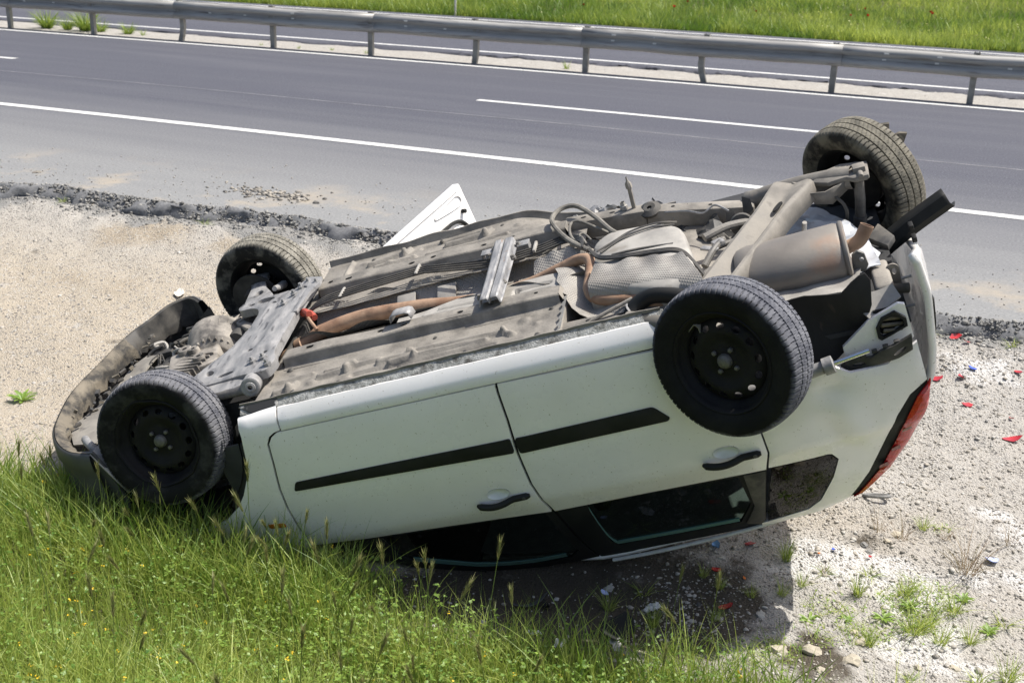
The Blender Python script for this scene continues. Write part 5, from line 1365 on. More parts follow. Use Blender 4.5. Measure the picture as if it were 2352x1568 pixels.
# side of the bumper by the near wheel, with its bright inner flange
g = Geo(); panel(g, [(0.30, -0.02), (0.47, -0.015), (0.50, -0.12), (0.52, -0.30), (0.46, -0.45), (0.30, -0.42), (0.22, -0.2)], lambda x, z, off=0: (x, -(0.735 + 0.30 * (x - 0.25) - 0.4 * max(0, 0.30 - x)) - off, z), 0.03, 0.02, 0.004); g.build('bumper_corner', M_BUMP, bump)
g = Geo(); g.grid([[(0.455, -0.80, -0.02), (0.45, -0.70, -0.03)], [(0.50, -0.815, -0.12), (0.49, -0.72, -0.13)], [(0.545, -0.815, -0.26), (0.53, -0.74, -0.27)]]); o = g.build('arch_flange', M_UNDERL, bump); md = o.modifiers.new('t', 'SOLIDIFY'); md.thickness = 0.004
g = Geo(); g.tube(spline([(0.33, -0.62, -0.03), (0.40, -0.70, -0.01), (0.44, -0.73, -0.05), (0.455, -0.74, -0.14)], 6), 0.020, 12); g.build('washer_hose', M_STEELL, car)
# splash tray and broken clips behind the lip
def tray(x, y, off=0.0): return (x, y, -0.085 + 0.012 * math.sin(y * 9) + 0.10 * (x - 0.2) * -0.5 + off)
g = Geo(); panel(g, [(0.075, -0.30), (0.10, -0.20), (0.16, -0.05), (0.18, 0.20), (0.22, 0.33), (0.30, 0.30), (0.29, 0.05), (0.30, -0.25), (0.34, -0.58), (0.20, -0.56), (0.12, -0.44)], tray, 0.03, 0.01, 0.002); trob = g.build('splash_tray', mat('dust covered tray', (0.17, 0.158, 0.14), (0.27, 0.25, 0.215), scale=6, rough=0.85, c3=(0.12, 0.11, 0.10), scale3=14, ramp3=(0.62, 0.75)), car)
rg = random.Random(5)
for k in range(44):
    if k % 5 == 3: continue
    y = -0.5 + 0.98 * k / 43 + rg.uniform(-0.02, 0.02); x = 0.10 + 0.10 * sstep(-0.3, 0.35, y) + 0.12 * (y < -0.3) * (-(y + 0.3)) + rg.uniform(-0.015, 0.03)
    g = Geo(); g.box((x, y, -0.06 + rg.uniform(-0.03, 0.03)), (rg.uniform(0.006, 0.05), rg.uniform(0.004, 0.03), rg.uniform(0.004, 0.02)), Matrix.Rotation(rg.uniform(-1.6, 1.6), 3, 'Z') @ Matrix.Rotation(rg.uniform(-1.2, 1.2), 3, 'X'))
    g.build('broken_clip', M_BLACKD if k % 3 else M_MUDDY, trob, smooth=False)
# radiator fan frame in the dark of the bay
g = Geo(); g.box((0.36, 0.18, -0.16), (0.05, 0.55, 0.10)); g.box((0.30, 0.30, -0.14), (0.16, 0.05, 0.12)); rad = g.build('radiator_frame', M_BLACKD, car, bevel=0.006)
for k in range(7):
    g = Geo(); g.beam((0.30 + 0.015 * k, 0.12, -0.22 + 0.0 * k), (0.28 + 0.03 * k, 0.42, -0.11), 0.012, 0.05); g.build('fan_blade', M_BLACK, rad, bevel=0.002)
for k in range(16):
    x = rg.uniform(0.22, 0.48); y = rg.uniform(-0.05, 0.5); P = [(x, y, -0.10), (x + rg.uniform(-.04, .04), y + rg.uniform(-.05, .05), -0.06), (x + rg.uniform(-.06, .06), y + rg.uniform(-.06, .06), -0.08), (x + rg.uniform(-.08, .08), y + rg.uniform(-.08, .08), -0.13)]
    g = Geo(); g.tube(spline(P, 5), rg.choice((0.004, 0.006, 0.010)), 7); g.build('wire', M_UNDERL if k % 3 == 0 else M_BLACKD, rad)
# dark bay walls
g = Geo(); g.box((0.70, 0.0, -0.42), (1.05, 1.05, 0.02)); g.build('engine_bay_floor', M_HOLE, car)
for s in (-1, 1):
    g = Geo(); g.box((0.80, s * 0.52, -0.27), (0.86, 0.02, 0.40)); g.build('inner_wing', M_BLACKD, car, bevel=0.01)
    ring = []
    for k in range(19):
        a = math.pi + math.pi * k / 18
        ring.append([(0.80 + 0.385 * math.cos(a), s * y, -0.08 + 0.43 * math.sin(a)) for y in (0.53, 0.66, 0.775)])
    g = Geo(); g.grid(ring if s > 0 else [r[::-1] for r in ring]); g.build('wheel_arch_liner', M_BLACK, car)
g = Geo(); g.box((1.285, 0, -0.40), (0.03, 1.44, 0.74)); g.build('firewall', M_BLACKD, car, bevel=0.01)
# gearbox and bell housing
def casting(name, parts, m=M_ALLOY, parent=car, bev=0.014):
    g = Geo()
    for kind, a in parts:
        if kind == 'box': g.box(*a)
        elif kind == 'lathe': g.lathe(*a)
        elif kind == 'beam': g.beam(*a)
    return g.build(name, m, parent, bevel=bev, seg=2, noise_amp=0.006, noise_scale=14)
gbx = casting('gearbox', [('box', ((0.68, -0.02, -0.10), (0.28, 0.30, 0.16), Matrix.Rotation(0.35, 3, 'Z'))), ('box', ((0.60, -0.10, -0.10), (0.16, 0.20, 0.14), Matrix.Rotation(0.5, 3, 'Z')))])
q = Matrix.Translation((0.70, 0.20, -0.12)) @ Matrix.Rotation(math.radians(90), 4, 'X') @ Matrix.Rotation(0.25, 4, 'Y')
g = Geo(); g.lathe([(0.10, 0.14), (0.15, 0.10), (0.165, 0.02), (0.18, -0.06), (0.18, -0.09), (0.15, -0.10)], 26, q, True); g.build('bell_housing', M_ALLOY, gbx, bevel=0.006, noise_amp=0.004)
for k in range(9):
    a = 0.3 + k * 0.28; g = Geo(); p = q @ Vector((0.16 * math.cos(a), 0.16 * math.sin(a), -0.05)); p2 = q @ Vector((0.12 * math.cos(a), 0.12 * math.sin(a), 0.12))
    g.beam(p, p2, 0.012, 0.04); g.build('casting_rib', M_ALLOY, gbx, bevel=0.003)
for k in range(9):
    y = -0.20 + 0.028 * k; g = Geo(); g.beam((0.52 + 0.012 * k, y, -0.045), (0.72 + 0.012 * k, y + 0.05 - 0.11, -0.03), 0.009, 0.05); g.build('cooling_fin', M_ALLOY, gbx, bevel=0.002)
for cx, cy, r in ((0.60, 0.07, 0.045), (0.66, 0.05, 0.035), (0.74, -0.06, 0.04)):
    g = Geo(); g.lathe([(r * 0.3, 0.028), (r * 0.75, 0.03), (r * 0.9, 0.02), (r, -0.03)], 18, Matrix.Translation((cx, cy, -0.025)), False); g.build('boss', M_ALLOY, gbx, bevel=0)
    g = Geo(); g.lathe([(0.0, 0.0), (r * 0.32, 0.0)], 12, Matrix.Translation((cx, cy, 0.0005))); g.build('hole', M_HOLE, gbx)
g = Geo(); g.prism(round_poly([(0.53, 0.33), (0.55, 0.46), (0.68, 0.43), (0.67, 0.30)], 0.02), -0.08, -0.015); g.build('sump', M_STEELL, car, bevel=0.01)
casting('gearbox_mount', [('beam', ((0.78, 0.34, -0.03), (1.02, 0.10, -0.02), 0.05, 0.05)), ('beam', ((0.80, 0.36, -0.04), (0.70, 0.30, -0.04), 0.06, 0.04))], M_ALLOY)
g = Geo(); g.tube([(0.86, 0.14, -0.06), (0.86, 0.22, -0.06)], 0.05, 18); g.build('rubber_mount', M_BLACKD, car, bevel=0.006)
for k in range(5):
    g = Geo(); x = 0.66 + 0.05 * k; g.beam((x, 0.24, -0.01), (x + 0.06, 0.36, -0.02), 0.012, 0.03); g.build('casting_rib', M_ALLOY, gbx, bevel=0.003)
# lower arm subframe plate
def sub_z(x, y, off=0.0):
    z = 0.062 + 0.010 * math.cos((y - 0.0) * 4.0) + 0.012 * sstep(1.05, 1.3, x)
    for a, b in (((0.93, -0.42), (1.28, -0.30)), ((1.10, -0.05), (1.12, 0.25)), ((1.22, -0.30), (1.26, 0.20))):
        z += 0.010 * math.exp(-(float(seg_d(np.array(x), np.array(y), a, b)) / 0.020) ** 2)
    return (x, y, float(z) + off)
SUB = [(0.86, -0.47), (0.93, -0.34), (1.02, -0.20), (1.06, -0.02), (1.055, 0.13), (1.03, 0.195), (0.975, 0.235), (0.90, 0.235), (0.875, 0.275), (0.89, 0.325), (0.94, 0.35), (1.02, 0.365), (1.08, 0.345), (1.20, 0.325), (1.26, 0.375), (1.325, 0.355), (1.31, 0.20), (1.325, -0.10), (1.325, -0.37), (1.36, -0.44), (1.34, -0.53), (1.28, -0.53), (1.16, -0.51), (0.98, -0.52)]
SH = [oval(1.035, 0.30, 0.055, 0.030, -0.15), oval(0.958, 0.28, 0.018, 0.014), oval(1.12, 0.21, 0.015, 0.012), oval(1.25, 0.18, 0.013, 0.011), oval(1.16, -0.28, 0.015, 0.013), oval(0.99, -0.42, 0.020, 0.016), oval(1.09, -0.46, 0.042, 0.015, 0.2), oval(1.27, -0.35, 0.013, 0.011)]
g = Geo(); panel(g, round_poly(SUB, 0.025, 3), sub_z, 0.018, 0.05, 0.006, SH); subf = g.build('subframe', M_STEELL, car, angle=45)
g = Geo(); panel(g, [(1.235, 0.33), (1.275, 0.40), (1.36, 0.36), (1.37, 0.28), (1.34, 0.20), (1.33, 0.0), (1.30, 0.0), (1.30, 0.28)], lambda x, y, off=0: (x, y, 0.088 + off), 0.02, 0.02, 0.003); g.build('subframe_bracket', M_STEELL, subf)
for bx, by in ((1.255, 0.30), (1.285, 0.345), (1.345, 0.31), (1.24, 0.225), (1.29, -0.42), (1.335, -0.49), (1.235, -0.43), (1.21, 0.14)):
    z = sub_z(bx, by)[2]; g = Geo(); g.lathe([(0.0, 0.030), (0.009, 0.029), (0.012, 0.014), (0.020, 0.012), (0.020, -0.006)], 6, Matrix.Translation((bx, by, z))); g.build('bolt', M_STEELL, subf, angle=20)
for sgn in (-1, 1):
    pts = [(0.74, 0.80), (0.86, 0.79), (0.885, 0.66), (0.93, 0.55), (1.02, 0.42), (1.05, 0.37), (0.93, 0.335), (0.88, 0.34), (0.835, 0.56)] if sgn > 0 else [(0.76, -0.66), (0.86, -0.68), (0.95, -0.60), (1.20, -0.58), (1.22, -0.50), (1.0, -0.47), (0.88, -0.46)]
    g = Geo(); panel(g, round_poly(pts, 0.02, 3), lambda x, y, off=0: (x, y, 0.050 - 0.05 * (abs(y) - 0.4) + off), 0.025, 0.03, 0.005, [oval(0.925, 0.465, 0.024, 0.036, 0.3), oval(0.875, 0.70, 0.012, 0.010)] if sgn > 0 else []); g.build('control_arm', M_STEELL, car)
g = Geo(); g.lathe([(0.010, 0.034), (0.014, 0.038), (0.024, 0.036), (0.026, 0.030), (0.036, 0.032), (0.045, 0.028), (0.045, -0.05), (0.036, -0.055)], 24, Matrix.Translation((1.265, -0.585, 0.03)) @ Matrix.Rotation(math.radians(80), 4, 'X') @ Matrix.Rotation(math.radians(14), 4, 'Y')); g.build('arm_bush', M_STEELL, car, angle=40)
g = Geo(); g.tube([(0.88, -0.56, 0.005), (1.24, -0.60, 0.02)], 0.022, 12); g.build('steering_rod', M_STEEL, car)
g = Geo(); g.tube([(0.82, -0.58, -0.06), (1.0, -0.40, -0.08), (1.1, -0.1, -0.09)], 0.014, 10); g.build('drive_shaft', M_STEEL, car)
g = Geo(); g.tube([(0.98, 0.66, -0.02), (0.985, 0.58, 0.0), (1.0, 0.50, 0.03)], [0.022, 0.020, 0.014], 12); g.build('tie_rod', M_STEELL, car)
for s in (-1, 1):
    g = Geo(); g.lathe([(0.0, 0.03), (0.13, 0.03), (0.135, 0.025), (0.135, 0.012), (0.06, 0.010), (0.05, -0.05), (0.0, -0.05)], 36, Matrix.Translation((0.80, s * 0.62, -0.04)) @ Matrix.Rotation(math.radians(-90 * s), 4, 'X')); g.build('brake_disc', mat('dark brake disc', (0.02, 0.02, 0.02), (0.06, 0.055, 0.05), scale=12, rough=0.6), car, angle=40)

# ------------------------------------------------------------------ far front door hanging open
Hh = Vector((1.37, 0.80, -0.12)); tip = Vector((1.80, 1.72, -0.105)); e1 = (tip - Hh).normalized(); e3 = Vector((0.02, -0.02, -1)); e3 = (e3 - e1 * e3.dot(e1)).normalized(); e2 = e1.cross(e3).normalized()
if e2.dot(Vector((0, -1, 0))) < 0: e2 = -e2          # towards the camera side = inner face
LD = (tip - Hh).length
def dr(u, v, off=0.0): return tuple(Hh + e1 * u + e3 * v + e2 * (off + 0.02 * math.sin(v * 2.2)))
DO = [(0.03, 0.0), (LD + 0.015, -0.012), (LD + 0.02, 0.0), (LD + 0.02, 0.25), (LD + 0.03, 0.72), (0.30, 0.68), (0.0, 0.62), (-0.02, 0.30)]
g = Geo(); panel(g, DO, dr, 0.04, 0.045, 0.0); od = g.build('open_door', M_PAINT, car, kw=dict(label='far front door hanging open, white inner face'))
g = Geo(); g.grid([[dr(u, v, 0.012) for u in np.linspace(0.10, LD - 0.20, 14)] for v in np.linspace(0.24, 0.64, 8)][::-1]); g.build('door_trim', mat('grey door trim', (0.20, 0.20, 0.195), (0.26, 0.26, 0.25), scale=9, rough=0.8), od)
for o_, r, mm in ((0.175, 0.012, M_BLACK), (0.215, 0.009, M_PAINT)):
    P = [dr(u, v, 0.014) for u, v in ((0.02, o_ - 0.02), (0.3, o_ - 0.02), (LD - 0.30, o_ - 0.02), (LD - 0.16, o_ - 0.01), (LD - 0.09, o_ + 0.04), (LD - 0.06, o_ + 0.15), (LD - 0.05, 0.6))]
    g = Geo(); g.tube(spline(P, 6), r, 8, flat=1.0); g.build('weatherstrip', mm, od)
g = Geo(); g.tube([dr(0.02, 0.012, 0.004), dr(LD - 0.02, 0.012, 0.004)], 0.008, 6); g.build('door_hem', M_PAINT, od)
P = [dr(u, v, 0.004) for u, v in ((LD - 0.30, 0.06), (LD - 0.06, 0.035), (LD - 0.045, 0.10), (LD - 0.28, 0.075), (LD - 0.30, 0.06))]
g = Geo(); g.tube(spline(P, 5), 0.005, 6); g.build('pressed_recess', M_PAINT, od)
g = Geo(); a = Vector(dr(LD - 0.055, 0.145, 0.0)); g.tube([a, a + e2 * 0.03], 0.014, 10); g.build('bump_stop', M_BLACK, od, bevel=0.003)
# ------------------------------------------------------------------ vegetation
M_GRASS = leaf_mat('grass blades', (0.085, 0.175, 0.016), (0.52, 0.58, 0.15), 0.45)
M_CLOVER = leaf_mat('clover leaves', (0.065, 0.17, 0.018), (0.30, 0.42, 0.075), 0.42)
M_STEM = leaf_mat('barley stems', (0.10, 0.17, 0.03), (0.30, 0.27, 0.12), 0.3)
M_MEADOW = leaf_mat('meadow grass', (0.09, 0.18, 0.018), (0.36, 0.44, 0.09), 0.42)
M_DRY = leaf_mat('dry stems', (0.16, 0.14, 0.05), (0.28, 0.17, 0.08), 0.3)
M_YEL = mat('yellow petals', (0.75, 0.52, 0.02), (0.62, 0.42, 0.02), scale=40, rough=0.6)

def blades(P, h, w, lean, az, curl=0.6, nseg=3, twist=None, r=rng):
    """ribbons: P (n,3) roots, height, width, lean (m at the tip), heading -> verts, quads"""
    n = len(P); V = np.zeros((n, nseg + 1, 2, 3)); face = r.uniform(0, 2 * np.pi, n) if twist is None else twist
    ts = np.linspace(0, 1, nseg + 1)
    for k, t in enumerate(ts):
        off = lean * (t ** (1 + curl))
        c = np.stack([P[:, 0] + off * np.cos(az), P[:, 1] + off * np.sin(az), P[:, 2] + h * t * (1 - 0.25 * (lean / (h + 1e-6)) * t)], -1)
        ww = w * (1 - t ** 1.8) * 0.5 + w * 0.02
        d = np.stack([np.cos(face), np.sin(face), np.zeros(n)], -1)
        V[:, k, 0] = c - d * ww[:, None]; V[:, k, 1] = c + d * ww[:, None]
    F = []
    base = (np.arange(n) * (nseg + 1) * 2)[:, None]
    for k in range(nseg):
        F.append(np.concatenate([base + 2 * k, base + 2 * k + 1, base + 2 * k + 3, base + 2 * k + 2], 1))
    return V.reshape(-1, 3), np.concatenate(F), (nseg + 1) * 2
def add_mesh(lst, V, F, t): lst.append((V, F, t))
def join(lst):
    o = 0; VV = []; FF = []; TT = []
    for V, F, t in lst:
        VV.append(V); FF.append(F + o); TT.append(t); o += len(V)
    return np.concatenate(VV), np.concatenate(FF), np.concatenate(TT)
def leaves(C, size, r=rng, tiltmax=0.7, aspect=0.75):
    """small oval leaflets: two quads folded along the midrib"""
    n = len(C); az = r.uniform(0, 2 * np.pi, n); tl = r.uniform(0, tiltmax, n); ta = r.uniform(0, 2 * np.pi, n)
    nz = np.stack([np.sin(tl) * np.cos(ta), np.sin(tl) * np.sin(ta), np.cos(tl)], -1)
    d = np.stack([np.cos(az), np.sin(az), np.zeros(n)], -1); d = d - nz * (d * nz).sum(1, keepdims=True); d /= np.linalg.norm(d, axis=1, keepdims=True)
    e = np.cross(nz, d); s = size[:, None]
    a = C; b = C + d * s * 0.5 + e * s * 0.5 * aspect; c = C + d * s; f = C + d * s * 0.5 - e * s * 0.5 * aspect; m = C + d * s * 0.5 - nz * s * 0.10
    V = np.stack([a, b, c, f, m], 1).reshape(-1, 3); k = (np.arange(n) * 5)[:, None]
    F = np.concatenate([np.concatenate([k, k + 4, k + 2, k + 1], 1), np.concatenate([k, k + 3, k + 2, k + 4], 1)])
    return V, F, 5

# --- foreground verge
def verge_pts(n, r, x0=-6.6, x1=1.2, y0=1.9, soft=0.0):
    X = r.uniform(x0, x1, n * 3); Y = r.uniform(y0, 4.5, n * 3)
    e = grass_edge(X) + 0.30 * fbm(X * 2, Y * 2, 51, 3)
    pr = sstep(e + 0.10 + soft, e - 0.25, Y)
    # keep clear of the roof line of the car
    k = r.uniform(0, 1, n * 3) < pr
    X = X[k][:n]; Y = Y[k][:n]
    return np.stack([X, Y, ground_z(X, Y) - 0.01], -1)
L = []
P = verge_pts(66000, rng); n = len(P)
dens = fbm(P[:, 0] * 1.6, P[:, 1] * 1.6, 81, 3)
rt_ = sstep(-1.9, -0.4, P[:, 0])
h = rng.uniform(0.06, 0.24, n) * (1 + 0.9 * np.clip(dens, -0.3, 1)) * (1 + 0.35 * rt_)
V, F, k = blades(P, h, rng.uniform(0.0022, 0.0068, n), h * rng.uniform(0.2, 1.1, n), rng.uniform(0, 2 * np.pi, n))
add_mesh(L, V, F, np.repeat(np.clip(0.5 + 0.5 * dens + rng.normal(0, 0.2, n), 0, 1), k))
P = verge_pts(16000, rng); n = len(P); h = rng.uniform(0.16, 0.34, n)
V, F, k = blades(P, h, rng.uniform(0.0022, 0.0058, n), h * rng.uniform(0.05, 0.45, n), rng.uniform(0, 2 * np.pi, n), nseg=4)
add_mesh(L, V, F, np.repeat(np.clip(0.4 + rng.normal(0, 0.25, n), 0, 1), k))
n = 2600; Xt = np.concatenate([rng.uniform(-4.5, -2.3, n), rng.uniform(-1.6, 0.2, n // 3)]); Yt = np.concatenate([rng.uniform(3.45, 3.9, n), rng.uniform(3.45, 4.0, n // 3)]); k = Yt < grass_edge(Xt) - 0.05; Xt = Xt[k]; Yt = Yt[k]; n = len(Xt)
P = np.stack([Xt, Yt, ground_z(Xt, Yt) - 0.01], -1); h = rng.uniform(0.18, 0.40, n)
V, F, k = blades(P, h, rng.uniform(0.004, 0.010, n), h * rng.uniform(0.15, 0.8, n), rng.uniform(0, 2 * np.pi, n), nseg=5)
add_mesh(L, V, F, np.repeat(np.clip(0.3 + rng.normal(0, 0.22, n), 0, 1), k))
V, F, T_ = join(L)
link('grass', fast_mesh('grass', V, F, T_), M_GRASS, None, kind='stuff', label='tall green grass on the bank in front of the car', cat='grass')
P = verge_pts(27000, rng); n = len(P)
dens = fbm(P[:, 0] * 1.3 + 5, P[:, 1] * 1.3, 83, 3)
keep = dens + rng.normal(0, 0.15, n) > -0.12; P = P[keep]; dens = dens[keep]; n = len(P)
hh = rng.uniform(0.04, 0.20, n); C = P + np.stack([rng.normal(0, 0.012, n), rng.normal(0, 0.012, n), hh], -1)
C3 = np.repeat(C, 3, 0); n3 = len(C3)
V, F, k = leaves(C3, rng.uniform(0.008, 0.021, n3))
link('clover', fast_mesh('clover', V, F, np.repeat(np.clip(0.5 + 0.6 * np.repeat(dens, 3) + rng.normal(0, 0.18, n3), 0, 1), k)), M_CLOVER, None, kind='stuff', label='low leafy clover growing through the grass bank', cat='clover')
# yellow medick flowers
P = verge_pts(420, rng); n = len(P); C = P + np.stack([0 * P[:, 0], 0 * P[:, 0], rng.uniform(0.09, 0.21, n)], -1)
C = np.repeat(C, 5, 0) + rng.normal(0, 0.004, (n * 5, 3)); V, F, k = leaves(C, rng.uniform(0.007, 0.012, len(C)), tiltmax=1.4)
link('yellow_flowers', fast_mesh('yellow_flowers', V, F), M_YEL, None, kind='stuff', label='tiny yellow clover flowers among the grass', cat='flowers')

# --- wild barley: thin stalk with a bristly ear
def barley_mesh(seed, H):
    r = np.random.default_rng(seed); L = []
    n = 5; lean = r.uniform(0.02, 0.10); az = r.uniform(0, 6.28)
    ts = np.linspace(0, 1, 7); c = np.stack([lean * ts ** 2 * np.cos(az), lean * ts ** 2 * np.sin(az), H * ts], -1)
    for a in (0, np.pi / 2):
        d = np.array([np.cos(a), np.sin(a), 0]) * 0.0013
        V = np.stack([c - d, c + d], 1).reshape(-1, 3); q = np.arange(6)[:, None] * 2
        L.append((V, np.concatenate([q, q + 1, q + 3, q + 2], 1), np.full(14, 0.15)))
    top = c[-1]; dr_ = c[-1] - c[-2]; dr_ /= np.linalg.norm(dr_)
    m = 34; s = np.linspace(0, 0.055, m); B = top + dr_ * s[:, None]
    az2 = np.arange(m) * 2.4; out = np.stack([np.cos(az2), np.sin(az2), 0 * az2], -1)
    tipv = B + dr_ * 0.034 + out * r.uniform(0.006, 0.016, (m, 1)); w = np.cross(out, dr_) * 0.0011
    V = np.stack([B - w * 1.8, B + w * 1.8, tipv + w * 0.15, tipv - w * 0.15], 1).reshape(-1, 3); q = np.arange(m)[:, None] * 4
    L.append((V, np.concatenate([q, q + 1, q + 2, q + 3], 1), np.repeat(np.clip(0.35 + 0.55 * r.random(m), 0, 1), 4)))
    k_ = B + dr_ * 0.010 + out * 0.004; w = np.cross(out, dr_) * 0.0025
    V = np.stack([B, B + dr_ * 0.005 + out * 0.003 - w, k_, B + dr_ * 0.005 + out * 0.003 + w], 1).reshape(-1, 3)
    L.append((V, np.concatenate([q, q + 1, q + 2, q + 3], 1), np.full(m * 4, 0.45)))
    V, F, T_ = join(L); return fast_mesh('barley_stalk', V, F, T_)
BM = [barley_mesh(s, hgt) for s, hgt in ((1, 0.27), (2, 0.33), (3, 0.38), (4, 0.24), (5, 0.30), (6, 0.42))]
rb = np.random.default_rng(3)
spots = [(-4.35, 3.62), (-4.05, 3.58), (-3.9, 3.66), (-3.55, 3.5), (-3.3, 3.6), (-3.05, 3.55), (-2.75, 3.6), (-2.55, 3.62), (-2.3, 3.5), (-2.05, 3.55), (-1.85, 3.5), (-1.6, 3.52), (-1.45, 3.6), (-4.2, 3.3), (-3.75, 3.2), (-3.4, 3.15), (-3.0, 3.2), (-2.6, 3.2), (-2.2, 3.2), (-1.75, 3.3)]
Pb = verge_pts(90, rb, -5.2, -0.6, 2.3)
spots += [(p[0], p[1]) for p in Pb]
for i, (x, y) in enumerate(spots):
    wh = 'front bumper' if x < -3.95 else 'near front wheel' if x < -3.2 else 'front fender' if x < -2.6 else 'front door' if x < -1.9 else 'windows'
    o = link('barley_stalk', BM[i % 6], M_STEM, None, label='thin wild barley stalk with a bristly ear, growing before the ' + wh, cat='grass stalk', group='barley stalks before the ' + wh)
    o.location = (x, y, float(ground_z(x, y)) - 0.01); o.rotation_euler = (rb.uniform(-.12, .12), rb.uniform(-.12, .12), rb.uniform(0, 6.28)); s = rb.uniform(1.0, 1.4); o.scale = (s, s, s)

# --- weeds on the bare dirt
def rosette(seed, n=16, L=0.09, w=0.022, up_=0.5):
    r = np.random.default_rng(seed); az = np.arange(n) * 2.4 + r.normal(0, 0.2, n); ln = L * r.uniform(0.55, 1.1, n)
    V = []; F = []; T_ = []
    for i in range(n):
        d = np.array([np.cos(az[i]), np.sin(az[i]), 0]); e = np.array([-d[1], d[0], 0]); el = up_ * r.uniform(0.5, 1.5)
        for k, (t, ww) in enumerate(((0, .15), (.3, .55), (.6, 1.0), (.85, .7), (1, .05))):
            c = d * ln[i] * t * np.cos(el * (1 - t * 0.4)) + np.array([0, 0, 1]) * ln[i] * np.sin(el) * t * (1.25 - 0.55 * t)
            V += [c - e * w * ww + [0, 0, .25 * w * ww], c - [0, 0, 0.001], c + e * w * ww + [0, 0, .25 * w * ww]]; T_ += [0.35 + 0.5 * r.random()] * 3
        b = i * 15
        for k in range(4):
            for j in range(2): F.append([b + k * 3 + j, b + k * 3 + j + 1, b + k * 3 + j + 4, b + k * 3 + j + 3])
    return fast_mesh('rosette', np.array(V), np.array(F), np.array(T_))
def tuft(seed, n, H, spread, w=0.003, dry=0.2):
    r = np.random.default_rng(seed); a = r.uniform(0, 6.28, n); rad = spread * 0.25 * np.sqrt(r.random(n))
    P = np.stack([rad * np.cos(a), rad * np.sin(a), np.zeros(n) - 0.005], -1); h = H * r.uniform(0.4, 1.1, n)
    V, F, k = blades(P, h, w * r.uniform(0.6, 1.5, n), spread * r.uniform(0.3, 1.2, n), a + r.normal(0, 0.7, n), 0.4, 4, r=r)
    return fast_mesh('tuft', V, F, np.repeat(np.clip(r.uniform(0, 1, n) * 0.9, 0, 1), k))
RO = [rosette(1, 18, 0.10, 0.012, 0.5), rosette(2, 26, 0.13, 0.013, 0.6), rosette(3, 14, 0.08, 0.010, 0.35)]
TU = [tuft(1, 60, 0.16, 0.12), tuft(2, 40, 0.10, 0.14, 0.0045), tuft(3, 90, 0.20, 0.10)]
TD = [tuft(11, 70, 0.26, 0.22, 0.0022), tuft(12, 34, 0.24, 0.14, 0.002)]
def put(name, me_, m, x, y, s, label, cat, group=None, z=None):
    o = link(name, me_, m, None, label=label, cat=cat, group=group)
    o.location = (x, y, (float(ground_z(x, y)) if z is None else z)); o.rotation_euler = (0, 0, rb.uniform(0, 6.28)); o.scale = (s, s, s); return o
put('dry_weed', TD[0], M_DRY, 0.15, 5.28, 1.0, 'large straggly reddish weed clump on the pale dirt', 'weed')
for x, y, s in ((-0.17, 5.40, .8), (-0.28, 5.42, .7), (0.03, 5.48, .6), (-0.47, 5.0, .4), (0.33, 5.57, .8)):
    put('dry_weed', TD[1], M_DRY, x, y, s, 'small thin reddish weed sprig standing on the dirt', 'weed', 'dry weed sprigs')
for x, y, s in ((-0.17, 4.78, .75), (-0.47, 4.63, .75), (-0.32, 4.68, 0.5), (0.15, 5.04, 0.5), (0.27, 4.87, 0.5), (-0.07, 4.91, 0.45)):
    put('leafy_weed', RO[int(abs(x * 100)) % 3], M_CLOVER, x, y, s, 'broad leaved green weed rosette on the sunlit dirt', 'weed', 'leafy weed rosettes')
for x, y, s in ((0.33, 4.95, .8), (-0.01, 4.34, .6), (0.08, 4.67, .8), (-0.08, 5.53, .6), (-0.66, 5.02, .7), (-0.27, 5.07, .6), (-0.47, 5.0, .55), (-0.03, 4.72, 1.1), (0.12, 4.93, .9), (0.36, 4.55, .9), (-0.1, 5.0, .8), (0.0, 4.8, 1.0), (0.2, 4.75, .8), (-0.3, 4.9, .7), (-0.55, 4.85, .6), (-0.62, 4.75, .6), (0.25, 4.45, .8), (-0.2, 4.55, .5)):
    put('grass_tuft', TU[int(abs(x * 77 + y * 31)) % 3], M_GRASS, x, y, s, 'small sprawling green grass tuft on the sunlit dirt', 'grass tuft', 'grass tufts on the dirt')
for x, y, s in ((-1.23, 4.57, .8), (-1.33, 4.36, .8), (-1.0, 4.78, .5), (-0.9, 4.70, .5), (-1.1, 4.30, .7), (-0.85, 4.42, .6), (-0.75, 4.68, .5)):
    put('grass_tuft', TU[int(abs(x * 57)) % 3], M_GRASS, x, y, s, 'green grass tuft growing in the shadow under the car', 'grass tuft', 'grass tufts in the car shadow')
put('leafy_weed', RO[1], M_CLOVER, -5.30, 4.81, 0.8, 'flat green weed patch alone on the tan dirt', 'weed')
for x, y, s in ((-6.06, 7.62, .8), (-7.58, 7.60, .8), (-0.29, 7.70, 1.0), (0.23, 7.66, .8)):
    put('grass_tuft', TU[1], M_DRY if x > -7 and x < -1 else M_GRASS, x, y, s * 0.8, 'small weed growing at the broken edge of the asphalt', 'weed', 'weeds along the asphalt edge')
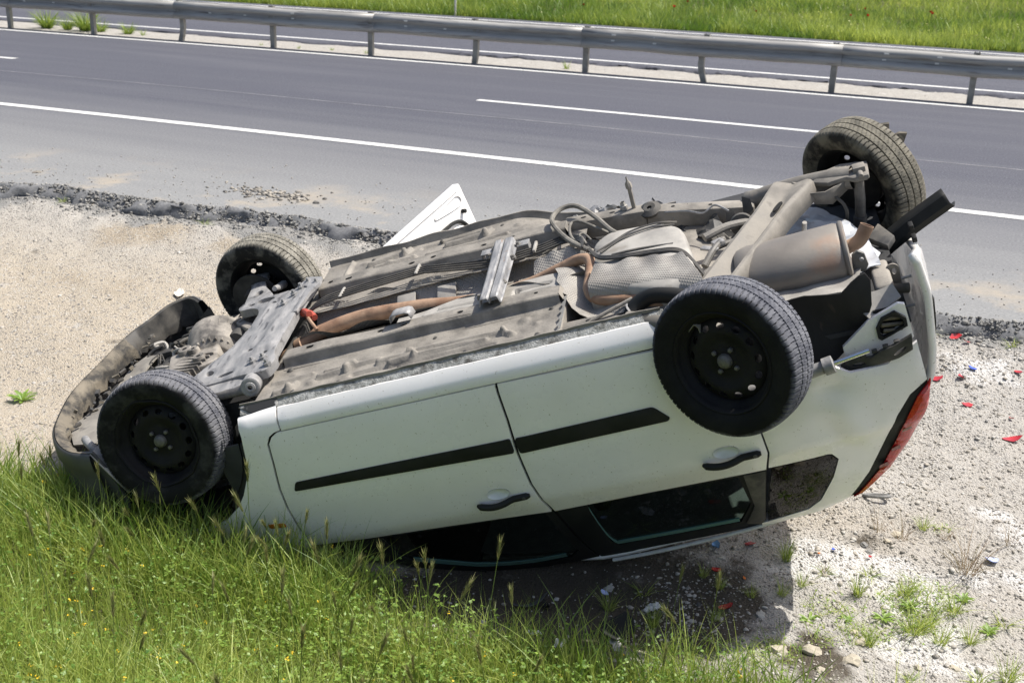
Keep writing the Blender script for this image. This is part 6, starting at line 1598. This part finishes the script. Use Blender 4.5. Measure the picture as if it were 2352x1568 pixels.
# thin ground cover creeping over the dirt on the right
n = 60000; X = rng.uniform(-1.0, 1.6, n); Y = rng.uniform(3.5, 5.6, n)
cl = fbm(X * 2.6, Y * 2.6, 141, 4) + 0.30 * np.exp(-((Y - 4.72) / 0.32) ** 2) * sstep(-0.75, -0.4, X) + 0.25 * sstep(4.5, 4.0, Y) - 0.25 * sstep(5.0, 5.5, Y) - 0.2 * sstep(-0.55, -0.85, X)
k = (rng.random(n) < sstep(0.10, 0.62, cl) * 0.55); X = X[k]; Y = Y[k]; n = len(X); P = np.stack([X, Y, ground_z(X, Y) - 0.004], -1)
h = rng.uniform(0.012, 0.075, n); V, F, kk = blades(P, h, rng.uniform(0.002, 0.005, n), h * rng.uniform(0.4, 2.0, n), rng.uniform(0, 6.28, n))
L = [(V, F, np.repeat(np.clip(rng.normal(0.5, 0.25, n), 0, 1), kk))]
link('ground_cover', fast_mesh('ground_cover', *join(L)), M_GRASS, None, kind='stuff', label='thin creeping grass scattered over the dirt by the tail', cat='ground cover')
m2 = rng.permutation(n)[:n // 2]; C = P[m2] + np.stack([rng.normal(0, .01, len(m2)), rng.normal(0, .01, len(m2)), rng.uniform(0.006, 0.03, len(m2))], -1)
V, F, kk = leaves(C, rng.uniform(0.006, 0.018, len(C))); link('ground_leaves', fast_mesh('ground_leaves', V, F, np.repeat(np.clip(rng.normal(.5, .25, len(C)), 0, 1), kk)), M_CLOVER, None, kind='stuff', label='tiny leaves creeping over the dirt by the tail', cat='ground cover')
# median grass behind the guardrail posts
MT = [tuft(21, 240, 0.42, 0.30, 0.010), tuft(22, 160, 0.34, 0.24, 0.009), tuft(23, 40, 0.22, 0.16, 0.008)]
for x, s, k in ((-18.2, 1.1, 0), (-17.7, 1.0, 1), (-17.25, 1.25, 0), (-16.9, 0.9, 1), (-16.25, .9, 1), (-15.9, .8, 2)):
    put('grass_clump', MT[k], M_MEADOW, x, 18.95 + float(yc(x)), s, 'tall green grass clump on the median behind the guardrail posts', 'grass', 'grass clumps on the median', z=-0.04)
for x, s in ((-11.6, .5), (-10.9, .5), (-12.3, .4), (-13.1, .4)):
    put('grass_clump', MT[2], M_MEADOW, x, 18.75 + float(yc(x)), s, 'low straw grass strip on the median gravel', 'grass', 'low grass on the median', z=-0.03)
put('grass_clump', MT[2], M_MEADOW, -7.1, 18.72, 0.8, 'lone green grass clump on the pale median gravel', 'grass', z=-0.03)

# --- meadow beyond the far carriageway
L = []; n = 150000
u = rng.random(n); Ym = 27.3 + 32 * u ** 1.5; Xm = rng.uniform(-1, 1, n) * (12 + 0.42 * (Ym - 27)) - 9 - 0.35 * (Ym - 27)
far_ = Ym
zz = ground_z(Xm, Ym + yc(Xm), False) - 0.02
P = np.stack([Xm, Ym + yc(Xm), zz], -1)
pt = fbm(Xm * 0.35, Ym * 0.35, 95, 3); pt2 = fbm(Xm * 1.4, Ym * 1.4, 97, 3)
h = rng.uniform(0.12, 0.36, n) * (1 + 0.8 * np.clip(pt2, -.4, 1)); w = rng.uniform(0.010, 0.026, n) * (1 + 0.02 * (Ym - 27))
V, F, k = blades(P, h, w, h * rng.uniform(0.1, 0.8, n), rng.uniform(0, 6.28, n), nseg=2)
add_mesh(L, V, F, np.repeat(np.clip(0.46 + 0.75 * pt + 0.55 * pt2 + rng.normal(0, 0.16, n), 0, 1), k))
V, F, T_ = join(L)
link('meadow_grass', fast_mesh('meadow_grass', V, F, T_), M_MEADOW, None, kind='stuff', label='green wildflower meadow beyond the far carriageway', cat='meadow')
C = np.stack([Xm, Ym + yc(Xm), zz + h * 0.95], -1)[rng.permutation(n)[:2600]]; C = C[fbm(C[:, 0] * 0.4, C[:, 1] * 0.4, 99, 3) > 0.0]
V, F, k = leaves(C, rng.uniform(0.02, 0.045, len(C)), tiltmax=1.3)
link('meadow_flowers', fast_mesh('meadow_flowers', V, F), mat('pale yellow blossom', (0.62, 0.58, 0.16), (0.70, 0.68, 0.40), scale=2, rough=0.7), None, kind='stuff', label='pale yellow blossom scattered through the meadow', cat='flowers')
# poppies
M_POP = mat('poppy red', (0.62, 0.025, 0.012), (0.5, 0.02, 0.01), scale=8, rough=0.5)
gp = Geo(); gp.lathe([(0.004, -0.01), (0.022, 0.0), (0.036, 0.018), (0.044, 0.036)], 9); gp.tube([(0, 0, -0.42), (0.01, 0, -0.2), (0, 0, -0.005)], 0.004, 5); POP = gp.mesh('poppy')
POP.materials.append(M_POP); POP.materials.append(mat('poppy stalk', (0.08, 0.14, 0.03), rough=0.7))
for pl_ in POP.polygons: pl_.material_index = 1 if max(POP.vertices[v].co.z for v in pl_.vertices) < -0.004 else 0
rp = np.random.default_rng(8)
for i in range(85):
    y = 28.2 + 22 * rp.random() ** 1.3; x = rp.normal(-9 if i % 3 else -3, 5) - 0.3 * (y - 28); c = fbm(np.array([x * .3]), np.array([y * .3]), 44, 2)[0]
    o = bpy.data.objects.new('poppy', POP); COL.objects.link(o); tag(o, 'red poppy flowering in the green meadow', 'poppy', 'red poppies in the meadow')
    o.location = (x, y + float(yc(x)), float(ground_z(x, y + float(yc(x)), False)) + rp.uniform(0.34, 0.46)); o.rotation_euler = (rp.uniform(-.5, .5), rp.uniform(-.5, .5), 0); s = rp.uniform(0.5, 1.0); o.scale = (s, s, 1)
# dark bushes at the back of the meadow
def bush_mesh(seed, R=1.0, n=5200):
    r = np.random.default_rng(seed); lob = r.normal(0, 0.5, (9, 3)) * [1.1, .6, .3] + [0, 0, 0.55]; which = r.integers(0, 9, n)
    d = r.normal(0, 1, (n, 3)); d /= np.linalg.norm(d, axis=1, keepdims=True); C = lob[which] + d * (0.30 + 0.16 * r.random((n, 1)))
    C = C[C[:, 2] > 0.02]; V, F, k = leaves(C * R, r.uniform(0.05, 0.11, len(C)), r, 1.3)
    return fast_mesh('crown', V, F, np.repeat(np.clip(r.normal(0.3, 0.2, len(C)), 0, 1), k))
M_BUSH = leaf_mat('bush leaves', (0.015, 0.045, 0.008), (0.06, 0.12, 0.02), 0.3)
BU = [bush_mesh(1), bush_mesh(2)]
for i, (x, y, s) in enumerate(((-8.3, 43.0, .8), (-2.6, 45.5, 1.0), (-0.6, 47.5, 1.3), (1.2, 48.5, 1.2), (-4.6, 50, 1.2), (3.0, 49, 1.3))):
    e = empty('bush', (x, y, float(ground_z(x, y, False)) - 0.1), label='dark green bush at the back of the meadow', cat='bush', group='bushes at the back of the meadow'); e.scale = (s * 1.2, s, s * .7)
    o = bpy.data.objects.new('crown', BU[i % 2]); COL.objects.link(o); o.parent = e
    if not BU[i % 2].materials: BU[i % 2].materials.append(M_BUSH)
    g = Geo()
    g.tube([(0, 0, -0.1), (0.05, 0, 0.3), (0.1, 0.05, 0.6)], [0.05, 0.035, 0.015], 6); g.build('trunk', mat('bush bark', (0.12, 0.09, 0.06), rough=0.9), e)
# ------------------------------------------------------------------ stones and debris
ICO = bmesh.new(); bmesh.ops.create_icosphere(ICO, subdivisions=1, radius=1.0)
IV = np.array([v.co[:] for v in ICO.verts]); IF = np.array([[v.index for v in f.verts] for f in ICO.faces]); ICO.free()
def stone_mat(name, ramp):
    m = bpy.data.materials.new(name); m.use_nodes = True; t = m.node_tree; N = t.nodes; b = N['Principled BSDF']
    b.inputs['Roughness'].default_value = 0.9; b.inputs['Specular IOR Level'].default_value = 0.2
    at = N.new('ShaderNodeAttribute'); at.attribute_name = 'tint'; r = N.new('ShaderNodeValToRGB'); t.links.new(at.outputs['Fac'], r.inputs[0])
    e = r.color_ramp.elements
    e[0].position = ramp[0][0]; e[0].color = (*ramp[0][1], 1); e[1].position = ramp[-1][0]; e[1].color = (*ramp[-1][1], 1)
    for p, c in ramp[1:-1]: q = e.new(p); q.color = (*c, 1)
    t.links.new(r.outputs[0], b.inputs['Base Color']); return m
def pebbles(X, Y, S, r, sink=0.25, flat=0.6, zoff=0.0, zfun=None):
    n = len(X); V = IV[None] * (1 + 0.22 * r.normal(0, 1, (n, len(IV), 1)))
    sc3 = np.stack([r.uniform(0.7, 1.35, n), r.uniform(0.6, 1.1, n), r.uniform(0.35, 0.85, n) * flat / 0.6], -1) * S[:, None]
    V = V * sc3[:, None]; a = r.uniform(0, 6.28, n); c, s = np.cos(a), np.sin(a)
    x = V[..., 0] * c[:, None] - V[..., 1] * s[:, None]; y = V[..., 0] * s[:, None] + V[..., 1] * c[:, None]
    z0 = (ground_z(X, Y) if zfun is None else zfun(X, Y)) + S * 0.35 - S * sink + zoff
    V = np.stack([x + X[:, None], y + Y[:, None], V[..., 2] + z0[:, None]], -1).reshape(-1, 3)
    F = (IF[None] + (np.arange(n) * len(IV))[:, None, None]).reshape(-1, 3)
    return V, F, len(IV)
rs = np.random.default_rng(21)
M_GRAVEL = stone_mat('gravel stones', ((0.0, (0.10, 0.095, 0.09)), (0.18, (0.235, 0.22, 0.197)), (0.5, (0.355, 0.322, 0.272)), (0.8, (0.43, 0.407, 0.368)), (1.0, (0.54, 0.52, 0.485))))
def gravel_xy(n, x0, x1, y0, y1, bias):
    X = rs.uniform(x0, x1, n); Y = rs.uniform(y0, y1, n); e = edge_y(X) - 0.02
    k = (Y < e) & (Y > grass_edge(X) - 0.15) & (rs.random(n) < np.clip(bias(X, Y), 0, 1)); return X[k], Y[k]
X1, Y1 = gravel_xy(30000, -9.5, 1.6, 3.6, 8.0, lambda x, y: 0.45 + 0.7 * fbm(x * 1.1, y * 1.1, 121, 3))
X2, Y2 = gravel_xy(26000, -1.2, 0.9, 3.9, 7.9, lambda x, y: 0.5 + 0.9 * fbm(x * 1.8, y * 1.8, 131, 3))
X = np.concatenate([X1, X2]); Y = np.concatenate([Y1, Y2]); S = np.minimum(0.0032 * (1 / (1 - rs.random(len(X)) * 0.985)) ** 0.42, 0.017)
V, F, k = pebbles(X, Y, S, rs)
link('gravel', fast_mesh('gravel', V, F, np.repeat(np.clip(rs.beta(2.4, 1.6, len(X)), 0, 1), k)), M_GRAVEL, None, kind='stuff', label='small loose stones strewn over the dirt verge', cat='gravel')
# crumbled asphalt along the broken edge
n = 8000; X = rs.uniform(-10, 1.6, n); t_ = np.abs(rs.normal(0, 0.13, n)) - 0.02; Y = edge_y(X) - t_
S = np.minimum(0.0055 * (1 / (1 - rs.random(n) * 0.97)) ** 0.42, 0.022) * np.where(t_ > 0.7, 0.6, 1)
V, F, k = pebbles(X, Y, S, rs, 0.15, 0.75, zfun=lambda x, y: np.where(edge_y(x) - y < 0.0, 0.0, np.where(edge_y(x) - y < 0.13, -0.12 * (edge_y(x) - y) / 0.13 + 0.005, ground_z(x, y))))
link('asphalt_rubble', fast_mesh('asphalt_rubble', V, F, np.repeat(rs.random(n), k)), stone_mat('crumbled asphalt', ((0.0, (0.14, 0.137, 0.132)), (0.55, (0.235, 0.228, 0.215)), (1.0, (0.34, 0.33, 0.305)))), None, kind='stuff', label='crumbled dark asphalt along the broken road edge', cat='rubble')
# grit on the road shoulder
n = 900; X = rs.uniform(-11, 2, n); Y = edge_y(X) + 0.03 + np.abs(rs.normal(0, 0.75, n)); S = rs.uniform(0.003, 0.009, n)
V, F, k = pebbles(X, Y, S, rs, 0.2, zfun=lambda x, y: 0 * x + 0.003)
link('road_grit', fast_mesh('road_grit', V, F, np.repeat(rs.random(n) * 0.8, k)), M_GRAVEL, None, kind='stuff', label='loose grit scattered on the dusty road shoulder', cat='grit')
# single stones
def stone(x, y, s, label, tint, group=None, z=None, name='stone'):
    r = np.random.default_rng(int(abs(x * 1000 + y * 77))); b = bmesh.new(); bmesh.ops.create_icosphere(b, subdivisions=2, radius=1.0)
    f = r.uniform(0.55, 1.2, 3); f[2] = r.uniform(0.35, 0.6); s *= 0.72
    for v in b.verts: v.co = Vector((v.co.x * f[0], v.co.y * f[1], v.co.z * f[2])) * (1 + 0.55 * noise.noise(v.co * 1.7 + Vector((x * 9, y * 9, 0)))) * s
    me_ = bpy.data.meshes.new(name); b.to_mesh(me_); b.free()
    o = link(name, me_, mat('stone %s' % str(tint), tint, tuple(c * 0.8 for c in tint), scale=30, rough=0.9, bump=0.4, bscale=60), None, label=label, cat='stone', group=group)
    o.location = (x, y, (float(ground_z(x, y)) if z is None else z) + s * 0.08); o.rotation_euler = (0, 0, r.uniform(0, 6)); return o
TAN = (0.42, 0.375, 0.295); GRY = (0.20, 0.195, 0.185); PAL = (0.46, 0.44, 0.40)
stone(-0.20, 5.44, 0.040, 'tan wedge shaped stone beside the thin weed sprigs', TAN)
for x, y, s in ((-0.33, 5.29, .030), (-0.30, 5.25, .026), (0.09, 6.84, .028), (0.14, 6.70, .022), (-0.02, 6.88, .022), (0.08, 7.06, .026)): stone(x, y, s, 'dark grey stone lying on the pale gravel behind the car', GRY, 'dark stones behind the car')
for x, y, s in ((-0.95, 4.93, .026), (-1.39, 4.55, .034), (-0.68, 4.57, .034), (-0.84, 4.44, .024), (-0.95, 4.40, .02), (-1.02, 4.62, .02)): stone(x, y, s, 'pale rounded stone in the shadow under the car', PAL, 'pale stones in the car shadow')
for x, y, s in ((-0.28, 4.60, .030), (-0.24, 4.55, .036), (-0.25, 4.38, .05), (0.01, 4.47, .032), (-0.55, 4.30, .06), (-0.42, 4.36, .05), (-0.36, 4.22, .035), (0.15, 4.52, .03), (-0.23, 5.34, .025)): stone(x, y, s, 'pale tan stone half sunk in the dirt beside the grass', TAN, 'tan stones near the grass')
stone(-5.43, 8.34, 0.055, 'dark asphalt lump lying alone on the dusty shoulder', (0.13, 0.125, 0.115), z=0.0, name='asphalt_lump')
stone(-8.31, 8.05, 0.05, 'flat brown clod on the road edge far from the car', (0.22, 0.20, 0.17), z=0.0, name='clod')
n = 220; a = rs.normal(0, 0.16, n) * 1.4 - 5.98; b_ = rs.normal(0, 0.09, n) + 8.40
V, F, k = pebbles(a, b_, rs.uniform(0.006, 0.024, n), rs, 0.2, zfun=lambda x, y: 0 * x + 0.003)
link('clod_pile', fast_mesh('clod_pile', V, F, np.repeat(rs.random(n) * .6, k)), M_GRAVEL, None, label='scattered pile of dried mud clods on the shoulder', cat='clods', kind='stuff')

def shard(name, x, y, s, m, label, cat, group=None, seed=0, lift=0.0, elong=1.8, curve=0.25):
    """thin broken piece of moulded plastic: jagged outline, slightly curved"""
    r = random.Random(seed); n = 7; P = []; s *= 0.6
    for k in range(n):
        a = 2 * math.pi * k / n + r.uniform(-.25, .25); rad = s * r.uniform(0.55, 1.0); P.append((rad * math.cos(a) * elong ** .5, rad * math.sin(a) / elong ** .5))
    g = Geo(); panel(g, P, lambda u, v, off=0: (u, v, curve * (u * u + 0.5 * v * v) / s * 1.0 + off), s * 0.35, 0.003, 0.0)
    o = g.build(name, m, None, kw=dict(label=label, cat=cat, group=group)); md = o.modifiers.new('t', 'SOLIDIFY'); md.thickness = 0.0025; md.offset = 0
    o.location = (x, y, float(ground_z(x, y)) + 0.012 + lift); o.rotation_euler = (r.uniform(-.35, .35), r.uniform(-.35, .35), r.uniform(0, 6.28)); return o
M_SHARD = mat('broken red lens', (0.48, 0.03, 0.03), (0.36, 0.015, 0.02), scale=20, rough=0.18, coat=0.6)
for i, (x, y, s) in enumerate(((-0.12, 7.66, .075), (-0.04, 7.58, .04), (-0.17, 7.05, .065), (-0.04, 7.10, .05), (0.02, 6.82, .06), (0.28, 7.30, .035), (0.27, 6.78, .025), (-0.29, 5.19, .015))):
    shard('red_shard', x, y, s, M_SHARD, 'red lamp lens shard lying on sunlit gravel behind the car', 'shard', 'red shards on the sunlit gravel', 30 + i)
shard('red_shard', 0.28, 6.54, 0.085, M_SHARD, 'largest forked red lamp lens shard on the pale gravel', 'shard', None, 44, elong=2.4)
for i, (x, y, s) in enumerate(((-0.85, 5.08, .07), (-0.95, 4.83, .035), (-0.83, 4.53, .065))):
    shard('red_shard', x, y, s, M_SHARD, 'red lamp lens shard lying in the shadow under the car', 'shard', 'red shards in the car shadow', 50 + i, elong=2.2)
M_BLUE = mat('blue plastic', (0.06, 0.12, 0.62), rough=0.35); M_LBLUE = mat('pale blue plastic', (0.45, 0.52, 0.85), rough=0.4); M_ORANGE = mat('orange plastic', (0.75, 0.20, 0.04), rough=0.4)
shard('blue_chip', 0.02, 7.22, 0.045, M_BLUE, 'flat blue plastic chip on the gravel behind the tail', 'chip', None, 61)
shard('blue_chip', -0.46, 5.16, 0.022, M_BLUE, 'tiny bright blue chip on the white dust', 'chip', None, 62)
shard('blue_wrapper', -1.00, 4.99, 0.05, mat('blue foil', (0.10, 0.22, 0.42), rough=0.3, metal=0.4), 'crumpled blue wrapper just below the roof rail', 'wrapper', None, 63, curve=0.8)
shard('pale_blue_scrap', 0.25, 5.38, 0.05, M_LBLUE, 'pale blue scrap beside the large reddish weed', 'scrap', None, 64)
shard('pale_blue_scrap', -1.37, 4.41, 0.035, M_LBLUE, 'pale lilac scrap caught in a shaded grass tuft', 'scrap', None, 65, lift=0.05)
shard('orange_chip', -0.52, 5.10, 0.014, M_ORANGE, 'tiny orange chip on the white dust', 'chip', None, 66)
shard('orange_chip', -0.81, 4.81, 0.016, M_ORANGE, 'tiny orange chip on shaded ground under the car', 'chip', None, 67)
M_FOILP = mat('crumpled pale film', (0.50, 0.50, 0.49), (0.62, 0.62, 0.62), scale=30, rough=0.35)
def litter(name, x, y, s, m, label, seed):
    g = Geo(); rr_ = random.Random(seed); s *= 0.75
    panel(g, [(s * math.cos(a) * rr_.uniform(.5, 1.3), s * .45 * math.sin(a) * rr_.uniform(.5, 1.3)) for a in (0, .9, 1.5, 2.6, 3.3, 4.4, 5.3)], lambda u, v, off=0: (u, v, 0.45 * s * noise.turbulence(Vector((u, v, seed)) * (2.2 / s), 2, True) + off), s * 0.16, 0.001, 0.0)
    o = g.build(name, m, None, angle=20, kw=dict(label=label, cat='litter')); o.location = (x, y, float(ground_z(x, y)) + 0.004); o.rotation_euler = (0, 0, seed); return o
litter('crumpled_film', -1.15, 4.45, 0.075, M_FOILP, 'crumpled grey plastic film in the shadow under the car', 1.3)
litter('paper_scrap', -1.20, 4.05, 0.11, mat('grey cardboard', (0.42, 0.41, 0.38), (0.36, 0.35, 0.32), scale=12, rough=0.9), 'long grey cardboard scrap at the edge of the grass', 2.1)
litter('paper_scrap', -1.53, 3.97, 0.06, mat('white paper', (0.68, 0.67, 0.64), rough=0.8), 'torn white paper scrap standing in shaded grass', 3.2)
litter('paper_scrap', -1.41, 3.93, 0.07, M_FOILP, 'torn grey paper lying flat in shaded grass', 4.4)
litter('paper_scrap', -5.41, 6.46, 0.10, mat('dusty white paper', (0.66, 0.62, 0.55), rough=0.9), 'dusty white paper strip on the tan dirt by the mud-caked front wheel', 5.2)
# loop of grey trim behind the car, dark plastic fragments
g = Geo(); g.tube([(0.062 * math.cos(a_), 0.030 * math.sin(a_), 0.022 + 0.014 * math.cos(a_ + 0.6)) for a_ in np.linspace(0, 2 * math.pi, 37)], 0.0085, 8)
o = g.build('trim_loop', mat('grey rubber trim', (0.15, 0.15, 0.145), (0.24, 0.235, 0.225), scale=20, rough=0.6), None, kw=dict(label='bent loop of grey trim lying below the tail lamp', cat='trim piece')); o.location = (-0.33, 5.66, float(ground_z(-0.33, 5.66)))
shard('black_fragment', -1.21, 4.10, 0.15, M_BLACK, 'large black plastic panel fragment at the edge of the grass', 'plastic fragment', None, 71, lift=0.03, elong=1.5)
shard('black_fragment', -1.67, 4.09, 0.04, M_BLACK, 'small round black plastic piece in the shaded dirt', 'plastic fragment', None, 72, elong=1.2, curve=0.8)
shard('black_fragment', -1.60, 4.26, 0.06, M_BLACK, 'curved black plastic hook lying in the shaded dirt', 'plastic fragment', None, 73, elong=2.5, curve=0.7)
shard('black_fragment', -1.67, 4.21, 0.10, M_BUMP, 'long dark grey plastic bar lying in the shaded dirt', 'plastic fragment', None, 74, elong=6)
shard('black_fragment', -2.45, 4.02, 0.09, M_BUMP, 'dark mirror housing fragment in the grass by the door', 'plastic fragment', None, 75, lift=0.03, elong=1.3, curve=0.6)
# ------------------------------------------------------------------ finish
bpy.context.view_layer.update()
